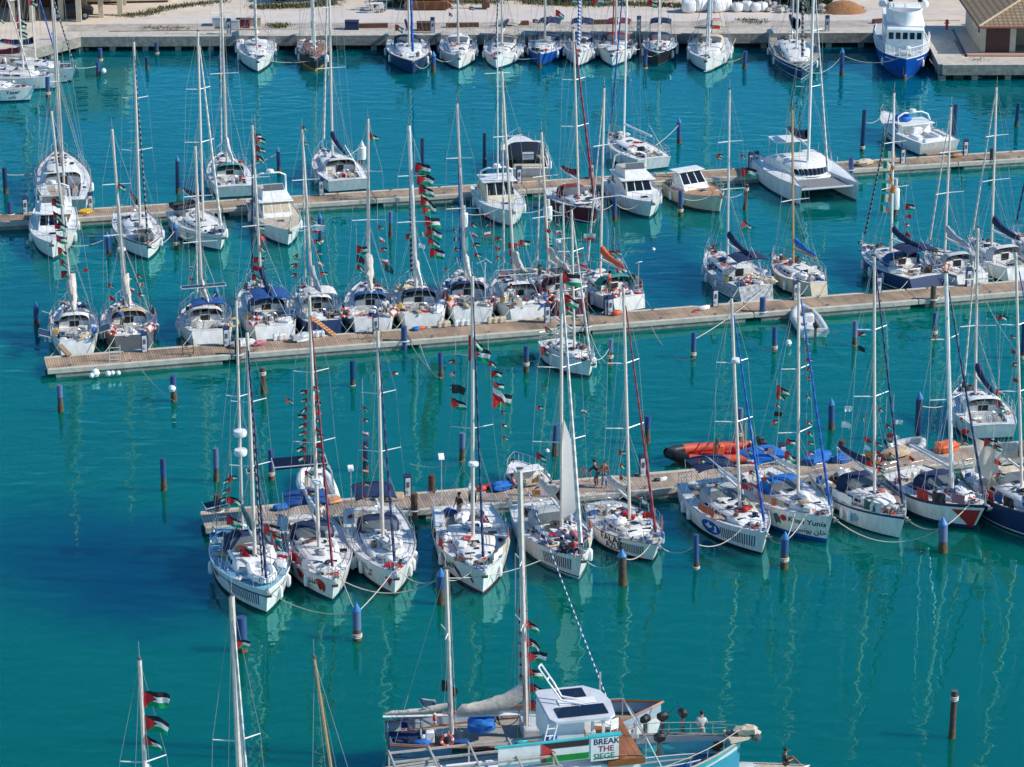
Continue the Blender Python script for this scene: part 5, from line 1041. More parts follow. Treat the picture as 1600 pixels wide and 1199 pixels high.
def rib(key, bow, stern, W_, who, label, tube_m='white', floor='lgrey', r_=.24, console=True, motor_m='black', jockey=False, frame=False, cat='dinghy', bowm=None, group=None):
    p1, p0 = G(*bow), G(*stern); d = p1-p0; d.z = 0; L = d.length; hd = math.atan2(d.y, d.x); r = empty('rubber_boat', Vector((p0.x, p0.y, 0)), hd, label, cat, group)
    w = W_/2-r_; P = [Vector((-.1, w, .38)), Vector((L*.3, w, .38)), Vector((L*.6, w*.97, .42)), Vector((L*.8, w*.75, .5)), Vector((L*.93, w*.38, .6)), Vector((L, 0, .66))]
    P = P+[Vector((p.x, -p.y, p.z)) for p in P[-2::-1]]; b = MB(); b.path(P, [r_*.75]+[r_]*9+[r_*.75], 10); b.build('tube', tube_m, r, angle=70)
    if bowm: b = MB(); b.path(P[3:8], [r_*1.06]*5, 10); b.build('bow_fender', bowm, r, angle=70)
    b = MB(); b.prism([(0, -w), (L*.6, -w*.95), (L*.9, -w*.35), (L*.9, w*.35), (L*.6, w*.95), (0, w)], -.2, .22); b.build('floor', floor, r, smooth=False)
    MB().box((.02, 0, .35), (.08, 2*w, .5)).build('transom', 'gel', r, smooth=False)
    if console: cs = MB().box((L*.42, 0, .62), (.55, .7, .85), bev=.1).build('console', 'gel' if tube_m != 'redor' else 'orange', r); MB().box((L*.42+.12, 0, 1.15), (.04, .55, .35), tilt=(0, -.4, 0)).build('windscreen', 'vinyl', cs, smooth=False)
    MB().box((L*.22, 0, .45), (.45, .8, .45), bev=.1).build('seat', 'gel' if tube_m != 'redor' else 'red', r)
    for k in ((0,) if not jockey else (-.35, .35)):
        b = MB(); b.box((-.35, k, .95), (.5, .32, .45), bev=.12); o = b.build('outboard_motor', motor_m, r); MB().box((-.32, k, .4), (.2, .14, .9)).build('leg', 'dgrey', o, smooth=False)
    if frame:
        b = MB()
        for x in (.4, 1.0):
            b.path([Vector((x, w*.9, .5)), Vector((x+.05, w*.75, 1.9)), Vector((x+.1, w*.3, 2.4)), Vector((x+.1, -w*.3, 2.4)), Vector((x+.05, -w*.75, 1.9)), Vector((x, -w*.9, .5))], .035, 5)
        b.build('a_frame', 'beige' if tube_m == 'redor' else 'steel', r)
    BOATS[key] = dict(r=r, h=Hull(L, W_, .5), loc=Vector((p0.x, p0.y, 0)), hd=hd, L=L, who=who, RM=Matrix.Rotation(hd, 3, 'Z'), my=p0.y, zr=lambda t: .5, cab=(.4, .5), mt=.4); return r
rib('D2', (1250, 493, 0), (1272, 527, 0), 2.2, 'the grey rubber dinghy', 'pale grey rubber dinghy moored on the near side of the middle pier', 'lgrey', floor='gel2', frame=False)
rib('E1', (485, 745, 0), (503, 790, 0), 2.3, 'the rubber boat behind the poppy yacht', 'large white rubber boat behind the nearest pier at left', 'white', floor='beige', frame=True)
rib('E3', (1043, 724, 0), (1180, 714, 0), 2.8, 'the orange rubber boat', 'big orange rubber boat with black bow lying along the nearest pier', 'redor', floor='red', r_=.30, jockey=True, frame=True, bowm='black')
rib('E5', (1440, 705, 0), (1395, 712, 0), 2.0, 'the pale dinghy on the nearest pier', 'pale grey dinghy lying beside the nearest pier at right', 'lgrey', floor='beige', console=False)
motor('E2', (797, 735, 0), (840, 782, .6), 2.2, 'the small black hulled launch', 'small launch with black hull and white deck behind the half raised sail', F=.75, top_m='black', cab=(.40, .52), hgt=.45, fly=False, arch=False, group='small launch', bottom='navy') if False else motor('E2', (803, 722, .9), (838, 775, 0), 2.3, 'the small black hulled launch', 'small open launch with black hull and white deck behind the half raised sail', F=.75, top_m='black', cab=(.40, .56), hgt=.45, fly=False, arch=False, group='small launch', bottom='navy')

b11 = BOATS['F11']
def lc11(px, py, dy=0): return b11['RM'].transposed() @ (AY(px, py, b11['my']+dy)-b11['loc'])
q = [lc11(1518, 682, 1), lc11(1565, 705, .5), lc11(1562, 742, 0), lc11(1522, 738, .4)]
b = MB(); b.grid(lambda u, v: q[0].lerp(q[1], u).lerp(q[3].lerp(q[2], u), v)+Vector((.15*sin(u*9+v*3), .12*sin(u*6), -.35*sin(pi*u)*v+.06*sin(v*9))), 14, 10); b.build('draped_cloth', 'draped', b11['r'], angle=80)

q = BOATS['A6']; MB().blob((q['L']*.55, .5, q['z']+.5), (1.6, 1.3, .7), 12, 9, .12).build('blue_cover', 'brightblue', q['r'], angle=50)
b = MB()
for s in (1, -1):
    for u in (.45, .6, .75): p = q['h'].pt(s, u, .75); e = q['h'].pt(s, u+.10, .8); b.quad(*[(p.x, p.y+s*.015, p.z-.12), (e.x, e.y+s*.015, e.z-.1), (e.x, e.y+s*.015, e.z+.1), (p.x, p.y+s*.015, p.z+.12)][::(1 if s < 0 else -1)])
b.build('hull_window', 'glass', q['r'], smooth=False)
for s in (1, -1): MB().box((q['L']*.24, s*.95, 1.0), (1.6, .5, .35), bev=.12).build('bench', 'white', q['r'])
MB().box((q['L']*.36, .2, 1.25), (.5, .9, .6), bev=.1).build('helm_console', 'white', q['r'])
# ================================================================== motor trawler at the quay
def trawler():
    loc, hd, L = locate((1414, 125, 0), (1404, 50, 1.2), rake=1.0); L = max(L, 17); RM = Matrix.Rotation(hd, 3, 'Z'); bw = G(1414, 125); loc = bw-RM @ Vector((L-.9, 0, 0))
    h = Hull(L, 5.1, 1.5, ws=.82, tm=.4, rake=.06, p=3.0, sheer=.42, flare=.2); r = empty('motor_trawler', loc, hd, 'tall white motor yacht with bright blue hull at the quay', 'trawler yacht')
    h.mesh(r, 'royalh', 'royalh', 'rust', None, sheerband=None); h.deck(r, 'lgrey', 'teak', (.02, .1), .5, .2, trim='white')
    def blk(x, z, d, nm, m='white', bev=.12, par=r): return MB().box((x*L, 0, z+d[2]/2), d, bev=bev).build(nm, m, par)
    z0 = 1.55; c = blk(.52, z0, (L*.5, 3.5, 2.5), 'cabin'); xf = .52*L+L*.25
    for k in range(5): MB().box((xf+.01, -1.28+.64*k, z0+1.85), (.04, .44, .62), bev=.015).build('window', 'glass', c)
    for s in (1, -1):
        for k in range(4): MB().box((xf-.7-1.3*k, s*1.76, z0+1.75), (.8, .04, .6), bev=.015).build('window', 'glass', c)
    b = MB(); N = 14; x1 = .72*L; zz = z0+2.55
    b.grid(lambda u, v: (x1-2.6+cos((u-.5)*pi)*2.6*(1+.04*v), sin((u-.5)*pi)*1.62*(1+.04*v), zz+1.35*v), N, 2); b.build('bridge_bulwark', 'white', r)
    MB().box((x1-3.6, 0, zz+.62), (2.2, 3.1, 1.3), bev=.1).build('upper_cabin', 'white', r); MB().box((.5*L, 0, zz+.02), (L*.44, 3.7, .1), bev=.04).build('upper_deck', 'white', r)
    b = MB()
    for x in (x1-3.9, x1-1.4):
        for s in (1, -1): b.tube((x, s*1.45, zz+.3), (x, s*1.45, zz+3.1), .045, n=5)
    for s in (1, -1): b.tube((x1-3.9, s*1.45, zz+3.1), (x1-1.4, s*1.45, zz+3.1), .04, n=5); b.tube((x1-3.9, s*1.45, zz+2.3), (x1-1.4, s*1.45, zz+2.3), .03, n=5)
    for x in (x1-3.9, x1-1.4): b.tube((x, -1.45, zz+3.1), (x, 1.45, zz+3.1), .04, n=5)
    b.build('frame', 'white', r); MB().box((x1-2.7, 0, zz+3.2), (2.4, 2.6, .08), bev=.03).build('hardtop', 'white', r)
    for y in (-.9, .9): MB().lathe([(0, -.2), (.2, -.2), (.24, 0), (.2, .2), (0, .25)], (x1-1.5, y*1.5, zz+2.2), 8).build('searchlight', 'black', r)
    for y in (-1.3, 1.3): MB().lathe([(0, 0), (.35, .05), (.4, .3), (.3, .6), (0, .72)], (x1-4.2, y*1.5, zz+.9), 10).build('radar_dome', 'white', r)
    b = MB(); b.tube((x1-2.8, 0, zz+3.2), (x1-2.9, 0, zz+7.5), .09, .05, 6); b.tube((x1-2.8, -1.1, zz+4.6), (x1-2.8, 1.1, zz+4.6), .04, n=5); b.tube((x1-2.8, -1.1, zz+4.6), (x1-2.8, -1.1, zz+6.4), .015, n=4); b.tube((x1-2.8, 1.1, zz+4.6), (x1-2.8, 1.1, zz+6.8), .015, n=4); b.build('mast', 'white', r)
    for s in (1, -1):
        b = MB(); P = []; Q = []
        for i in range(13): t = .42+.575*i/12; x, y, z = t*L, s*(h.hb(t)-.03), h.dz(t); b.tube((x, y, z), (x, y+s*.03, z+.95), .028, n=4); P.append(Vector((x, y+s*.03, z+.95))); Q.append(Vector((x, y, z+.5)))
        b.path(P, .035, 4); b.path(Q, .02, 4); b.build('bow_rail', 'white', r)
    MB().box((.86*L, 0, h.dz(.86)+.2), (1.0, 1.1, .4), bev=.1).build('windlass', 'lgrey', r); MB().box((.80*L, .3, h.dz(.8)+.35), (.5, .5, .7), bev=.1).build('locker', 'white', r)
    MB().tube((L-.3, -.25, 1.3), (L-.25, -.25, .6), .1, n=6).build('anchor', 'black', r)
    MB().box((L-.48, 0, .25), (.25, .16, .6), bev=.03).build('stem_band', 'ochre', r)
    fenders(h, r, [(.75, -1), (.5, 1), (.8, 1)]); b = MB()
    for s in (1, -1): p = h.pt(s, .9, 1.65); q = h.pt(s, .80, 1.5); b.tube((p.x, p.y+s*.02, p.z), (q.x, q.y+s*.02, q.z), .05, n=4)
    b.build('lettering', 'white', r)
    BOATS['Q12'] = dict(r=r, h=h, loc=loc, hd=hd, L=L, who='the blue trawler', RM=RM, my=(loc+RM @ Vector((L*.7, 0, 0))).y, zr=lambda t: 1.6, cab=(.3, .6), mt=.5)
mat('royalh', (.008, .085, .42), .3, 0, var=.15, scale=1.5)
trawler()
# ================================================================== foreground: fishing boat with wheelhouse, and the schooner behind it
def fishing_boat():
    hd = RAD(13); L = 20.0; p = G(1165, 1162, 2.6); loc = Vector((p.x-L*cos(hd), p.y-L*sin(hd), 0)); RM = Matrix.Rotation(hd, 3, 'Z')
    h = Hull(L, 5.4, 2.0, ws=.7, tm=.45, rake=.13, p=3.3, sheer=.45, flare=.2); r = empty('fishing_boat', loc, hd, 'big wooden fishing boat with turquoise hull and white wheelhouse in the foreground', 'fishing boat')
    h.mesh(r, 'aqua', 'white', 'maroon', None, True)
    # inside: inner bulwark, deck, cap rail
    b = MB(); n = 24
    for s in (1, -1):
        k = len(b.v)
        for i in range(n+1):
            t = i/n*.985; hb = max(.05, h.hb(t)-.14); 
            for z in (h.zs(t), h.zs(t)-.38, 1.35): b.v.append((t*L, s*hb*(1 if z > 1.4 else .93), z))
        for i in range(n):
            for j in range(2): a = k+i*3+j; b.f.append((a, a+1, a+4, a+3)); b.m.append(j)
    b.build('bulwark', ['lgrey', 'aquadeck'], r, smooth=False)
    b = MB(); b.grid(lambda u, v: (u*.98*L, (2*v-1)*max(.05, h.hb(u*.98)-.2), 1.38), 24, 4); b.build('deck', 'teakgrey', r, smooth=False)
    b = MB()
    for s in (1, -1):
        P = [(t, Vector((t*L, s*(h.hb(t)-.07), h.zs(t)+.03))) for t in [i/24 for i in range(25)]]
        for (t, a), (t2, c) in zip(P, P[1:]): b.tube(a, c, .07, n=4)
    b.build('cap_rail', 'teakgrey', r)
    b = MB(); b.prism([(L*.955, -.6), (L*1.015, -.32), (L*1.02, .32), (L*.955, .6)], 2.98, 3.1); b.build('bow_platform', 'beige', r, smooth=False)
    MB().lathe([(0, -.3), (.22, -.25), (.25, 0), (.2, .25), (0, .3)], (L*1.02, -.2, 3.05), 9, R=Matrix.Rotation(pi/2, 3, 'X')).build('bow_roller', 'dgrey', r)
    for s in (1, -1):
        b = MB(); P = []
        for i in range(8): t = .66+.32*i/7; q = Vector((t*L, s*(h.hb(t)-.07), h.zs(t)+.05)); b.tube(q, q+Vector((0, 0, .55)), .018, n=5); P.append(q+Vector((0, 0, .55)))
        b.path(P, .016, 5); b.build('guard_rail', 'alupale', r)
    # lower house
    base_parts = set(r.children)
    MB().box((8.4, -1.2, 2.68), (10.2, 1.6, 2.66), bev=.05).build('deckhouse', 'white', r)
    MB().box((12.0, .3, 2.9), (2.6, 3.2, 3.0), bev=.05).build('engine_casing', 'white', r)
    for k in range(6): w = MB().box((4.6+1.45*k, -2.02, 3.1), (1.15, .06, 1.3), bev=.02).build('door_panel', 'varnish2', r)
    MB().box((13.0, 0, 4.42), (1.5, 4.3, .12), bev=.03).build('upper_deck_edge', 'varnish', r)
    MB().box((13.75, 0, 4.10), (1.6, 4.1, .14)).build('upper_deck', 'shipplank', r, smooth=False)
    MB().box((13.75, 0, 2.7), (1.5, 3.7, 2.6), bev=.05).build('fore_house', 'white', r); MB().box((13.75, -2.07, 4.05), (1.7, .08, .3)).build('fascia', 'varnish', r, smooth=False)
    MB().lathe([(0, 0), (.2, 0), (.2, .12), (0, .14)], (13.9, -1.87, 3.3), 10, R=Matrix.Rotation(pi/2, 3, 'X')).build('porthole', 'rust', r)
    t_ = text_flat('FREE\nPALESTINE', .3, 'grey', r, (13.05, -1.875, 3.2))
    # balcony bulwarks around the wheelhouse with painted flag and hand lettered board
    b = MB(); b.box((10.1, -2.08, 4.93), (4.4, .08, .98)); fb = b.build('bulwark', 'white', r, smooth=False)
    y = -2.135; b = MB(); b.quad((9.85, y, 5.12), (12.0, y, 5.12), (12.0, y, 5.4), (9.85, y, 5.4), 0); b.quad((9.85, y, 4.48), (12.0, y, 4.48), (12.0, y, 4.78), (9.85, y, 4.78), 1); b.poly([(9.85, y-.01, 4.46), (10.5, y-.01, 4.94), (9.85, y-.01, 5.42)], 2)
    b.build('painted_flag', ['brown2', 'greenb', 'redb'], fb, smooth=False)
    MB().box((9.9, -2.08, 5.45), (4.3, .14, .06)).build('trim', 'aqua', r, smooth=False)
    sb = MB().box((12.72, -2.12, 4.86), (1.28, .06, 1.15), bev=.01).build('sign_board', 'white', r)
    for i, (tx, m) in enumerate((('BREAK', 'signdark'), ('THE', 'signred'), ('SIEGE', 'signgreen'))): text_flat(tx, .40, m, sb, (12.2+(.22 if i == 1 else 0), -2.16, 5.10-.36*i))
    MB().box((12.75, -2.0, 5.46), (1.5, .32, .06)).build('trim', 'aqua', r, smooth=False)
    # wheelhouse
    w = MB().box((11.15, 0, 5.3), (1.5, 2.5, 1.35), bev=.03).build('wheelhouse', 'white', r)
    b = MB()
    for (x, y) in ((11.95, -1.2), (12.9, -1.2), (12.9, 1.2), (12.4, -1.2)): b.box((x, y, 5.25), (.13, .10, 1.45))
    b.build('post', 'white', w, smooth=False); MB().box((12.4, 1.2, 5.25), (1.1, .06, 1.3)).build('panel', 'white', w, smooth=False); MB().box((11.98, -.4, 5.25), (.05, 1.3, 1.2)).build('door', 'varnish', w, smooth=False)
    MB().box((12.45, 0, 4.75), (.5, 1.3, .5), bev=.05).build('console', 'lgrey', w)
    b = MB(); b.prism([(10.65, -1.55), (10.45, -1.2), (10.45, 1.6), (10.7, 1.75), (12.7, 1.75), (13.35, 1.1), (13.55, 0), (13.4, -1.3), (13.1, -1.6)], 5.98, 6.1); rf = b.build('roof', 'gelr', r, smooth=False)
    for (x, yy, d) in ((11.45, -.75, (1.15, .95)), (12.6, -.75, (1.05, .95)), (12.0, 1.05, (1.15, .85))):
        q = MB().box((x, yy, 6.13), (d[0], d[1], .05)).build('solar_panel', 'panel', rf, smooth=False)
    MB().box((12.02, .22, 6.13), (1.7, .55, .04), bev=.01).build('mat', 'white', rf)
    b = MB(); b.path([Vector((12.3, -.2, 6.12)), Vector((11.3, .1, 6.3)), Vector((10.9, .5, 6.9)), Vector((10.5, 1.2, 7.5))], .045, 5); b.path([Vector((12.3, .3, 6.12)), Vector((11.4, .5, 6.3)), Vector((11.1, .8, 6.9)), Vector((10.7, 1.5, 7.5))], .045, 5); b.tube((10.5, 1.2, 7.5), (10.7, 1.5, 7.5), .04); b.tube((10.8, .75, 7.05), (10.95, 1.05, 7.05), .04); b.build('ladder', 'white', rf)
    b = MB()
    for s in (0, .42):
        b.tube((9.8+s, -1.9, 4.4), (10.3+s, -1.5, 6.0), .045, n=5)
    for k in range(5): u = .12+k*.19; b.tube((9.8+.5*u, -1.9+.4*u, 4.4+1.6*u), (10.22+.5*u, -1.9+.4*u, 4.4+1.6*u), .03, n=4)
    b.build('ladder', 'white', r)
    for o_ in r.children:
        if o_ not in base_parts: o_.location = o_.location+Vector((.05, 0, -.6))
    # aluminium awning frame over the after deck
    b = MB(); T = .07
    xs = (3.0, 5.0, 7.0, 8.6, 10.0)
    for y in (-3.2, -2.3, -1.3, -.4): b.box((6.9, y, 4.25), (7.2, T, T*1.3))
    for x in (3.4, 5.2, 7.0, 8.8, 10.4): b.box((x, -1.8, 4.33), (T, 2.9, T*1.2))
    b.tube((10.45, -.4, 4.25), (11.0, -3.2, 3.2), .06, n=4); b.tube((10.45, -.4, 4.25), (9.8, -2.3, 3.4), .06, n=4); b.tube((8.8, -.4, 4.25), (10.4, -1.8, 3.4), .05, n=4); b.tube((3.4, -.4, 4.25), (3.6, -3.0, 3.5), .05, n=4); b.tube((5.2, -.4, 4.25), (5.9, -3.0, 3.3), .05, n=4)
    for x in (3.4, 7.0, 10.4):
        for y in (-2.3, -.4): b.box((x, y, 2.8), (T, T, 2.9))
    b.build('awning_frame', 'alupale', r, smooth=False)
    # rails forward of the upper deck
    b = MB(); P = [Vector((14.7, -2.0, 4.5)), Vector((14.8, 0, 4.55)), Vector((14.7, 2.0, 4.5)), Vector((13.3, 2.1, 4.5))]; b.path(P, .03, 5)
    for q in P: b.tube(q, q-Vector((0, 0, .9)), .028, n=5)
    b.tube((14.7, -2.0, 4.5), (15.7, -2.1, 2.4), .04, n=5); b.tube((14.7, 2.0, 4.5), (15.8, 2.0, 2.4), .04, n=5); b.tube((14.6, .6, 3.5), (15.3, .6, 1.5), .04, n=5); b.build('guard_rail', 'steel', r)
    MB().path([Vector((13.6, 1.9, 4.1)), Vector((13.6, 1.9, 6.0))], .05, 5).build('pole', 'steel', r)
    b = MB()
    for i in range(3): b.tube((16.2, 1.8, 2.5+.35*i), (19.2, .6, 2.9+.3*i), .012, n=3, cap=False)
    b.build('rope_rail', 'rope', r)
    BOATS['G2'] = dict(r=r, h=h, loc=loc, hd=hd, L=L, who='the turquoise fishing boat', RM=RM, my=loc.y+4, zr=lambda t: 1.4, cab=(.3, .5), mt=.5)
def text_flat(txt, size, m, parent, loc, rot=(pi/2, 0, 0)):
    cu = bpy.data.curves.new('lettering', 'FONT'); cu.body = txt; cu.size = size; cu.resolution_u = 2; cu.offset = size*.012; cu.space_line = .8
    o = bpy.data.objects.new('lettering', cu); COL.objects.link(o); bpy.context.view_layer.update()
    me = bpy.data.meshes.new_from_object(o.evaluated_get(bpy.context.evaluated_depsgraph_get())); bpy.data.objects.remove(o)
    me.materials.clear(); me.materials.append(M_(m)); q = bpy.data.objects.new('lettering', me); COL.objects.link(q); q.parent = parent; q.location = loc; q.rotation_euler = rot; return q
mat('varnish2', (.36, .13, .05), .6, 0, var=.2, scale=2); mat('brown2', (.05, .025, .025), .6); mat('greenb', (.01, .27, .03), .5); mat('redb', (.66, .06, .06), .5)
mat('signdark', (.03, .02, .08), .6); mat('signred', (.5, .02, .05), .6); mat('signgreen', (.05, .25, .12), .6); mat('gelr', (.70, .71, .73), .4, var=.12, scale=1); mat('alupale', (.55, .50, .44), .5, .1, var=.15, scale=4)
fishing_boat()
def on2(x, y, z): return W('G2', x, y, z)
def schooner():
    hd = RAD(8); p = G(1000, 1140, 1.5); loc = Vector((p.x-11.9*cos(hd), p.y-11.9*sin(hd), 0)); RM = Matrix.Rotation(hd, 3, 'Z'); L = 13.0
    h = Hull(L, 4.0, 1.45, ws=.6, tm=.42, rake=.05, p=2.2, sheer=.55); r = empty('schooner', loc, hd, 'two masted wooden schooner with a striped flag at its stern, behind the fishing boat', 'sailboat')
    h.mesh(r, 'white', 'navy', 'maroon', None, True); h.deck(r, 'teakgrey', 'teak', (.03, .22), .7, .5, trim='varnish')
    b = MB()
    for s in (1, -1): b.grid(lambda u, v: (u*.99*L, s*(h.hb(u*.99)-.02), h.zs(u*.99)-.02+.62*v), 20, 2, m=0)
    b.build('bulwark', ['skygrey'], r, angle=60)
    b = MB()
    for s in (1, -1): b.path([Vector((t*L, s*(h.hb(t)-.02), h.zs(t)+.62)) for t in [i/20 for i in range(21)]], .07, 4)
    b.build('cap_rail', 'varnish', r)
    for x0, x1, m in ((2.8, 3.6, 'dgreen'), (3.6, 4.5, 'white'), (4.5, 5.6, 'black'), (5.6, 6.1, 'brown'), (6.6, 9.6, 'brown')):
        b = MB(); P = []
        for x in (x0, x1):
            for zt in (0.05, .58): t = x/L; P.append((x, -(h.hb(t)+.02), h.zs(t)-.02+zt))
        b.quad(P[0], P[2], P[3], P[1]); b.build('painted_panel', m, r, smooth=False)
    t = 4.1/L; b = MB(); b.poly([(3.3, -(h.hb(t)+.05), h.zs(t)+.56), (5.0, -(h.hb(t)+.05), h.zs(t)+.56), (4.2, -(h.hb(t)+.05), h.zs(t)+.26)][::-1]); b.build('painted_triangle', 'maroonc', r, smooth=False)
    MB().box((7.4, .2, 1.85), (2.2, 1.7, .6), bev=.05).build('cabin', 'lgrey', r); MB().box((9.3, .5, 1.95), (1.4, 1.2, .7), bev=.05).build('locker', 'aquadeck', r)
    MB().box((7.5, -.2, 2.0), (.5, .05, .5)).build('hatch', 'redb', r, smooth=False)
    def loc_(w): return RM.transposed() @ (w-loc)
    def my(x): return (loc+RM @ Vector((x, 0, 0))).y
    m1 = mast_rig(h, r, 3.0/L, loc_(AY(697, 890, my(3.0))), 'mast', .13, (.62,), base_z=1.9, fore=False, back=True, boom=3.2, cover=('sail', .3), coverr=.15, boomz=1.0, sw=1.0, seed=3, stern_x=.1, lazy=False)
    tp = loc_(AY(812, 735, my(6.5))); m2 = mast_rig(h, r, 6.5/L, tp, 'mast', .17, (.66, .42), base_z=1.8, fore=True, furlm='furlbw', furlr=.036, back=False, boom=3.4, cover=('sail', .2), coverr=.42, boomz=.9, sw=.9, seed=4, stay_x=10.7, lazy=False)
    MB().torus((5.6, .3, 2.6), .62, .025, 20, 4, rot=Matrix.Rotation(pi/2, 3, 'X')).build('hoop', 'black', r)
    b = MB(); b.blob((4.4, .1, 1.95), (1.4, 1.1, .65), 12, 5, .22); b.build('tarpaulin', 'brightblue', r, angle=40)
    lifebuoy(r, (2.6, -1.5, 2.35), 0, 'redor', .26, rot=Matrix.Rotation(pi/2-.2, 3, 'X')); lifebuoy(r, (2.15, -.5, 3.0), 0, 'redor', .22)
    pushpit(h, r); wheel(h, r, .12, 1.3); MB().box((1.9, -.7, 2.2), (.4, .3, .6), bev=.05).build('outboard_motor', 'white', r)
    solar(r, (2.0, .4, 3.3), (.7, .9), (0, .3, .2)); solar(r, (1.4, .9, 2.6), (.7, .7), (0, -.1, .2))
    b = MB(); b.box((1.1, -.2, 1.72), (2.0, 2.2, .08)); b.build('awning', 'navycloth', r)
    BOATS['G1'] = dict(r=r, h=h, loc=loc, hd=hd, L=L, who='the schooner', RM=RM, my=my(6.5), zr=lambda t: 2.1, cab=(.5, .7), mt=.5)
mat('skygrey', (.42, .52, .62), .6, 0, var=.15, scale=1.5)
schooner()
# ================================================================== people
PERS = {}
def skin_mesh(verts, edges, radii, root, mname, sub=1):
    me = bpy.data.meshes.new('body'); me.from_pydata(verts, edges, []); o = bpy.data.objects.new('body', me); COL.objects.link(o)
    m = o.modifiers.new('s', 'SKIN'); m.use_smooth_shade = True; s = o.modifiers.new('u', 'SUBSURF'); s.levels = sub
    for i, r in enumerate(radii): me.skin_vertices[0].data[i].radius = (r, r) if not isinstance(r, tuple) else r
    me.skin_vertices[0].data[root].use_root = True
    bpy.context.view_layer.update(); out = bpy.data.meshes.new_from_object(o.evaluated_get(bpy.context.evaluated_depsgraph_get())); bpy.data.objects.remove(o); out.materials.clear(); out.materials.append(M_(mname)); return out
POSES = {
 'stand': dict(pel=(0, 0, .93), lean=(.02, 0), kn=[(.03, .11, .5), (.02, -.11, .5)], an=[(-.02, .12, .08), (.0, -.12, .08)], el=[(-.02, .27, 1.12), (.02, -.27, 1.12)], wr=[(.12, .27, .90), (.16, -.24, .92)], head=(.04, 0)),
 'sit': dict(pel=(0, 0, .12), lean=(.03, 0), kn=[(.42, .14, .38), (.42, -.12, .40)], an=[(.62, .15, .06), (.70, -.14, .06)], el=[(.05, .26, .34), (.10, -.25, .36)], wr=[(.28, .16, .36), (.32, -.15, .38)], head=(.08, 0)),
 'bend': dict(pel=(-.12, 0, .88), lean=(.42, 0), kn=[(.02, .13, .48), (.0, -.13, .48)], an=[(-.08, .14, .08), (-.06, -.14, .08)], el=[(.42, .24, .86), (.44, -.24, .86)], wr=[(.55, .14, .66), (.58, -.12, .68)], head=(.2, 0)),
}
def person_meshes(pose):
    if pose in PERS: return PERS[pose]
    P = POSES[pose]; pel = Vector(P['pel']); ln = P['lean'][0]; d = Vector((ln*.9, 0, sqrt(max(.05, 1-ln*ln*1.2)))).normalized()
    w = pel+d*.16; ch = pel+d*.38; nk = pel+d*.53; h0 = nk+(d+Vector((P['head'][0], 0, .3))).normalized()*.10; h1 = h0+(d+Vector((0, 0, .6))).normalized()*.12
    V = [pel, w, ch, nk, h0, h1]; E = [(0, 1), (1, 2), (2, 3), (3, 4), (4, 5)]; R = [(.12, .16), (.10, .14), (.11, .17), .055, .082, .070]
    hands = []
    for i, s in ((0, 1), (1, -1)):
        sh = ch+Vector((0, s*.19, 0))+d*.05; el = Vector(P['el'][i]); wr = Vector(P['wr'][i]); n = len(V); hd = (wr-el).normalized(); pm = wr+hd*.07
        V += [sh, el, wr, pm]; E += [(2, n), (n, n+1), (n+1, n+2), (n+2, n+3)]; R += [.06, .043, .028, .034]
        side = Vector((0, s, 0)).cross(hd); side = Vector((0, s, 0)) if side.length < .1 else side.normalized()
        for f, (off, ln_) in enumerate(((-.028, .065), (-.010, .078), (.009, .073), (.027, .058))):
            b0 = pm+side*off+hd*.01; k = len(V); V += [b0, b0+hd*ln_*.5-Vector((0, 0, .006)), b0+hd*ln_-Vector((0, 0, .02))]; E += [(n+3, k), (k, k+1), (k+1, k+2)]; R += [.010, .009, .008]
        k = len(V); V += [wr+hd*.03+side*.035, wr+hd*.06+side*.055]; E += [(n+3, k), (k, k+1)]; R += [.011, .009]
        hp = pel+Vector((0, s*.09, -.03)); kn = Vector(P['kn'][i]); an = Vector(P['an'][i]); n = len(V); V += [hp, kn, an, an+Vector((.14, 0, -.045))]; E += [(0, n), (n, n+1), (n+1, n+2), (n+2, n+3)]; R += [.085, .056, .04, .036]
    body = skin_mesh(V, E, R, 0, 'skin')
    # nose, ears, eyes
    SV = [pel+d*.08, w, ch, nk-d*.03]; SE = [(0, 1), (1, 2), (2, 3)]; SR = [(.135, .175), (.118, .158), (.128, .185), .085]
    for i, s in ((0, 1), (1, -1)):
        sh = ch+Vector((0, s*.19, 0))+d*.05; el = Vector(P['el'][i]); n = len(SV); SV += [sh, sh.lerp(el, .9)]; SE += [(2, n), (n, n+1)]; SR += [.075, .06]
    shirt = skin_mesh(SV, SE, SR, 0, 'white')
    TV = [pel+d*.05, pel]; TE = [(0, 1)]; TR = [(.138, .172), (.14, .18)]
    for i, s in ((0, 1), (1, -1)):
        hp = pel+Vector((0, s*.09, -.03)); kn = Vector(P['kn'][i]); an = Vector(P['an'][i]); n = len(TV); TV += [hp, kn, kn.lerp(an, .85)]; TE += [(1, n), (n, n+1), (n+1, n+2)]; TR += [.10, .07, .055]
    trou = skin_mesh(TV, TE, TR, 0, 'navycloth')
    b = MB(); c = h0.lerp(h1, .55); b.blob((c.x-.018, c.y, c.z-.055), (.20, .17, .19), 10, 1, .03); hair = b.build('hair', 'hair', None); hm = hair.data; bpy.data.objects.remove(hair)
    b = MB(); c = h0; b.blob((c.x+.085, 0, c.z-.02), (.04, .03, .045), 6, 1, .0)
    for s in (1, -1): b.blob((c.x+.0, s*.082, c.z-.02), (.035, .02, .06), 6, 1, 0)
    fo = b.build('face', 'skin', None); fm = fo.data; bpy.data.objects.remove(fo)
    PERS[pose] = (body, shirt, trou, hm, fm); return PERS[pose]
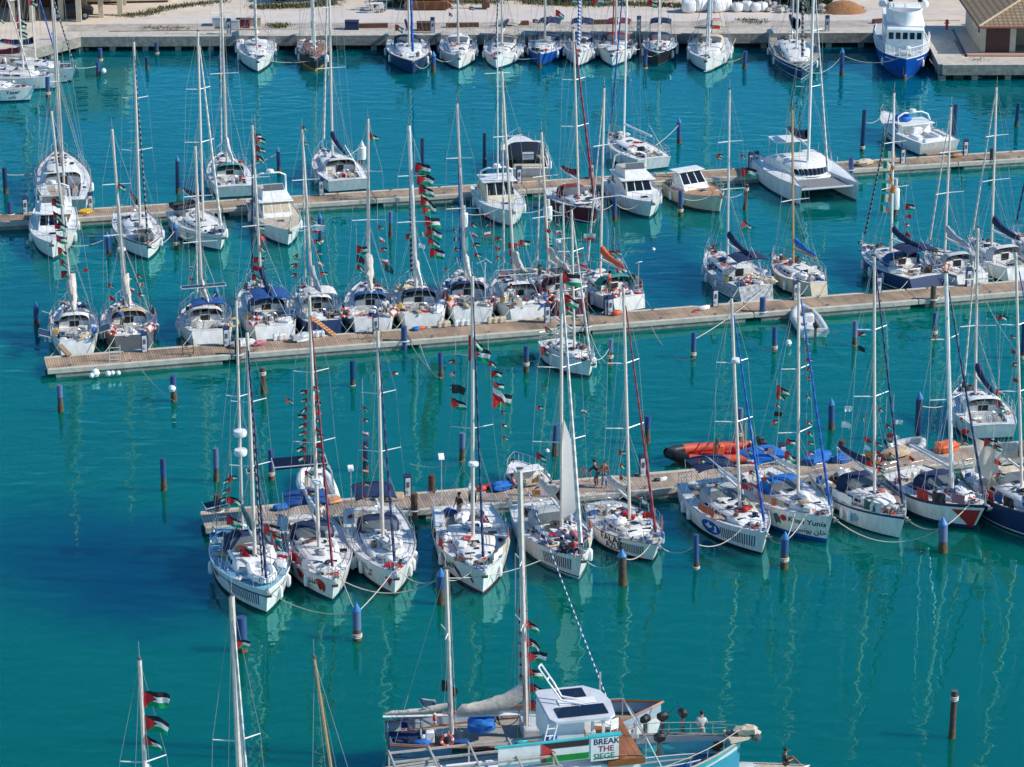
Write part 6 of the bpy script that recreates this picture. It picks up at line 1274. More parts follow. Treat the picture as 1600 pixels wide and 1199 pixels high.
def person(p, rz, pose, shirt, trousers, label, hair='hair', group=None, sc=1.0):
    body, sm, tm, hm, fm = person_meshes(pose); r = empty('person', p, rz, label, 'person', group); r.scale = (sc,)*3
    def add(nm, me, m):
        if m: me = me.copy(); me.materials.clear(); me.materials.append(M_(m))
        o = bpy.data.objects.new(nm, me); COL.objects.link(o); o.parent = r; return o
    b = add('body', body, None); add('shirt', sm, shirt); add('trousers', tm, trousers); add('hair', hm, hair); add('face', fm, None); return r
def pon(key, x, y, z, rz, *a, **k): person(W(key, x, y, z), BOATS[key]['hd']+rz, *a, **k)
person(on2(18.4, 1.7, 1.9), 1.5, 'bend', 'lgrey', 'grey', 'person in pale shirt bending over the far rail of the turquoise boat')
pon('G1', 4.9, .9, 2.1, -1.2, 'sit', 'black', 'black', 'person in black sitting beside blue tarpaulin on the schooner')
pon('C9', 1.0, 1.0, .75, pi, 'stand', 'white', 'dgrey', 'person in white shirt standing at the stern under tilted solar panels')
pon('C6', .5, -.9, .75, pi, 'stand', 'white', 'brown', 'person in white shirt standing at the stern of the orange buoy yacht')
pon('C11', 2.0, .4, .7, .5, 'stand', 'red', 'dgrey', 'person in red shirt in the cockpit behind the orange boom')
pon('F4', 2.2, .9, .8, 2.0, 'sit', 'pink', 'navycloth', 'person in pink sitting in the cockpit of the broad yacht')
pon('F4', 1.2, -.3, .8, -1.0, 'stand', 'black', 'grey', 'person in black standing in the cockpit of the broad yacht')
pon('F1', 2.4, -1.1, .9, 2.2, 'sit', 'beige', 'beige', 'person in beige sitting aft on the pale blue deck')
pon('F1', 3.2, -.6, 1.0, .4, 'stand', 'black', 'brown', 'person in black standing on the pale blue deck')
pon('F5', 8.2, -.3, 1.55, 0, 'sit', 'redb', 'navycloth', 'person in red sitting on the foredeck below the raised sail')
pon('F5', 8.0, -.9, 1.5, 1.4, 'sit', 'navycloth', 'black', 'person in navy sitting on the foredeck beside one in red')
pon('F2', 1.4, .8, .7, 0, 'stand', 'white', 'lgrey', 'person in white standing under blue bimini')
person(PP(3, 944, .35), 1.2, 'stand', 'redor', 'bluecloth', 'person in orange red shirt standing on the nearest pier')
person(PP(3, 931, .5), 2.6, 'bend', 'black', 'dgrey', 'person in black bending beside the one in orange on the pier')
person(PP(3, 800, .75), .4, 'sit', 'pink', 'dgrey', 'person in pink sitting on the nearest pier by blue bags')
pon('C2', 2.2, .5, .7, 1.0, 'bend', 'bluecloth', 'dgrey', 'person in blue bending in the cockpit between two orange lifebuoys')
pon('C5', 1.8, .4, .7, pi, 'sit', 'navycloth', 'dgrey', 'person in navy sitting under white awning frame')
for i, (px, py, c) in enumerate(((578, 16, 'dgreen'), (586, 12, 'dgrey'), (593, 13, 'navycloth'), (600, 18, 'tealcloth'))):
    person(G(px, py, QZ), i*1.5, 'sit' if i % 2 else 'stand', c, 'dgrey', ('person in dark green standing at the quayside table', 'person in grey sitting at the quayside table', 'person in navy standing at the quayside table', 'person in teal sitting at the quayside table')[i])
person(G(1226, 1197, 1.2), 0.2, 'sit', 'black', 'brown', 'person in black sitting on the pale boat at the bottom edge', sc=1.0)
# pale boat at the bottom edge carrying that person
b = Hull(9, 2.8, .75, ws=.8); p = G(1262, 1196, 1.0); r = empty('open_launch', Vector((p.x-8.9*cos(.18), p.y-8.9*sin(.18), 0)), .18, 'pale launch whose deck edge shows at the bottom edge', 'boat')
b.mesh(r, 'beige', 'white', 'navy'); b.deck(r, 'beige', 'beige', (.05, .3), .7, .3); MB().blob((5.6, .3, .85), (1.9, .8, .35), 10, 4, .05).build('folded_cover', 'lgrey', r)
BOATS['X5'] = dict(r=r, h=b, loc=r.location.copy(), hd=.18, L=9, who='the pale launch', RM=Matrix.Rotation(.18, 3, 'Z'), my=0, zr=lambda t: .85, cab=(.4, .5), mt=.5)
# ================================================================== outboards, barrels and skiff inside the fishing boat
def outboard(p, rz, label, hcol='black', tilt=0):
    r = empty('outboard_motor', p, rz, label, 'outboard motor', 'outboard motors on the fishing boat'); r.rotation_euler = (0, tilt, rz)
    b = MB(); b.box((0, 0, 1.05), (.52, .34, .40), bev=.1); b.build('cowling', hcol, r); b = MB(); b.box((0, 0, .55), (.18, .13, .75), bev=.02); b.box((0, 0, .22), (.30, .05, .25)); b.build('leg', 'dgrey', r)
    b = MB(); b.tube((-.06, 0, .18), (.18, 0, .18), .06, .03, 6); b.torus((-.12, 0, .18), .1, .02, 8, 4, rot=Matrix.Rotation(pi/2, 3, 'Y')); b.build('propeller', 'dgrey', r); MB().tube((.2, 0, 1.0), (.55, 0, 1.35), .02, n=4).build('tiller', 'black', r)
for x, y, z, lab in ((15.9, 2.35, 2.1, 'small black outboard motor nearest the pale deckhouse'), (16.7, 2.25, 2.2, 'black outboard motor, second along the far rail'), (17.6, 2.1, 2.35, 'black outboard motor, third along the far rail'), (16.2, 1.0, 1.8, 'black outboard motor standing low amid the deck'), (15.2, 1.6, 1.8, 'grey topped outboard motor against the deckhouse')):
    outboard(on2(x, y, z), rnd.uniform(0, 3), lab, 'black' if 'grey' not in lab else 'grey')
def barrel(p, body, rim, label, grp=None):
    r = empty('barrel', p, 0, label, 'barrel', grp); MB().lathe([(0, 0), (.26, 0), (.3, .2), (.3, .6), (.27, .85)], n=12).build('body', body, r); MB().torus((0, 0, .86), .27, .035, 14, 5).build('rim', rim, r); MB().lathe([(.26, .7), (0, .72)], n=12).build('contents', 'white', r)
barrel(on2(16.0, -1.2, 1.4), 'navy', 'brightblue', 'navy barrel with blue rim by the near rail'); barrel(on2(17.4, -.9, 1.4), 'navy', 'brightblue', 'navy barrel with blue rim near the bow'); barrel(on2(10.5, -1.4, 3.85), 'royal', 'brightblue', 'blue barrel beside the wheelhouse ladder')
b = MB(); hs = Hull(6.0, 1.1, .45, ws=.7, rake=.04); r = empty('skiff', on2(13.2, .2, 1.55), RAD(13), 'narrow blue skiff stowed on the foredeck of the fishing boat', 'boat'); hs.mesh(r, 'brightblue', 'brightblue', 'navy'); hs.deck(r, 'aquadeck', 'teakgrey', (.05, .9), .8, .35)
def chair(p, rz, m, label):
    r = empty('plastic_chair', p, rz, label, 'chair')
    for x in (-.2, .2):
        for y in (-.2, .2): MB().tube((x, y, 0), (x*.9, y*.9, .43), .025, n=5).build('leg', m, r)
    MB().box((0, 0, .45), (.46, .46, .04), bev=.015).build('seat', m, r); MB().box((-.22, 0, .72), (.04, .46, .5), bev=.015).build('backrest', m, r)
    for s in (1, -1): MB().path([Vector((.2, s*.22, .45)), Vector((.18, s*.25, .66)), Vector((-.2, s*.25, .68))], .022, 4).build('armrest', m, r)
chair(on2(13.7, .2, 3.6), 2.2, 'white', 'white plastic armchair on the plank upper deck')
for i, (x, y, z, kd, cl, w_) in enumerate(((13.5, 1.1, 3.6, 'sail_bundle', 'white', 'white'), (15.4, -1.4, 1.4, 'sail_bundle', 'pink', 'pink and beige'), (15.5, -.5, 1.4, 'gear_bag', 'red', 'red'), (19.2, .6, 2.1, 'sail_bundle', 'brown', 'brown net'), (18.6, .3, 1.4, 'gear_bag', 'red', 'faded red'), (19.5, .1, 3.1, 'gear_bag', 'dgrey', 'dark'), (20.0, -.05, 3.1, 'sail_bundle', 'beige', 'beige'), (12.9, -1.7, 4.1, 'gear_bag', 'orange', 'orange'), (13.2, -.2, 3.6, 'cushion', 'maroon', 'maroon'))):
    gear(kd, None, 0, 0, col=cl, word=w_, seed=i+3, pos=on2(x, y, z), on='the turquoise fishing boat', sc=.8)
for i, (x, y, z, kd, cl, w_) in enumerate(((9.2, .6, 2.3, 'gear_bag', 'redor', 'orange'), (8.6, -.9, 1.9, 'gas_bottle', 'lgrey', 'grey'), (5.9, -1.5, 1.9, 'gear_bag', 'aqua', 'turquoise'), (6.3, -1.4, 1.9, 'towel', 'white', 'white'), (1.5, -.9, 1.8, 'gear_bag', 'brightblue', 'blue'), (2.6, .3, 1.7, 'gear_bag', 'lgrey', 'pale grey'), (3.4, -.4, 1.6, 'gear_bag', 'bluecloth', 'dark blue'))):
    gear(kd, 'G1', x, y, z, col=cl, word=w_, seed=i+30)
# ================================================================== gear on the yachts
ALL = [('white', 'white'), ('beige', 'beige'), ('bluecloth', 'blue'), ('navycloth', 'navy'), ('lgrey', 'grey'), ('sailw', 'off white'), ('red', 'red'), ('tealcloth', 'teal'), ('orange', 'orange'), ('dgreen', 'dark green'), ('tan', 'tan'), ('black', 'black'), ('brown', 'brown'), ('yellow', 'yellow'), ('pink', 'pink')]
def scatter(key, n, seed, pal=None, zones=((.08, .32), (.38, .9)), w=.8):
    rr = random.Random(seed); b = BOATS[key]; pal = pal or [0, 0, 0, 1, 2, 3, 4, 5, 5, 6, 10, 11, 12]
    for i in range(int(n*1.5)):
        z = rr.choice(zones); t = rr.uniform(*z); c, wd = ALL[rr.choice(pal)]; y = rr.uniform(-1, 1)*b['h'].hb(t)*w; kd = rr.choice(['gear_bag', 'gear_bag', 'cushion', 'storage_box', 'folded_cloth', 'folded_cloth', 'sail_bundle' if c in ('white', 'sailw', 'beige') else 'gear_bag'])
        zz = b['h'].dz(t)-.1 if (t < .34) else None
        gear(kd, key, t*b['L'], y, zz, c, wd, rr.randint(0, 99), rr.uniform(0, 3), rr.uniform(.4, .95))
def rail_items(key, side, t0, t1, n, kind, seed, cols):
    rr = random.Random(seed); b = BOATS[key]
    for i in range(n):
        t = t0+(t1-t0)*(i+.5)/n; c, wd = ALL[cols[i % len(cols)]]; y = side*(b['h'].hb(t)-.04); t2 = t+.02; dy = side*(b['h'].hb(t2)-.04)-y
        gear(kind, key, t*b['L'], y, b['h'].dz(t)+.6, c, wd, i, math.atan2(dy, .02*b['L']), rr.uniform(.8, 1.1))
for k, n, s in (('F1', 13, 1), ('F2', 7, 2), ('F3', 7, 3), ('F4', 15, 4), ('F5', 18, 5), ('F6', 10, 6), ('F7', 12, 7), ('F8', 8, 8), ('F9', 12, 9), ('F10', 8, 10), ('F11', 11, 11)): scatter(k, n, s)
scatter('F5', 10, 77, pal=[3, 11, 6, 9, 12, 14, 3], zones=((.68, .9),)); scatter('F4', 6, 78, pal=[0, 5, 0], zones=((.3, .5),)); scatter('F1', 8, 79, pal=[1, 0, 12, 3], zones=((.1, .35),), w=.9)
for k, s in (('C1', 21), ('C2', 22), ('C4', 23), ('C5', 24), ('C6', 25), ('C7', 26), ('C8', 27), ('C9', 28), ('C10', 29), ('C11', 30), ('C13', 31)): scatter(k, 10, s, zones=((.04, .3), (.04, .3), (.4, .85))); scatter(k, 4, s+50, zones=((.03, .12),), w=.9)
for k, s in (('C3', 41), ('C14', 42), ('C15', 43), ('C16', 44), ('C17', 45), ('D1', 46), ('E4', 47)): scatter(k, 5, s)
for k, s in (('A1', 61), ('A2', 62), ('A3', 63), ('A5', 64), ('B2', 65), ('B3', 66), ('B6', 67), ('Q1', 68), ('Q2', 69), ('Q3', 70), ('Q4', 71), ('Q5', 72), ('Q6', 73), ('Q7', 74), ('Q8', 75), ('Q9', 76), ('Q10', 77), ('Q11', 78), ('L1', 79), ('L2', 80), ('L3', 81)): scatter(k, 4 if k not in ('A5', 'Q8') else 9, s)
for k, sd_, a, c, n, kd, s, cols in (('F4', -1, .22, .62, 7, 'towel', 1, [11, 0, 3, 10, 11, 0, 6]), ('F4', 1, .5, .9, 3, 'banner', 2, [6, 1, 0]), ('F7', -1, .48, .64, 1, 'banner', 3, [8]), ('F8', -1, .52, .66, 2, 'banner', 4, [8, 1]), ('F9', -1, .45, .62, 1, 'banner', 5, [0]), ('F10', -1, .5, .9, 3, 'towel', 6, [6, 11, 14]), ('F11', -1, .3, .7, 5, 'towel', 7, [0, 10, 6, 2, 11]), ('F6', 1, .6, .8, 1, 'banner', 8, [8]), ('F5', 1, .5, .85, 4, 'towel', 9, [6, 8, 0, 1]),
                                        ('F2', -1, .64, .8, 3, 'towel', 10, [6, 14, 0]), ('F9', -1, .75, .84, 2, 'towel', 12, [9, 4]), ('C10', 1, .1, .5, 4, 'towel', 13, [6, 14, 2, 0]), ('C11', -1, .1, .5, 4, 'towel', 14, [9, 6, 0, 9]), ('C1', 1, .2, .6, 4, 'towel', 15, [0, 14, 0, 5]), ('C2', -1, .2, .6, 4, 'towel', 16, [2, 6, 5, 3]), ('C8', 1, .1, .4, 3, 'towel', 17, [6, 8, 0]), ('F7', 1, .3, .5, 4, 'towel', 18, [14, 0, 9, 3]), ('F1', 1, .25, .6, 4, 'towel', 19, [6, 9, 0, 14])): rail_items(k, sd_, a, c, n, kd, s, cols)
gear('dinghy', 'F1', .78*BOATS['F1']['L'], .1, None, 'white', 'white', sc=1.05); gear('dinghy', 'B2', .80*BOATS['B2']['L'], 0, None, 'dgrey', 'dark grey'); gear('dinghy', 'F7', .28*BOATS['F7']['L'], 0, 1.4, 'beige', 'beige', sc=.6)
gear('life_raft', 'F3', .80*BOATS['F3']['L'], 0, None, 'white', 'white'); gear('life_raft', 'F8', .66*BOATS['F8']['L'], 0, None, 'white', 'white'); gear('sail_bundle', 'F3', .64*BOATS['F3']['L'], .2, None, 'sailw', 'white', 5, .3, 1.1)
gear('cushion', 'F5', .80*BOATS['F5']['L'], .1, None, 'dgreen', 'big dark green', 5, .3, 1.7); gear('gear_bag', 'F6', .46*BOATS['F6']['L'], .1, None, 'red', 'big red', 5, .3, 1.3); gear('surfboard', 'F11', .62*BOATS['F11']['L'], -.6, None, 'bluecloth', 'blue'); gear('surfboard', 'F1', .52*BOATS['F1']['L'], 1.3, 1.7, 'white', 'white')
gear('dinghy', 'B3', .12*BOATS['B3']['L'], 0, 1.5, 'black2', 'black covered', rz=pi/2)
for k in ('C1', 'C4', 'C7', 'C8', 'C9', 'F1', 'F9', 'F11', 'C13'):
    for i in range(3): gear('jerry_can', k, (.16+.03*i)*BOATS[k]['L'], BOATS[k]['h'].hb(.2)*(.86 if i % 2 else -.86), None, *(('brightblue', 'blue'), ('yellow', 'yellow'), ('white', 'white'))[i])
# ================================================================== piles
PN = [0]
def pile(px, py, ty, style, where, w=.42, top='cone'):
    p = G(px, py); z1 = AY(px, ty, p.y).z; r = empty('mooring_pile', p, rnd.uniform(0, 6), '', 'pile'); rad = w/2
    r.rotation_euler = (rnd.uniform(-.035, .035), rnd.uniform(-.035, .035), 0)
    zc = z1-.42 if top == 'cone' else z1; body = {'blue': 'pilebody', 'dark': 'black', 'brown': 'pilebrown', 'white': 'pilebody', 'allblue': 'pilebody'}[style]; sl = {'blue': .45, 'dark': .8, 'brown': 0, 'white': .35, 'allblue': .80}[style]
    zb = zc*(1-sl) if style != 'blue' else zc*rnd.uniform(.38, .6); N = 12
    MB().lathe([(rad, -1.5), (rad, zb)], n=N).build('shaft', body, r)
    if sl: MB().lathe([(rad+.012, zb-.05), (rad+.012, zc), (0, zc)], n=N).build('sleeve', {'blue': 'pileblue2' if PN[0] % 3 == 0 else 'pileblue', 'dark': 'navy', 'white': 'lgrey', 'allblue': 'pileblue'}[style], r)
    else: MB().lathe([(rad+.01, zb), (0, zb+.01)], n=N).build('top', 'dgrey', r)
    if top == 'cone': MB().lathe([(rad+.035, zc-.06), (rad+.035, zc), (0, z1)], n=N).build('cap', 'pilecap' if style != 'white' else 'white', r, angle=30)
    MB().lathe([(rad+.02, -.3), (rad+.025, .35), (rad+.004, .45)], n=N).build('tide_band', mat('tide', (.16, .085, .03), .9, 0, var=.4, scale=5, col2=(.04, .03, .02)), r)
    if style == 'white': MB().lathe([(rad+.16, z1*.1+.2), (rad+.18, .6), (rad+.18, z1*.7), (rad+.1, z1*.75)], n=N).build('fender_sleeve', 'white', r)
    if rnd.random() < .5:
        b = MB()
        for q in range(3): b.torus((0, 0, zb-.3-.07*q), rad+.03, .035, 12, 4, rot=Matrix.Rotation(.1*q, 3, 'X'))
        b.build('rope_turns', 'rope', r)
    PN[0] += 1; r['label'] = {'blue': 'pile with blue sleeve', 'dark': 'dark pile', 'brown': 'brown timber pile', 'white': 'pile with white fender sleeve', 'allblue': 'tall blue pile'}[style]+(' and pointed cap ' if top == 'cone' else ' and flat top ')+where
    GEAR.setdefault(r['label'], []).append(r); r['category'] = 'mooring pile'; PILES[(px, py)] = (p, z1); return r
PILES = {}
for a in ((558, 1000, 942, 'blue', 'in front of the poppy yacht'), (379, 1018, 965, 'allblue', 'before the pale blue decked yacht', .5, 'flat'), (689, 944, 887, 'blue', 'left of the melon slice hull'), (973, 914, 856, 'brown', 'in front of the cream yacht', .44), (1088, 888, 836, 'allblue', 'left of the dove badge yacht', .28, 'flat'), (1225, 888, 830, 'blue', 'in front of the lettered yacht', .40), (1473, 863, 808, 'blue', 'before the red bow triangle', .48),
          (1487, 1153, 1080, 'brown', 'alone in open water at lower right', .3, 'flat'), (256, 766, 716, 'blue', 'alone in open water at left', .32, 'flat'), (338, 752, 700, 'white0', 'behind the left end of the nearest pier', .30, 'flat'), (424, 750, 703, 'blue', 'right of a similar one behind the nearest pier end', .32, 'flat'), (571, 737, 688, 'dark', 'behind the navy bimini yacht', .34, 'flat'), (722, 721, 677, 'blue', 'behind the melon slice hull', .34, 'flat'),
          (867, 712, 664, 'blue', 'beside the small black launch', .34, 'flat'), (1011, 693, 650, 'blue', 'behind the cream yacht', .34, 'flat'), (1155, 688, 638, 'blue', 'behind the orange rubber boat', .34, 'flat'), (1299, 671, 622, 'allblue', 'beyond the nearest pier at right', .36), (1434, 690, 612, 'dark', 'tied up left of the round sterned yacht', .40),
          (95, 643, 602, 'blue', 'before the left end of the middle pier', .34, 'flat'), (272, 627, 588, 'blue', 'with a white buoy before the middle pier', .36, 'flat'), (412, 615, 575, 'brown', 'with a fender before the middle pier', .34, 'flat'), (551, 603, 564, 'dark', 'below the orange buoy yacht', .30, 'flat'), (689, 592, 551, 'blue', 'below the long flag string yacht', .30, 'flat'), (822, 581, 541, 'blue', 'left of the small white yacht', .32, 'flat'),
          (953, 571, 530, 'blue', 'right of the small white yacht', .30, 'flat'), (1083, 560, 520, 'blue', 'in open water before the middle pier', .30, 'flat'), (1210, 549, 511, 'blue', 'left of the rubber dinghy', .32, 'flat'), (1335, 541, 502, 'blue', 'right of the rubber dinghy', .30, 'flat'), (1460, 529, 489, 'blue', 'below the grey striped yacht', .30, 'flat'),
          (57, 509, 470, 'allblue', 'left of the leftmost middle yacht', .34), (340, 484, 446, 'allblue', 'beyond the solar topped bimini', .34), (170, 398, 361, 'allblue', 'left of the dinghy carrying yacht', .30), (276, 390, 346, 'blue', 'below the cream striped yacht', .34), (278, 302, 242, 'dark', 'in open water beyond the far pier', .32), (436, 268, 228, 'dark', 'beyond the cabin cruiser at far pier', .30), (501, 378, 331, 'allblue', 'right of the covered window cruiser', .32),
          (610, 370, 330, 'blue', 'with white rope below the far pier', .26, 'flat'), (724, 362, 322, 'white', 'left of the motorsailer', .34, 'flat'), (856, 352, 312, 'white', 'right of the motorsailer', .34, 'flat'), (960, 345, 306, 'allblue', 'between maroon yacht and motor yacht', .30, 'flat'), (1063, 338, 298, 'blue', 'before the cream launch', .34, 'flat'), (660, 268, 216, 'dark', 'in open water above the far pier', .28, 'flat'),
          (757, 255, 208, 'dark', 'left of the black canopy cruiser', .28, 'flat'), (565, 256, 219, 'white', 'right of the raised navy boom', .36), (1061, 224, 183, 'allblue', 'right of the cluttered white yacht', .34), (1164, 328, 288, 'brown', 'right of the cream launch', .30, 'flat'), (1347, 236, 171, 'dark', 'left of the sports cruiser', .34, 'flat'), (1489, 222, 163, 'dark', 'right of the sports cruiser', .36, 'flat'), (1588, 197, 161, 'dark', 'at the right edge above the far pier', .34, 'flat'),
          (1398, 336, 279, 'white', 'among tricolour flags', .34, 'flat'), (9, 302, 262, 'dark', 'at the left edge above the far pier', .34, 'flat'), (135, 78, 62, 'blue', 'in the corner of the quay', .36, 'flat'), (157, 96, 76, 'blue', 'right of the quay corner', .38, 'flat'), (154, 119, 97, 'allblue', 'with a white buoy near the quay corner', .38, 'flat'), (230, 109, 89, 'dark', 'in open water below the left quay', .30, 'flat'), (245, 84, 67, 'blue', 'close under the left quay', .36, 'flat'),
          (75, 152, 121, 'blue', 'among the three left yachts', .40, 'flat'), (345, 118, 84, 'allblue', 'left of the leftmost quay yacht', .30), (509, 110, 83, 'allblue', 'right of the black ketch at the quay', .36), (677, 113, 80, 'blue', 'right of the navy quay yacht', .42), (843, 107, 83, 'allblue', 'before the blue banded quay yacht', .34, 'flat'), (1008, 107, 77, 'allblue', 'left of the black and green quay yacht', .36, 'flat'), (1163, 107, 80, 'allblue', 'right of the cream tent ketch', .38, 'flat'),
          (1315, 118, 74, 'allblue', 'between big navy ketch and blue trawler', .38), (1598, 560, 505, 'dark', 'at the right edge below the middle pier', .3, 'flat')):
    a = list(a)
    if a[3] == 'white0': a[3] = 'blue'
    pile(*a)
for k, (px, i, fr) in enumerate(((342, 3, .9), (648, 3, .05), (675, 3, 1.0), (1313, 3, 1.0), (373, 2, .02), (632, 2, .05), (916, 2, .05), (1190, 2, .1), (1456, 2, .0), (1328, 1, .0), (1548, 1, .1), (18, 1, .9))):
    p = PP(i, px, fr, -1); r = empty('guide_pile', p, 0, 'stub pile rising through the edge of %s' % (('nearest pier by its left end', 'nearest pier behind the navy bimini', 'nearest pier by the melon hull', 'nearest pier behind the lettered yacht', 'middle pier right of the bimini yacht', 'middle pier near long flag string', 'middle pier by the orange buoy', 'middle pier below the speckled yacht', 'middle pier below the grey striped yacht', 'far pier by the catamaran', 'far pier at right', 'far pier at left end')[k]), 'pile')
    MB().lathe([(.2, 0), (.2, 2.6), (0, 2.62)], n=10).build('shaft', 'pilebrown' if i == 3 or k == 4 else ('pileblue' if k % 2 else 'pilebody'), r); MB().torus((0, 0, 1.62), .32, .05, 12, 4).build('collar', 'alu', r)
# ================================================================== service pedestals
def pedestal(px, i, fr, label, pos=None, yaw=0, hgt=1.35):
    p = PP(i, px, fr) if pos is None else pos; r = empty('power_pedestal', p, (PA(i) if pos is None else 0)+yaw, label, 'power pedestal')
    MB().box((0, 0, hgt*.42), (.34, .30, hgt*.84), bev=.03).build('body', 'pedwhite', r); b = MB(); b.box((0, .02, hgt*.93), (.42, .36, hgt*.2), tilt=(-.35, 0, 0), bev=.04); b.build('head', 'navy', r)
    for s in (-1, 1): MB().box((s*.185, 0, hgt*.42), (.03, .32, hgt*.86)).build('side_strip', 'navy', r, smooth=False)
    MB().box((0, -.16, hgt*.55), (.16, .03, .34), bev=.01).build('socket_panel', 'dgrey', r); MB().box((0, -.175, hgt*.25), (.14, .03, .16), bev=.01).build('tap', 'lgrey', r)
mat('pedwhite', (.72, .74, .78), .5)
for px, i, fr, lab in ((637, 3, .85, 'power pedestal on the nearest pier behind the navy bimini'), (1004, 3, .85, 'yellow fronted power pedestal near the cream yacht'), (1222, 3, .85, 'power pedestal behind the lettered yacht'), (226, 2, .8, 'power pedestal right of two lifebuoys on the middle pier'), (354, 2, .75, 'power pedestal right of the white bimini yacht'), (587, 2, .8, 'slim power pedestal behind the orange buoy yacht'), (855, 2, .6, 'power pedestal above the small white yacht'), (948, 2, .85, 'power pedestal left of the orange boom yacht, left one of two'), (953, 2, .8, 'power pedestal by the orange boom yacht, right one of two'),
                         (1117, 2, .85, 'power pedestal below the speckled grey yacht'), (1243, 2, .85, 'power pedestal below the wooden mast'), (1372, 2, .85, 'power pedestal below the navy tricolour yacht'), (1513, 2, .85, 'power pedestal below the grey striped yacht'), (40, 1, .85, 'power pedestal at far left of the far pier'), (142, 1, .85, 'power pedestal right of the leftmost cruiser'), (811, 1, .85, 'power pedestal by the black canopy cruiser'), (924, 1, .85, 'power pedestal behind the maroon yacht'), (1173, 1, .85, 'power pedestal left one of two near the catamaran'), (1181, 1, .9, 'power pedestal right one of two near the catamaran'),
                         (1410, 1, .4, 'power pedestal among tricolour flags'), (1508, 1, .85, 'power pedestal behind the sports cruiser'), (502, 1, .85, 'power pedestal left of the raised navy boom')): pedestal(px, i, fr, lab)
for px, py, lab in ((676, 52, 'dark power pedestal on the quay right of the navy yacht'), (998, 50, 'dark power pedestal on the quay among the awnings'), (1292, 49, 'dark power pedestal on the quay left of the blue trawler'), (358, 54, 'dark power pedestal on the quay left of the first yacht')): pedestal(0, 1, 0, lab, pos=G(px, py, QZ), hgt=1.5)
# ================================================================== things on the piers
def at_pier(kind, i, px, fr, col, word, on, seed=1, rz=0, sc=1.0): return gear(kind, None, px, 0, None, col, word, seed, PA(i)+rz, sc, on, PP(i, px, fr))
for px0, n, c, w_ in ((429, 4, 'white', 'white'), (486, 5, 'white', 'pale'), (686, 4, 'cream', 'translucent'), (712, 5, 'white', 'white capped'), (764, 6, 'cream', 'yellowish')):
    for k in range(n): at_pier('jerry_can', 2, px0+4.6*k, .88, c, w_, 'the middle pier in a row of %d behind the yachts' % n, k, pi/2*(k % 2), 1)
for px, i, fr, kd, c, w_, on_, sc in ((786, 3, .75, 'sail_bundle', 'brightblue', 'blue tarpaulin', 'the nearest pier by the raised sail', 1.0), (752, 3, .8, 'gear_bag', 'redor', 'orange red', 'the nearest pier behind the melon hull', 1.2), (765, 3, .9, 'gear_bag', 'red', 'red', 'the nearest pier behind the melon hull', 1.2), (598, 3, .8, 'gear_bag', 'yellow', 'yellow', 'the nearest pier by the navy bimini', 1.0), (618, 3, .7, 'sail_bundle', 'tan', 'tan', 'the nearest pier by the navy bimini', .8), (440, 3, .7, 'gear_bag', 'brightblue', 'blue', 'the nearest pier behind the poppy yacht', 1.2), (520, 3, .8, 'sail_bundle', 'ochre2', 'rust coloured', 'the nearest pier behind the poppy yacht', .7),
                                     (1318, 3, .7, 'sail_bundle', 'brightblue', 'blue', 'the nearest pier at right', 1.0), (1277, 3, .8, 'sail_bundle', 'brightblue', 'bright blue', 'the nearest pier behind the lettered yacht', 1.3), (1400, 3, .7, 'sail_bundle', 'tan', 'tan', 'the nearest pier at right', 1.2), (1478, 3, .8, 'sail_bundle', 'orange', 'orange pink', 'the nearest pier beside the red triangle yacht', 1.2), (1026, 3, .5, 'gear_bag', 'black', 'black', 'the nearest pier right of the yellow pedestal', .7), (1036, 3, .5, 'gear_bag', 'white', 'white', 'the nearest pier right of the yellow pedestal', .6),
                                     (650, 2, .8, 'gear_bag', 'brightblue', 'blue', 'the middle pier under the flag string yacht', 1.1), (657, 2, .85, 'gear_bag', 'orange', 'orange', 'the middle pier under the flag string yacht', .9), (963, 2, .75, 'gear_bag', 'orange', 'orange', 'the middle pier below the orange boom yacht', 1.0), (1100, 2, .6, 'gear_bag', 'white', 'white', 'the middle pier below the speckled yacht', .9), (1086, 2, .5, 'gear_bag', 'red', 'small red', 'the middle pier below the speckled yacht', .5), (380, 2, .6, 'sail_bundle', 'sailw', 'white rope', 'the middle pier behind the blue awning', 1.0), (405, 2, .6, 'sail_bundle', 'pink', 'pink', 'the middle pier behind the blue awning', .6), (470, 2, .7, 'sail_bundle', 'lgrey', 'grey', 'the middle pier by the gangplank', 1.0),
                                     (1495, 1, .7, 'gear_bag', 'ochre2', 'brown', 'the far pier behind the sports cruiser', 1.2), (1350, 1, .4, 'sail_bundle', 'beige', 'beige', 'the far pier right of the catamaran', 1.0), (1022, 1, .7, 'gear_bag', 'white', 'white', 'the far pier behind the motor yacht', .8), (134, 1, .5, 'sail_bundle', 'yellow', 'yellow', 'the far pier at left', .7), (1301, 1, .6, 'gear_bag', 'red', 'red', 'the far pier near the catamaran', .5)):
    at_pier(kd, i, px, fr, c, w_, on_, int(px), .3, sc)
at_pier('bicycle', 2, 578, .4, 'dgrey', 'dark', 'the middle pier behind the orange buoy yacht'); at_pier('bicycle', 3, 902, .8, 'red', 'red', 'the nearest pier left of the cream yacht')
def float_(px, py, d, label, m='white', z=0):
    r = empty('buoy', G(px, py, z), 0, label, 'buoy'); MB().lathe([(0, -d*.5), (d*.35, -d*.35), (d*.5, 0), (d*.35, d*.35), (d*.1, d*.5), (0, d*.52)], n=10).build('float', m, r); MB().torus((0, 0, d*.55), d*.1, d*.03, 8, 4, rot=Matrix.Rotation(pi/2, 3, 'X')).build('ring', 'dgrey', r)
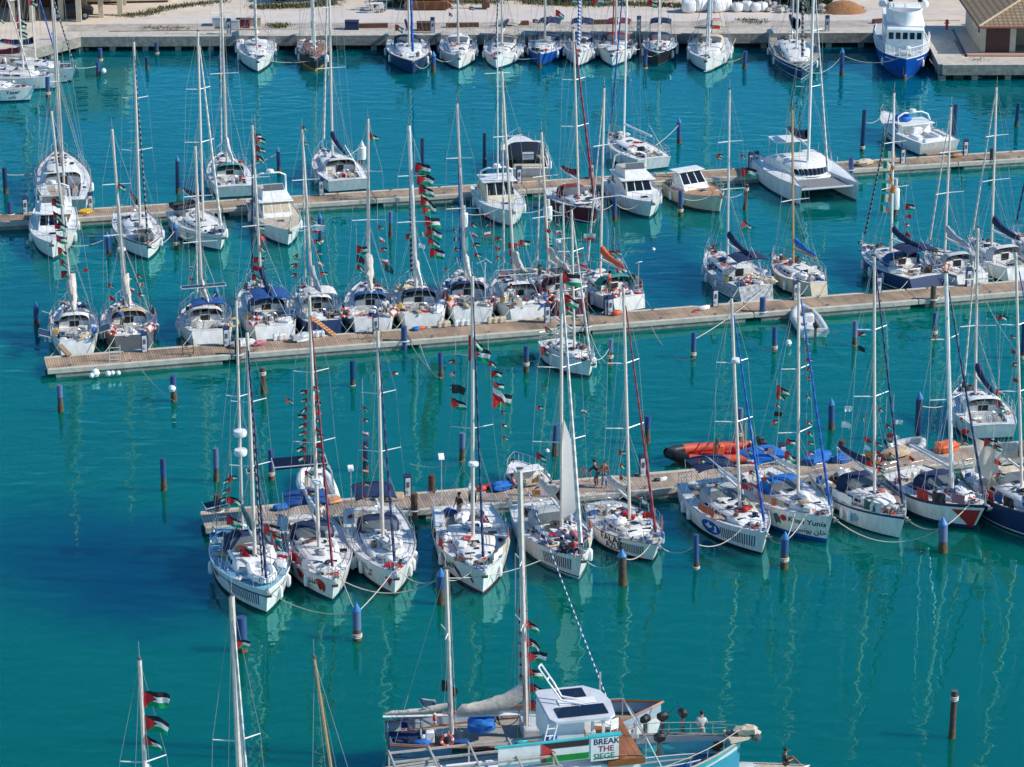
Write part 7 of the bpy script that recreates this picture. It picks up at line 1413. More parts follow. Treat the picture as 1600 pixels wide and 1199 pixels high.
for i, (px, py, d) in enumerate(((143, 587, .35), (149, 583, .6), (169, 584, .38), (176, 583, .32), (185, 583, .32))): float_(px, py, d, ('small white buoy', 'largest white buoy', 'third white buoy', 'fourth white buoy', 'rightmost white buoy')[i]+' hung along the left end of middle pier', z=.35)
float_(269, 607, .5, 'white buoy tied to a pile before the middle pier', z=.9); float_(162, 111, .5, 'white buoy tied to a pile near quay corner', z=.5); float_(1232, 536, .45, 'round white buoy near the rubber dinghy', z=.3); float_(1422, 262, .45, 'white buoy on the edge of the far pier', z=.4); float_(1021, 390, .3, 'tiny white buoy floating below the white motor yacht'); float_(855, 705, .3, 'tiny white buoy beside the black launch')
def ladder(px, i, fr, label, m='alu', flat=False):
    r = empty('ladder', PP(i, px, fr), PA(i), label, 'ladder')
    for s in (-.35, .35): MB().box((s, 0, .5), (.05, .05, 1.15)).build('rail', m, r, smooth=False)
    for k in range(4): MB().tube((-.35, 0, .12+.27*k), (.35, 0, .12+.27*k), .025, n=5).build('rung', m, r)
ladder(180, 2, .25, 'metal ladder standing on the left end of middle pier'); ladder(294, 2, .3, 'rusty ladder on the middle pier below the bimini yacht', 'brown'); 
r = empty('gangplank', PP(2, 521, .9), PA(2)+2.2, 'orange wooden gangplank leading to the navy yacht', 'gangplank'); MB().box((1.0, 0, .45), (2.3, .42, .06), tilt=(0, -.36, 0)).build('board', 'ochre2', r, smooth=False); b = MB(); [b.box((.1+.25*k, 0, .15+.092*k), (.05, .42, .03), tilt=(0, -.36, 0)) for k in range(8)]; b.build('cleats', 'brown', r, smooth=False)
r = empty('gangplank', PP(2, 107, .9), PA(2)+2.0, 'short wooden gangplank behind the leftmost middle yacht', 'gangplank'); MB().box((.5, 0, .3), (1.3, .4, .05), tilt=(0, -.3, 0)).build('board', 'teak', r, smooth=False); MB().box((.5, .2, .33), (1.3, .04, .06), tilt=(0, -.3, 0)).build('edge', 'brown', r, smooth=False)
# ================================================================== mooring ropes
RN = [0]
def rope(a, b_, sag=.6, m='rope', r=.028, label=''):
    a, b_ = Vector(a), Vector(b_); P = []
    for i in range(13): u = i/12; p = a.lerp(b_, u); p.z -= sag*4*u*(1-u); P.append(p)
    o = MB().path(P, r, 4).build('mooring_rope', m); tag(o, label, 'rope'); GEAR.setdefault(label, []).append(o); return o
def rp(key, px, py, frac=1.0, side=0, sag=.5, m='rope', hz=.72, label=None):
    b = BOATS[key]; h = b['h']; t = frac; a = W(key, t*b['L'], side*max(0, h.hb(t)-.05), h.dz(min(t, 1))); q = PILES.get((px, py)); e = (q[0]+Vector((0, 0, q[1]*hz))) if q else G(px, py, .0)
    rope(a, e, sag, m, .028, label or 'mooring rope from %s to a pile' % b['who'])
for a in (('F1', 558, 1000, 1.0, 0, .5), ('F2', 558, 1000, .9, 1, .2), ('F3', 558, 1000, .97, -1, .1), ('F3', 689, 944, .95, 1, .5), ('F4', 689, 944, .93, -1, .4), ('F2', 689, 944, .95, 1, .9), ('F5', 689, 944, .85, -1, .5), ('F5', 973, 914, 1.0, 0, .6), ('F6', 973, 914, .95, -1, .4), ('F6', 1088, 888, 1.0, 0, .5), ('F7', 1088, 888, .85, -1, .5), ('F7', 1225, 888, 1.0, 0, .3), ('F8', 1225, 888, .85, -1, .2), ('F8', 1225, 888, .78, -1, .2), ('F9', 1473, 863, 1.0, 0, .4), ('F10', 1473, 863, .9, -1, .1), ('F8', 1473, 863, 1.0, 0, 1.2),
          ('C1', 57, 509, .9, -1, .6), ('C3', 340, 484, .85, 1, .4), ('B2', 276, 390, 1.0, 0, .5), ('B3', 276, 390, .75, -1, .6), ('B1', 170, 398, .95, 1, .5), ('B4', 501, 378, .97, 1, .4), ('B5', 856, 352, 1, 0, .3), ('B5', 724, 362, .85, -1, .3), ('B6', 960, 345, 1, 0, .3), ('B6', 856, 352, .8, -1, .5), ('B7', 960, 345, .9, -1, .6), ('B8', 1063, 338, .9, -1, .3), ('B8', 1164, 328, 1, 0, .3), ('Q1', 509, 110, .95, 0, .4), ('Q3', 677, 113, .98, 0, .9), ('Q4', 677, 113, .95, 0, .5), ('Q5', 843, 107, .9, 0, .3), ('Q9', 1008, 107, .95, 0, .3), ('Q10', 1163, 107, .9, 1, .5), ('Q11', 1315, 118, 1, 0, 1.0), ('Q12', 1315, 118, .95, -1, .6), ('A6', 1347, 236, .95, 0, .5), ('A3', 565, 256, .4, 1, .3), ('L1', 154, 119, 1, 0, .1), ('A5', 1061, 224, .2, 1, .6), ('A1', 9, 302, .8, -1, .5), ('C15', 1210, 549, .95, -1, .1) if False else ('C13', 1083, 560, .05, -1, .3), ('E4', 1434, 690, .9, -1, .6), ('D1', 953, 571, .9, 1, .4), ('D2', 1335, 541, .1, 1, .3), ('A2', 436, 268, .6, 1, .6), ('A6', 1489, 222, .7, 1, .3)): rp(*a)
for k in ('F1', 'F2', 'F3', 'F4', 'F5', 'F6', 'F7', 'F8', 'F9', 'F10', 'F11'):
    b = BOATS[k]
    for s in (1, -1):
        a = W(k, .2, s*b['h'].hb(0)*.9, b['h'].dz(0)); px = PX(a)[0]; rope(a, PP(3, px+s*14+6, .2, PZ), .12, 'rope', .022, 'stern rope of %s to the nearest pier' % b['who'])
for k in ('C1', 'C2', 'C3', 'C4', 'C5', 'C6', 'C7', 'C8', 'C9', 'C10', 'C11', 'C13', 'C14', 'C15', 'C16', 'C17'):
    b = BOATS[k]
    for s in (1, -1):
        a = W(k, .2, s*b['h'].hb(0)*.9, b['h'].dz(0)); px = PX(a)[0]; rope(a, PP(2, px-s*22, .85, PZ), .15, 'rope', .022, 'stern rope of %s to the middle pier' % b['who'])
for (a, b_, z0, z1, sg, lab) in (((220, 577), (272, 627), .5, 1.6, .2, 'slack rope from middle pier to the pile with white buoy'), ((640, 535), (689, 592), .6, 1.2, .3, 'rope from middle pier to a pile under the flag string'), ((655, 535), (689, 590), .6, 1.3, .7, 'second rope from middle pier to a pile under the flag string'), ((920, 515), (953, 571), .6, 1.2, .5, 'rope from middle pier to a pile right of the small yacht'), ((1017, 510), (1083, 560), .6, 1.0, .9, 'rope from middle pier toward a pile in open water'), ((1268, 487), (1335, 541), .6, 1.2, .3, 'rope from middle pier crossing behind the rubber dinghy'), ((1395, 475), (1460, 529), .6, 1.2, .3, 'rope from middle pier to a pile at right'), ((1140, 500), (1210, 549), .6, 1.0, .5, 'rope from middle pier to a pile left of the dinghy'), ((1540, 470), (1598, 560), .6, 1.2, .3, 'rope from middle pier to the pile at the right edge'), ((1100, 112), (1150, 60), .8, QZ, .8, 'rope from the quay to the cream tent ketch'), ((1485, 100), (1535, 122), QZ, 0, .3, 'rope hanging from the quay head into the water'), ((1452, 92), (1474, 98), 1.6, QZ, .5, 'rope from the blue trawler to the quay head'), ((640, 725), (722, 721), .6, 1.5, .3, 'rope from nearest pier up to a pile')):
    rope(G(*a, z0), G(*b_, z1), sg, 'rope', .03, lab)
# ================================================================== flags
for k, n_, a, b_, n, w, kd, s in (('F2', 'left of the mast of', (481, 608), (478, 722), 9, 11, ('pal',), -1), ('F2', 'right of the mast of', (487, 600), (494, 715), 9, 11, ('pal', 'red'), 1), ('F3', 'left of the mast of', (567, 632), (566, 830), 10, 8, ('pal', 'pal', 'redwhite'), 1), ('F6', 'left of the mast of', (966, 702), (969, 760), 3, 9, ('pal',), 1), ('F4', 'left spreader of', (712, 560), (711, 618), 3, 8, ('pal', 'stripes'), -1), ('F4', 'right spreader of', (763, 560), (776, 612), 3, 15, ('pal', 'pal'), 1),
    ('F8', 'right of the mast of', (1257, 530), (1262, 600), 5, 9, ('pal',), 1), ('F8', 'left of the mast of', (1213, 628), (1204, 668), 3, 10, ('pal', 'black', 'pal'), 1), ('F9', 'right of the mast of', (1368, 690), (1366, 735), 4, 10, ('pal', 'red', 'french'), 1), ('F9', 'left of the mast of', (1350, 680), (1353, 730), 4, 10, ('red', 'white', 'catalan'), 1), ('F8', 'low right of', (1260, 655), (1263, 720), 4, 9, ('pal', 'pal'), 1), ('F5', 'left shroud of', (841, 745), (845, 775), 3, 10, ('catalan', 'redwhite'), -1), ('F1', 'right shroud of', (420, 822), (440, 885), 5, 12, ('redwhite', 'pal', 'pal'), 1),
    ('C1', 'in front of the mast of', (80, 308), (97, 440), 7, 16, ('pal',), 1), ('C4', 'right of the mast of', (399, 213), (400, 252), 3, 13, ('pal',), 1), ('C4', 'low left of', (400, 352), (404, 395), 3, 12, ('pal', 'red'), 1), ('C5', 'right of the mast of', (484, 338), (502, 440), 6, 9, ('pal', 'redwhite', 'pal'), 1), ('C6', 'left of the mast of', (557, 382), (557, 425), 3, 15, ('pal', 'black', 'pal'), 1), ('C7', 'right of the mast of', (648, 252), (674, 402), 9, 21, ('pal',), 1), ('C9', 'left of the mast of', (772, 370), (776, 410), 3, 8, ('pal', 'red'), 1), ('C9', 'right of the mast of', (793, 378), (800, 415), 3, 12, ('red', 'pal'), 1), ('C8', 'left of the mast of', (707, 355), (712, 415), 4, 8, ('pal', 'french'), 1), ('C10', 'left of the mast of', (868, 345), (870, 400), 4, 7, ('pal', 'redwhite', 'white'), 1), ('C10', 'right of the mast of', (878, 395), (885, 455), 4, 9, ('pal', 'red'), 1), ('C2', 'right of the mast of', (213, 425), (216, 470), 3, 8, ('pal', 'french'), 1), ('C2', 'left of the mast of', (168, 440), (172, 480), 2, 9, ('pal', 'red'), 1), ('C3', 'left of the mast of', (296, 414), (294, 450), 2, 6, ('redwhite', 'red'), 1), ('C11', 'right of the mast of', (960, 388), (970, 425), 3, 10, ('pal', 'redwhite'), 1), ('C15', 'left of the mast of', (1382, 232), (1374, 335), 6, 16, ('irish',), 1), ('C15', 'right of the mast of', (1415, 320), (1414, 375), 4, 8, ('pal', 'red'), 1), ('B6', 'left of the mast of', (868, 345), (872, 390), 2, 12, ('pal',), 1) if False else ('B8', 'bow of', (1114, 322), (1119, 358), 3, 6, ('pal',), 1), ('F11', 'left of the mast of', (1552, 690), (1558, 760), 3, 12, ('pal', 'red'), 1), ('E4', 'stern of', (1560, 610), (1556, 660), 3, 10, ('pal',), 1), ('F10', 'left of the mast of', (1395, 655), (1396, 700), 2, 10, ('pal', 'white'), 1), ('A1', 'in front of', (86, 225), (88, 270), 2, 11, ('pal',), 1), ('C11', 'left of the mast of', (908, 395), (910, 430), 3, 9, ('pal', 'red'), -1), ('L2', 'left of the mast of', (24, 22), (30, 60), 3, 13, ('pal',), 1), ('Q3', 'head of', (700, 5), (702, 30), 2, 8, ('pal',), 1)): flag_string(k, a, b_, n, w, kd, n_, side=s)
for k, n_, a, b_, n, w, kd, s in (('C4', 'before the mast of', (396, 400), (392, 440), 3, 12, ('pal', 'red'), 1), ('C5', 'left of', (466, 395), (464, 440), 3, 10, ('pal',), -1), ('C6', 'right stay of', (590, 350), (598, 420), 4, 9, ('pal', 'redwhite'), 1), ('C8', 'right stay of', (735, 345), (742, 410), 4, 10, ('pal', 'redwhite', 'pal'), 1), ('C9', 'forestay of', (765, 330), (768, 375), 3, 9, ('redwhite', 'pal'), -1), ('C10', 'front stay of', (850, 340), (853, 395), 4, 10, ('pal', 'red', 'pal'), 1), ('C11', 'stern stay of', (950, 390), (975, 440), 4, 12, ('pal', 'redwhite'), 1), ('C2', 'fore stay of', (196, 430), (200, 462), 2, 9, ('pal', 'redwhite'), 1), ('F7', 'fore stay of', (1166, 700), (1174, 765), 4, 9, ('pal', 'redwhite'), 1), ('F9', 'fore stay of', (1384, 660), (1390, 720), 4, 9, ('pal', 'red', 'white'), 1), ('F10', 'right shroud of', (1500, 650), (1504, 705), 3, 10, ('pal', 'red'), 1), ('F11', 'fore shroud of', (1578, 520), (1584, 610), 4, 9, ('pal', 'red'), 1), ('F1', 'left shroud of', (362, 745), (356, 790), 3, 12, ('pal',), -1), ('F5', 'fore stay of', (890, 700), (896, 760), 3, 9, ('pal', 'redwhite'), 1), ('F4', 'right stay of', (782, 640), (786, 700), 3, 8, ('pal',), 1), ('D1', 'left stay of', (884, 470), (880, 520), 3, 10, ('pal', 'red'), -1)): flag_string(k, a, b_, n, w, kd, n_, side=s)
flag_string('G1', (821, 965), (829, 1115), 6, 22, ('pal',), 'right of the main mast of', side=1); flag_string('G1', (810, 950), (810, 1068), 7, 11, ('pal', 'stripes'), 'left of the main mast of', side=1)
for f in (('F1', 447, 622, 12, 'pal', 'high beside'), ('F1', 357, 743, 12, 'pal', 'left of the mizzen of'), ('F1', 357, 775, 20, 'pal', 'low at the mizzen of'), ('F1', 354, 805, 24, 'pal', 'stern rail of'), ('F1', 378, 852, 34, 'pal', 'large over the foredeck of'), ('F1', 412, 820, 22, 'pal', 'at the main mast of'), ('F2', 480, 765, 14, 'pal', 'at the awning of'), ('F2', 476, 735, 12, 'pal', 'behind'), ('F4', 732, 523, 26, 'pal', 'upper one on the mast of'), ('F4', 732, 542, 30, 'pal', 'lower one on the mast of'), ('F4', 706, 600, 20, 'black', 'at the left spreader of'), ('F4', 705, 622, 24, 'pal', 'low left of'), ('F4', 770, 604, 26, 'redwhite', 'right of'), ('F4', 770, 618, 28, 'pal', 'low right of'),
          ('F5', 878, 424, 28, 'pal', 'at the mast head of'), ('F5', 880, 460, 24, 'pal', 'below the mast head of'), ('F5', 881, 478, 16, 'pal', 'third down the mast of'), ('F5', 839, 635, 9, 'pal', 'small left of'), ('F5', 908, 640, 8, 'redwhite', 'small right of'), ('F5', 838, 706, 18, 'pal', 'lower left of'), ('F6', 1003, 780, 9, 'white', 'foredeck of'), ('F6', 1004, 800, 14, 'red', 'at the bow of'), ('F6', 998, 775, 7, 'pal', 'small foredeck of'), ('F7', 1117, 755, 10, 'pal', 'left shroud of'), ('F7', 1193, 745, 12, 'pal', 'rail of'), ('F7', 1092, 718, 10, 'pal', 'over the awning of'), ('F7', 1158, 755, 12, 'red', 'right shroud of'),
          ('F8', 1214, 602, 20, 'pal', 'highest left of'), ('F8', 1213, 612, 17, 'pal', 'below the highest left of'), ('F8', 1194, 700, 14, 'stripes', 'awning of'), ('F8', 1229, 685, 14, 'pal', 'mast foot of'), ('F8', 1226, 705, 18, 'pal', 'lower mast foot of'), ('F8', 1259, 616, 8, 'pal', 'high right of'), ('F9', 1320, 635, 12, 'white', 'upper'), ('F9', 1315, 658, 14, 'white', 'lower'), ('F9', 1346, 652, 8, 'irish', 'mast of'), ('F9', 1373, 636, 10, 'pal', 'right shroud of'), ('F9', 1399, 656, 10, 'white', 'far right of'), ('F9', 1360, 713, 14, 'catalan', 'mast foot of'), ('F9', 1371, 730, 12, 'pal', 'low at the mast foot of'), ('F10', 1420, 712, 10, 'red', 'stern of'), ('F11', 1538, 685, 18, 'pal', 'cloth draped part of'), ('F11', 1556, 608, 14, 'pal', 'left shroud of'), ('F11', 1557, 628, 14, 'pal', 'lower left shroud of'), ('F11', 1592, 615, 9, 'pal', 'right shroud of'), ('F11', 1559, 492, 13, 'pal', 'spreader of'),
          ('F7', 1341, 520, 14, 'black', 'x') if False else ('F9', 1341, 518, 12, 'pal', 'left spreader of'), ('F9', 1340, 540, 12, 'black', 'below the left spreader of'), ('D1', 845, 541, 20, 'pal', 'stern rail of'), ('D1', 899, 546, 22, 'pal', 'mast of'), ('D1', 841, 575, 12, 'pal', 'left below'), ('D1', 904, 572, 17, 'pal', 'right below'), ('D1', 852, 510, 12, 'pal', 'stern of'), ('D1', 893, 495, 10, 'pal', 'mast side of'), ('F3', 613, 580, 10, 'pal', 'high right of'),
          ('C2', 180, 285, 16, 'pal', 'high on the mast of'), ('C5', 471, 196, 10, 'pal', 'at the mast head of'), ('C5', 472, 222, 8, 'pal', 'below the mast head of'), ('C5', 492, 350, 14, 'white', 'right shroud of'), ('C6', 576, 208, 15, 'pal', 'at the mast head of'), ('C6', 601, 410, 18, 'dgreen', 'big limp stern'), ('C7', 634, 366, 12, 'pal', 'left shroud of'), ('C7', 656, 362, 10, 'irish', 'inner'), ('C7', 654, 380, 10, 'white', 'lower inner'), ('C8', 695, 418, 7, 'pal', 'bow of'), ('C9', 810, 375, 16, 'pal', 'right shroud of'), ('C9', 776, 370, 8, 'pal', 'left shroud of'), ('C10', 861, 395, 12, 'irish', 'left shroud of'), ('C10', 884, 398, 8, 'pal', 'mizzen of'), ('C11', 912, 365, 17, 'skyred', 'large left of'), ('C11', 905, 408, 12, 'redwhite', 'bow of'), ('C11', 940, 435, 12, 'pal', 'stay of'), ('C14', 1253, 446, 18, 'pal', 'stern of'), ('C15', 1414, 318, 14, 'pal', 'upper right'), ('C17', 1582, 400, 8, 'red', 'stern of'), ('C4', 447, 480, 14, 'pal', 'stern of'), ('C4', 402, 410, 16, 'pal', 'bow of'), ('C1', 130, 420, 7, 'red', 'shroud of'), ('C1', 94, 470, 7, 'redwhite', 'stern of'), ('C3', 362, 508, 8, 'redwhite', 'stern of'), ('C13', 1160, 345, 16, 'pal', 'high right of'), ('C13', 1120, 240, 9, 'pal', 'high left of'), ('C13', 1159, 335, 8, 'redwhite', 'x') if False else ('B6', 869, 347, 17, 'pal', 'bow of'), ('C15', 1385, 290, 10, 'irish', 'inner'), ('B1', 83, 309, 12, 'pal', 'above'), ('A1', 88, 245, 14, 'pal', 'low before'), ('A2', 396, 208, 12, 'pal', 'shroud of'),
          ('Q3', 617, 38, 14, 'pal', 'stern of'), ('Q5', 868, 15, 15, 'pal', 'rigging of'), ('Q5', 832, 30, 8, 'pal', 'stern of'), ('Q3', 733, 10, 8, 'pal', 'shroud of'), ('Q9', 1013, 0, 14, 'pal', 'upper rigging of'), ('Q9', 1046, 3, 8, 'pal', 'right rigging of'), ('Q7', 927, -4, 16, 'pal', 'upper rigging of'), ('Q6', 889, -4, 12, 'pal', 'upper rigging of'), ('L3', 45, 0, 12, 'pal', 'highest by'), ('L3', -4, 25, 12, 'pal', 'left of'), ('L1', 9, 64, 6, 'red', 'stern of'), ('L2', 80, 50, 6, 'redwhite', 'forestay of'), ('B8', 1119, 243, 9, 'pal', 'stern of'), ('B8', 1157, 240, 9, 'pal', 'pier post right of'), ('B8', 1159, 262, 20, 'pal', 'large, right of'), ('A4', 848, 235, 6, 'pal', 'rope of'),
          ('G1', 690, 1062, 26, 'black', 'on the after mast of'), ('G1', 627, 1128, 28, 'stripes', 'stern of'), ('X1', 221, 1080, 38, 'pal', 'upper one flown by'), ('X1', 224, 1116, 38, 'pal', 'lower one flown by'), ('X1', 225, 1148, 28, 'pal', 'small one flown by'), ('X1', 222, 1190, 18, 'white', 'lowest, flown by'), ('X2', 368, 1000, 20, 'pal', 'flown by')):
    k, px, py, w_, kd, wt = f
    dy = 0
    if kd == 'dgreen': KW['dgreen'] = 'dark green flag'
    flag(k, px, py, w_, kd, wt, dy)
# ================================================================== the shore
def house():
    A = G(1535, 84, QZ); Bk = G(1524, 44, QZ); hd = 0.0; D = (Bk-A).length; Wd = 10.0; z = QZ; r = empty('quay_house', A, math.atan2(-(Bk.x-A.x), Bk.y-A.y)*.0, 'low tiled roof house with dark brown front on the quay head', 'house')
    D = Bk.y-A.y; hgt = 2.75
    b = MB(); b.box((.12, D/2, hgt/2), (.24, D, hgt)); b.box((Wd/2, D-.12, hgt/2), (Wd-.5, .24, hgt)); b.box((Wd-.12, D/2, hgt/2), (.24, D, hgt)); b.box((4.9, 3.2, hgt/2), (9.2, .2, hgt)); b.build('wall', 'wallcream', r, smooth=False)
    b = MB(); b.box((1.35, .09, hgt/2), (2.15, .16, hgt-.1)); b.build('cladding', 'cladding', r, smooth=False)
    for x in (2.75, 4.6, 6.6, 8.6): MB().box((x, .12, hgt/2), (.55, .24, hgt)).build('post', 'wallcream', r, smooth=False)
    MB().box((6.5, 1.6, .05), (8.0, 3.0, .1)).build('porch_floor', 'concretepale', r, smooth=False); MB().box((6.6, 3.05, 1.3), (1.0, .06, 2.2)).build('door', 'aqua', r, smooth=False)
    for y in (2.2, 5.0): w = MB().box((-.02, y, 1.75), (.08, 1.0, .8), bev=.01).build('window', 'white', r); MB().box((-.07, y, 1.75), (.03, .8, .6)).build('pane', 'glass', w, smooth=False)
    o = .55; z0, z1 = hgt-.05, hgt+1.7; x0, x1, y0, y1 = -o, Wd+o, -o, D+o; R0, R1 = (x0+(y1-y0)/2*.95, (y0+y1)/2, z1), (x1-(y1-y0)/2*.95, (y0+y1)/2, z1); V = [(x0, y0, z0), (x1, y0, z0), (x1, y1, z0), (x0, y1, z0), R0, R1]
    me = bpy.data.meshes.new('roof'); me.from_pydata(V, [], [(0, 1, 5, 4), (1, 2, 5), (2, 3, 4, 5), (3, 0, 4)]); ul = me.uv_layers.new(name='UVMap')
    for p in me.polygons:
        for li in p.loop_indices:
            v = V[me.loops[li].vertex_index]; ul.data[li].uv = (v[0], v[2]*2.3) if abs(p.normal.y) > abs(p.normal.x) else (v[1], v[2]*2.3)
    me.materials.append(M_('rooftile')); q = bpy.data.objects.new('roof', me); COL.objects.link(q); q.parent = r
    b = MB()
    for a, c in ((V[0], R0), (V[3], R0), (V[1], R1), (V[2], R1), (R0, R1)): b.tube(a, c, .12, n=6)
    b.build('ridge_tiles', 'tan', q); b = MB()
    for a, c in ((V[0], V[1]), (V[1], V[2]), (V[2], V[3]), (V[3], V[0])): b.tube(Vector(a)-Vector((0, 0, .1)), Vector(c)-Vector((0, 0, .1)), .11, n=4)
    b.build('eaves', mat('eaves', (.26, .09, .07), .7), q, smooth=False); b = MB(); b.quad((x0, y0, z0-.12), (x0, y1, z0-.12), (x1, y1, z0-.12), (x1, y0, z0-.12)); b.build('soffit', 'brown', q, smooth=False)
mat('cladding', (.10, .045, .035), .8, var=.2, scale=3, stretch=(1, 1, 8))
house()
def building():
    A = G(-30, 38, QZ); r = empty('pillar_house', A, 0.06, 'cream house raised on square pillars behind the left quay', 'house'); z0 = 2.9
    for i, (x, y) in enumerate(((3.0, .0), (4.9, -.2), (7.6, .8), (9.4, -.3), (11.4, 1.5), (13.2, 2.2), (3.6, 6), (9.4, 6), (13.2, 7))): MB().box((x, y+1, z0/2), (.5, .5, z0)).build('pillar', 'wallcream', r, smooth=False)
    MB().box((6.5, 5.5, z0+.25), (14.6, 10, .5)).build('floor_slab', 'wallcream', r, smooth=False); MB().box((6.5, 6.0, z0+2.1), (14.0, 8.6, 3.2)).build('wall', 'wallcream', r, smooth=False)
    MB().box((4, 7.5, z0/2), (9.5, .3, z0)).build('back_wall', 'brown', r, smooth=False); MB().box((4.0, 1.5, 1.0), (1.3, .1, 2.0)).build('door', 'glass', r, smooth=False)
    for x in (2, 5.5, 9, 12): w = MB().box((x, 1.66, z0+2.1), (1.5, .1, 1.4)).build('window', 'glass', r, smooth=False)
    b = MB()
    for k in range(9): b.box((-1.5+.33*k+.0, -.2, 1.35-.15*k), (.34, 1.7, 2.7-.3*k if 2.7-.3*k > .1 else .1))
    b.build('staircase', 'wallcream', r, smooth=False)
building()
r = empty('retaining_terrace', G(262, 4, QZ), .10, 'raised concrete terrace behind the left quay with grass below it', 'wall'); MB().box((-5.2, 5, .7), (11, 10, 1.0)).build('slab', 'wallcream', r, smooth=False); MB().box((-5.2, 5.4, .1), (10.4, 9.6, .3)).build('plinth', 'concretewet', r, smooth=False)
def car(p, rz, label):
    r = empty('parked_car', p, rz, label, 'car'); prof = [(-2.1, .35), (-2.15, .75), (-2.0, .95), (-1.3, 1.0), (-.7, 1.42), (.6, 1.45), (1.35, 1.0), (2.0, .85), (2.15, .6), (2.1, .35)]; b = MB(); N = 8
    b.grid(lambda u, v: (lambda i, f: (prof[i][0]*(1-f)+prof[min(i+1, 9)][0]*f, (v-.5)*1.7*(1-.16*max(0, (prof[i][1]*(1-f)+prof[min(i+1, 9)][1]*f)-.95)/.5), prof[i][1]*(1-f)+prof[min(i+1, 9)][1]*f))(min(8, int(u*9)), u*9-min(8, int(u*9))), 18, N); k = len(b.v)
    for s in (1, -1): b.poly([(x, s*.85*(1-.16*max(0, z-.95)/.5), z) for x, z in prof][::s])
    b.build('body', 'black', r, angle=50)
    for s in (1, -1): bb = MB(); bb.poly([(x, s*(.85*(1-.16*max(0, z-.95)/.5)+.01), z) for x, z in ((-1.1, 1.02), (1.15, 1.02), (.55, 1.38), (-.65, 1.36))][::s]); bb.build('window', 'glass', r, smooth=False)
    for x in (-1.35, 1.35):
        for s in (1, -1): w = MB().lathe([(.33, -.1), (.33, .1)], (x, s*.82, .33), 14, R=Matrix.Rotation(pi/2, 3, 'X')).build('tyre', 'black', r); MB().lathe([(.21, -.11), (0, -.12)], (x, s*.82, .33), 12, R=Matrix.Rotation(pi/2*s, 3, 'X')).build('rim', 'alu', w)
    for s in (.55, -.55): MB().box((2.1, s, .68), (.08, .3, .14), bev=.02).build('headlight', 'white', r)
car(G(112, 27, QZ), .1, 'black car parked under the pillar house')
def clump(p, w, d, hgt, n, label, cat='bush', dark=.5, seed=0, name='bush', trunk=False, kind=None):
    rr = random.Random(seed); r = empty(name, p, 0, label, cat); b = MB()
    cen = [(rr.uniform(-w, w)*.4, rr.uniform(-d, d)*.4, rr.uniform(.3, .8)*hgt, rr.uniform(.25, .45)) for _ in range(7)]
    for i in range(n):
        c = rr.choice(cen); th, ph, q = rr.uniform(0, 2*pi), rr.uniform(-1, 1), rr.uniform(.5, 1)**.5; e = sqrt(1-ph*ph); x, y, z = c[0]+cos(th)*e*q*w*c[3], c[1]+sin(th)*e*q*d*c[3], max(.05, c[2]+ph*q*hgt*c[3]); s = rr.uniform(.1, .24)
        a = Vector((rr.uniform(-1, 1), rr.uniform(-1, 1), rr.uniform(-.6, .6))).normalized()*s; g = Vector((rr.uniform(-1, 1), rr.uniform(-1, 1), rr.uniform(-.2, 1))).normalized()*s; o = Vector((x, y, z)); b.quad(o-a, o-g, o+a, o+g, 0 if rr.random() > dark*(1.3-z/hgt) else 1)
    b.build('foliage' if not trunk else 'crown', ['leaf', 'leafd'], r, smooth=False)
    b = MB()
    for c in cen[:5]: b.tube((0, 0, 0), (c[0], c[1], c[2]), .09 if trunk else .04, .02, 5)
    b.build('trunk' if trunk else 'stem', 'bark', r); return r
for i, (px, py, w_, d, h_, n, lab) in enumerate(((440, 3, 3.5, 2, 1.6, 900, 'low bush at the top edge left of the first mast pair'), (500, 0, 4, 2, 1.8, 900, 'bush with dry stalks behind the picnic table'), (560, -3, 3.5, 2.5, 2.2, 1000, 'dense bush left of the picnic table'), (625, 3, 3, 2, 1.6, 800, 'green bush beside the digger'), (905, -1, 5, 3, 2.4, 1300, 'long dark hedge part at the top edge centre'), (955, -3, 5, 3, 2.6, 1300, 'tall dark shrub right of the long hedge'), (1035, -2, 5, 3, 2.2, 1200, 'dark shrub left of the white bulk bags'), (1160, 0, 4, 2, 1.5, 900, 'low shrub right of the white bulk bags'), (1285, 10, 3.0, 2, 1.8, 900, 'shrub among rocks at the top right'), (1262, 17, 2.2, 1.4, .9, 500, 'small bush in front of the rocks'), (1225, 6, 3, 2, 1.4, 800, 'scrubby bush left of the soil heap'), (1590, -6, 6, 4, 3.2, 1300, 'tree clump at the top right corner'), (1500, -8, 6, 4, 3.4, 1300, 'tree clump casting shade on the road'), (1420, -10, 5, 4, 3.0, 1100, 'tree clump behind the blue trawler'), (300, -6, 4, 2, 1.6, 700, 'low bush above the grassy bank'))):
    clump(G(px, py, QZ), w_, d, h_, n, lab, seed=i)
def patch(name, pts, m, z, kind='structure', n=1):
    b = MB(); b.poly([(lambda q: (q.x, q.y, QZ+z))(G(px, py, QZ)) for px, py in pts]); o = b.build(name, m, smooth=False); tag(o, kind=kind); return o
def grass(pts, n, seed, hgt=.25):
    rr = random.Random(seed); b = MB(); P = [G(px, py, QZ) for px, py in pts]
    for i in range(n):
        k = rr.randint(0, len(P)-2); u = rr.random(); p = P[k].lerp(P[k+1], u); x, y = p.x+rr.gauss(0, .5), p.y+rr.gauss(0, .45); h_ = hgt*rr.uniform(.4, 1.4); a = rr.uniform(0, pi); w = .06
        b.v += [(x-cos(a)*w, y-sin(a)*w, QZ-.02), (x+cos(a)*w, y+sin(a)*w, QZ-.02), (x+rr.uniform(-.12, .12), y+rr.uniform(-.12, .12), QZ+h_)]; k = len(b.v); b.f.append((k-3, k-2, k-1)); b.m.append(rr.randint(0, 1))
    return b
b = MB()
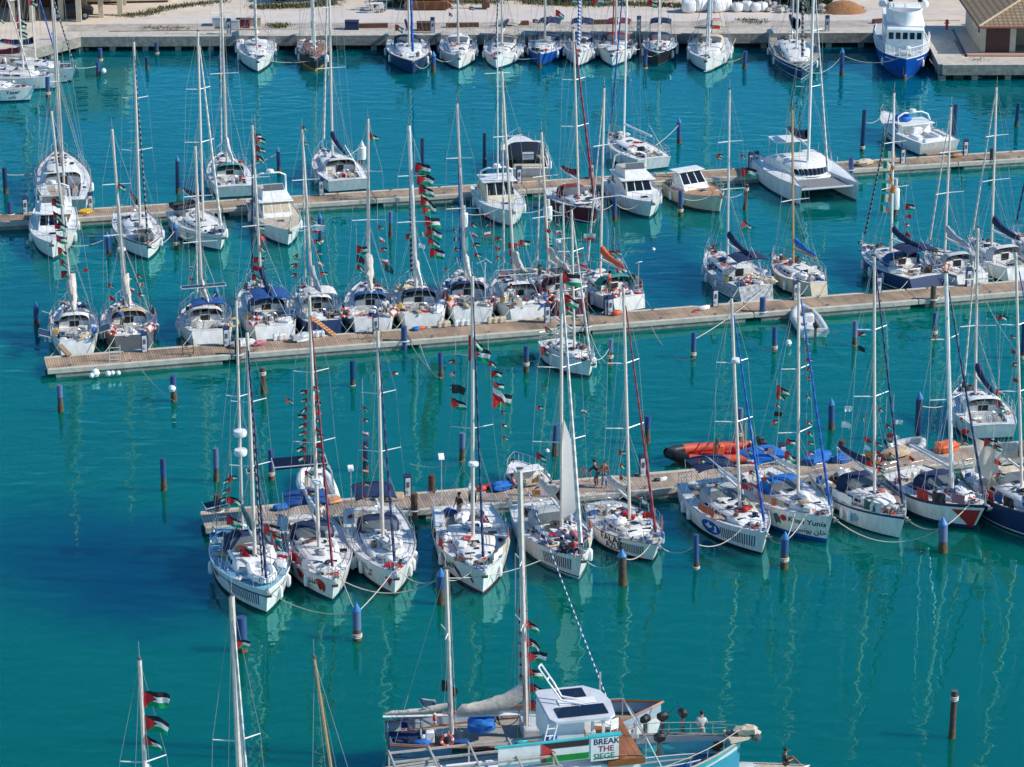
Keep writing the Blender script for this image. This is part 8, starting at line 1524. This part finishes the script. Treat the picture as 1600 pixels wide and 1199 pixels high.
for pts, n, s, hg in (([(190, 25), (230, 22), (262, 12), (300, 8), (350, 2)], 1300, 1, .2), ([(225, 44), (260, 44), (290, 44)], 400, 2, .10), ([(430, 42), (440, 41)], 300, 3, .3), ([(400, 12), (470, 10), (520, 6)], 1800, 4, .3), ([(600, 8), (625, 10)], 700, 5, .3), ([(1160, 33), (1190, 34)], 400, 6, .15), ([(1255, 20), (1290, 17), (1340, 14)], 1500, 7, .25), ([(820, 4), (900, 8), (1000, 7), (1060, 10), (1200, 14)], 3000, 8, .3), ([(520, 92), (525, 92)], 5, 9, .1), ([(1524, 94), (1534, 94)], 60, 10, .15), ([(700, 4), (780, 4)], 700, 11, .2)):
    q = grass(pts, n, s, hg); k = len(b.v); b.v += q.v; b.f += [tuple(i+k for i in f) for f in q.f]; b.m += q.m
tag(b.build('grass', ['grassy', 'leaf'], smooth=False), 'scrubby grass growing along the quay road', 'grass', kind='stuff')
# lighter road surface, worn tracks
patch('road', [(130, 46), (420, 40), (800, 37), (1250, 36), (1440, 36), (1440, 14), (1150, 22), (800, 12), (420, 18), (260, 28), (140, 38)], mat('road', (.66, .58, .52), .95, 0, var=.06, scale=.5, bump=.3, col2=(.56, .49, .43)), .004 if False else -.008)
for i, (px, py, s) in enumerate(((1076, 19, 1.3), (1092, 17, 1.4), (1106, 15, 1.3), (1120, 18, 1.4), (1132, 16, 1.2), (1152, 18, .9), (1166, 17, 1.0), (1180, 18, .9), (1190, 17, .9))):
    r = empty('bulk_bag', G(px, py, QZ), i*.7, '%s white bulk bag on the road from the left, at the top right' % ('first', 'second', 'third', 'fourth', 'fifth', 'sixth', 'seventh', 'eighth', 'last')[i], 'bulk bag'); MB().blob((0, 0, 0), (1.1*s, 1.1*s, .95*s), 12, i, .07, pw=.42).build('bag', 'white', r, angle=50); b = MB()
    for a in range(4): b.tube((.35*s*(1 if a % 2 else -1), .35*s*(1 if a > 1 else -1), .85*s), (.2*s*(1 if a % 2 else -1), .2*s*(1 if a > 1 else -1), 1.12*s), .03, n=4)
    b.build('loops', 'beige', r)
for i in range(26):
    px, py = rnd.uniform(1200, 1300), rnd.uniform(2, 20); s = rnd.uniform(.4, 1.2); o = MB().blob((0, 0, -.1), (s*1.3, s, s*.7), 6, i+50, .35, pw=1).build('rock', 'rock', angle=15); o.location = G(px, py, QZ); o.rotation_euler = (0, 0, i); tag(o, 'pale rock in the rubble left of the soil heap', 'rock', 'rubble left of the soil heap')
b = MB(); b.grid(lambda u, v: ((u-.5)*4.6, (v-.5)*3.0, 1.15*max(0, 1-((2*u-1)**2+(2*v-1)**2))**.8+.06*sin(u*23)*sin(v*17)), 16, 12); o = b.build('soil_heap', 'soil', angle=60); o.location = G(1317, 19, QZ-.05); tag(o, 'heap of orange brown soil beside the rubble', 'soil')
o = MB().box((0, 0, .12), (5.2, 2.4, .24), bev=.05).build('pale_slab', 'concretepale'); o.location = G(1300, 15, QZ); tag(o, 'pale slab lying behind the soil heap', 'slab')
def beam(a, b_, lab, w=.35, hh=.35, m='brown'): A, B2 = G(*a, QZ), G(*b_, QZ); o = MB().box((0, 0, hh/2), ((B2-A).length, w, hh)).build('timber_beam', m, smooth=False); o.location = (A+B2)/2; o.rotation_euler = (0, 0, math.atan2((B2-A).y, (B2-A).x)); tag(o, lab, 'beam')
for a, b_, lab in (((551, 44), (606, 43), 'long dark timber beam on the quay left of the navy yacht'), ((697, 43), (748, 42), 'long dark timber beam above the frame awning yacht'), ((774, 41), (800, 41), 'dark timber beam left of the tan awning'), ((800, 40), (826, 39), 'dark timber beam right of a similar one'), ((922, 38), (970, 37), 'dark timber beam behind the spiral headsail'), ((1364, 37), (1385, 35), 'dark block left of the blue trawler'), ((1511, 39), (1526, 38), 'dark block left of the tiled house'), ((170, 50), (400, 47), 'thin rail lying along the left quay')): beam(a, b_, lab, .1 if 'rail' in lab else .4, .06 if 'rail' in lab else .4)
for (px, py, m, lab) in ((343, 40, 'lgrey', 'grey crate on the left quay'), (380, 43, 'maroon', 'maroon crate on the left quay'), (364, 44, 'lgrey', 'pale low crate on the left quay'), (398, 40, 'wallcream', 'cream block right of the maroon crate'), (550, 46, 'navycloth', 'navy bundle crate on the quay'), (1114, 44, 'redb', 'small red crate on the quay'), (662, 48, 'brown', 'dark crate right of the navy yacht')):
    r = empty('crate', G(px, py, QZ), 0, lab, 'crate'); MB().box((0, 0, .4), (1.3, .9, .8), bev=.02).build('body', m, r); MB().box((0, 0, .82), (1.36, .96, .06), bev=.01).build('lid', m, r)
r = empty('hydrant', G(1479, 46, QZ), 0, 'small red hydrant on the quay head', 'hydrant'); MB().lathe([(.13, 0), (.13, .7), (.18, .72), (.15, .9), (0, 1.0)], n=10).build('body', 'redb', r); MB().tube((-.25, 0, .6), (.25, 0, .6), .06, n=6).build('nozzle', 'redb', r)
r = empty('picnic_table', G(588, 17, QZ), 0, 'small white table with people at the top edge', 'table'); MB().box((0, 0, .74), (1.3, .8, .04)).build('tabletop', 'white', r, smooth=False)
for x in (-.5, .5):
    for y in (-.3, .3): MB().tube((x, y, 0), (x, y, .72), .03, n=5).build('leg', 'white', r)
for i, (px, py) in enumerate(((580, 20), (596, 20), (601, 16), (576, 15))): chair(G(px, py, QZ), i*1.6, 'white' if i % 2 else 'lgrey', 'plastic chair %s the quayside table' % ('in front left of', 'in front right of', 'at the right end of', 'at the left end of')[i])
def digger():
    r = empty('tracked_digger', G(668, 12, QZ), 0, 'rusty brown tracked digger at the top edge', 'digger')
    for y in (-1.1, 1.1):
        b = MB(); P = [(-2.0, .1), (2.0, .1), (2.4, .5), (2.0, .9), (-2.0, .9), (-2.4, .5)]; k = len(b.v)
        b.v += [(x, y-.25, z) for x, z in P]+[(x, y+.25, z) for x, z in P]
        for i in range(6): b.f.append((i, (i+1) % 6, 6+(i+1) % 6, 6+i)); b.m.append(0)
        b.f += [tuple(range(5, -1, -1)), tuple(range(6, 12))]; b.m += [0, 0]; t = b.build('track', 'rust', r, smooth=False)
        for q in range(4): MB().lathe([(.3, -.3), (.3, .3), (0, .31)], (-1.6+1.07*q, y, .5), 10, R=Matrix.Rotation(pi/2, 3, 'X')).build('roller', 'brown', t)
    MB().box((0, 0, 1.6), (3.2, 2.3, 1.2), bev=.1).build('body', 'tealcloth', r); c = MB().box((.9, .6, 2.6), (1.4, 1.1, 1.5), bev=.08).build('cab', 'tealcloth', r); MB().box((1.62, .6, 2.7), (.03, .9, 1.0)).build('window', 'glass', c, smooth=False)
    MB().path([Vector((1.2, -.5, 1.9)), Vector((3.6, -.5, 3.9)), Vector((5.6, -.5, 2.6)), Vector((5.8, -.5, .8))], .22, 6).build('arm', 'rust', r); MB().box((5.8, -.5, .5), (.8, 1.0, .7), bev=.1).build('bucket', 'brown', r)
digger()
for i, (px, py) in enumerate(((745, 3), (815, 3), (1216, 2))):
    b = MB(); o = MB().box((0, 0, 1.0), (2.6, .2, 2.0), bev=.02).build('low_wall', 'wallcream', smooth=False); o.location = G(px, py-2, QZ); tag(o, ('cream wall piece behind the navy yacht', 'cream wall piece behind the tan awning yacht', 'cream wall piece above the rubble')[i], 'wall')
# hauled-out boat hull at the top edge
h = Hull(8, 2.6, 1.1); r = empty('motor_boat', G(1185, 3, QZ)+Vector((-3, 0, .6)), .1, 'white boat on land at the top edge above the bulk bags', 'boat'); h.mesh(r, 'gel', 'navy', 'navy'); h.deck(r, 'gel2', 'teak', (.06, .3)); trunk(h, r, .35, .7, .6)
# ================================================================== labels shared by look-alikes need a group
for lab, L_ in GEAR.items():
    if len(L_) > 1:
        for o in L_:
            if not o.get('group'): o['group'] = lab[:60]
    else:
        pass
for o in bpy.data.objects:
    if 'label' in o and len(o['label'].split()) > 16:
        w_ = [x for x in o['label'].split() if x not in ('a', 'the', 'its', 'and', 'with', 'small')]; o['label'] = ' '.join(w_[:16])
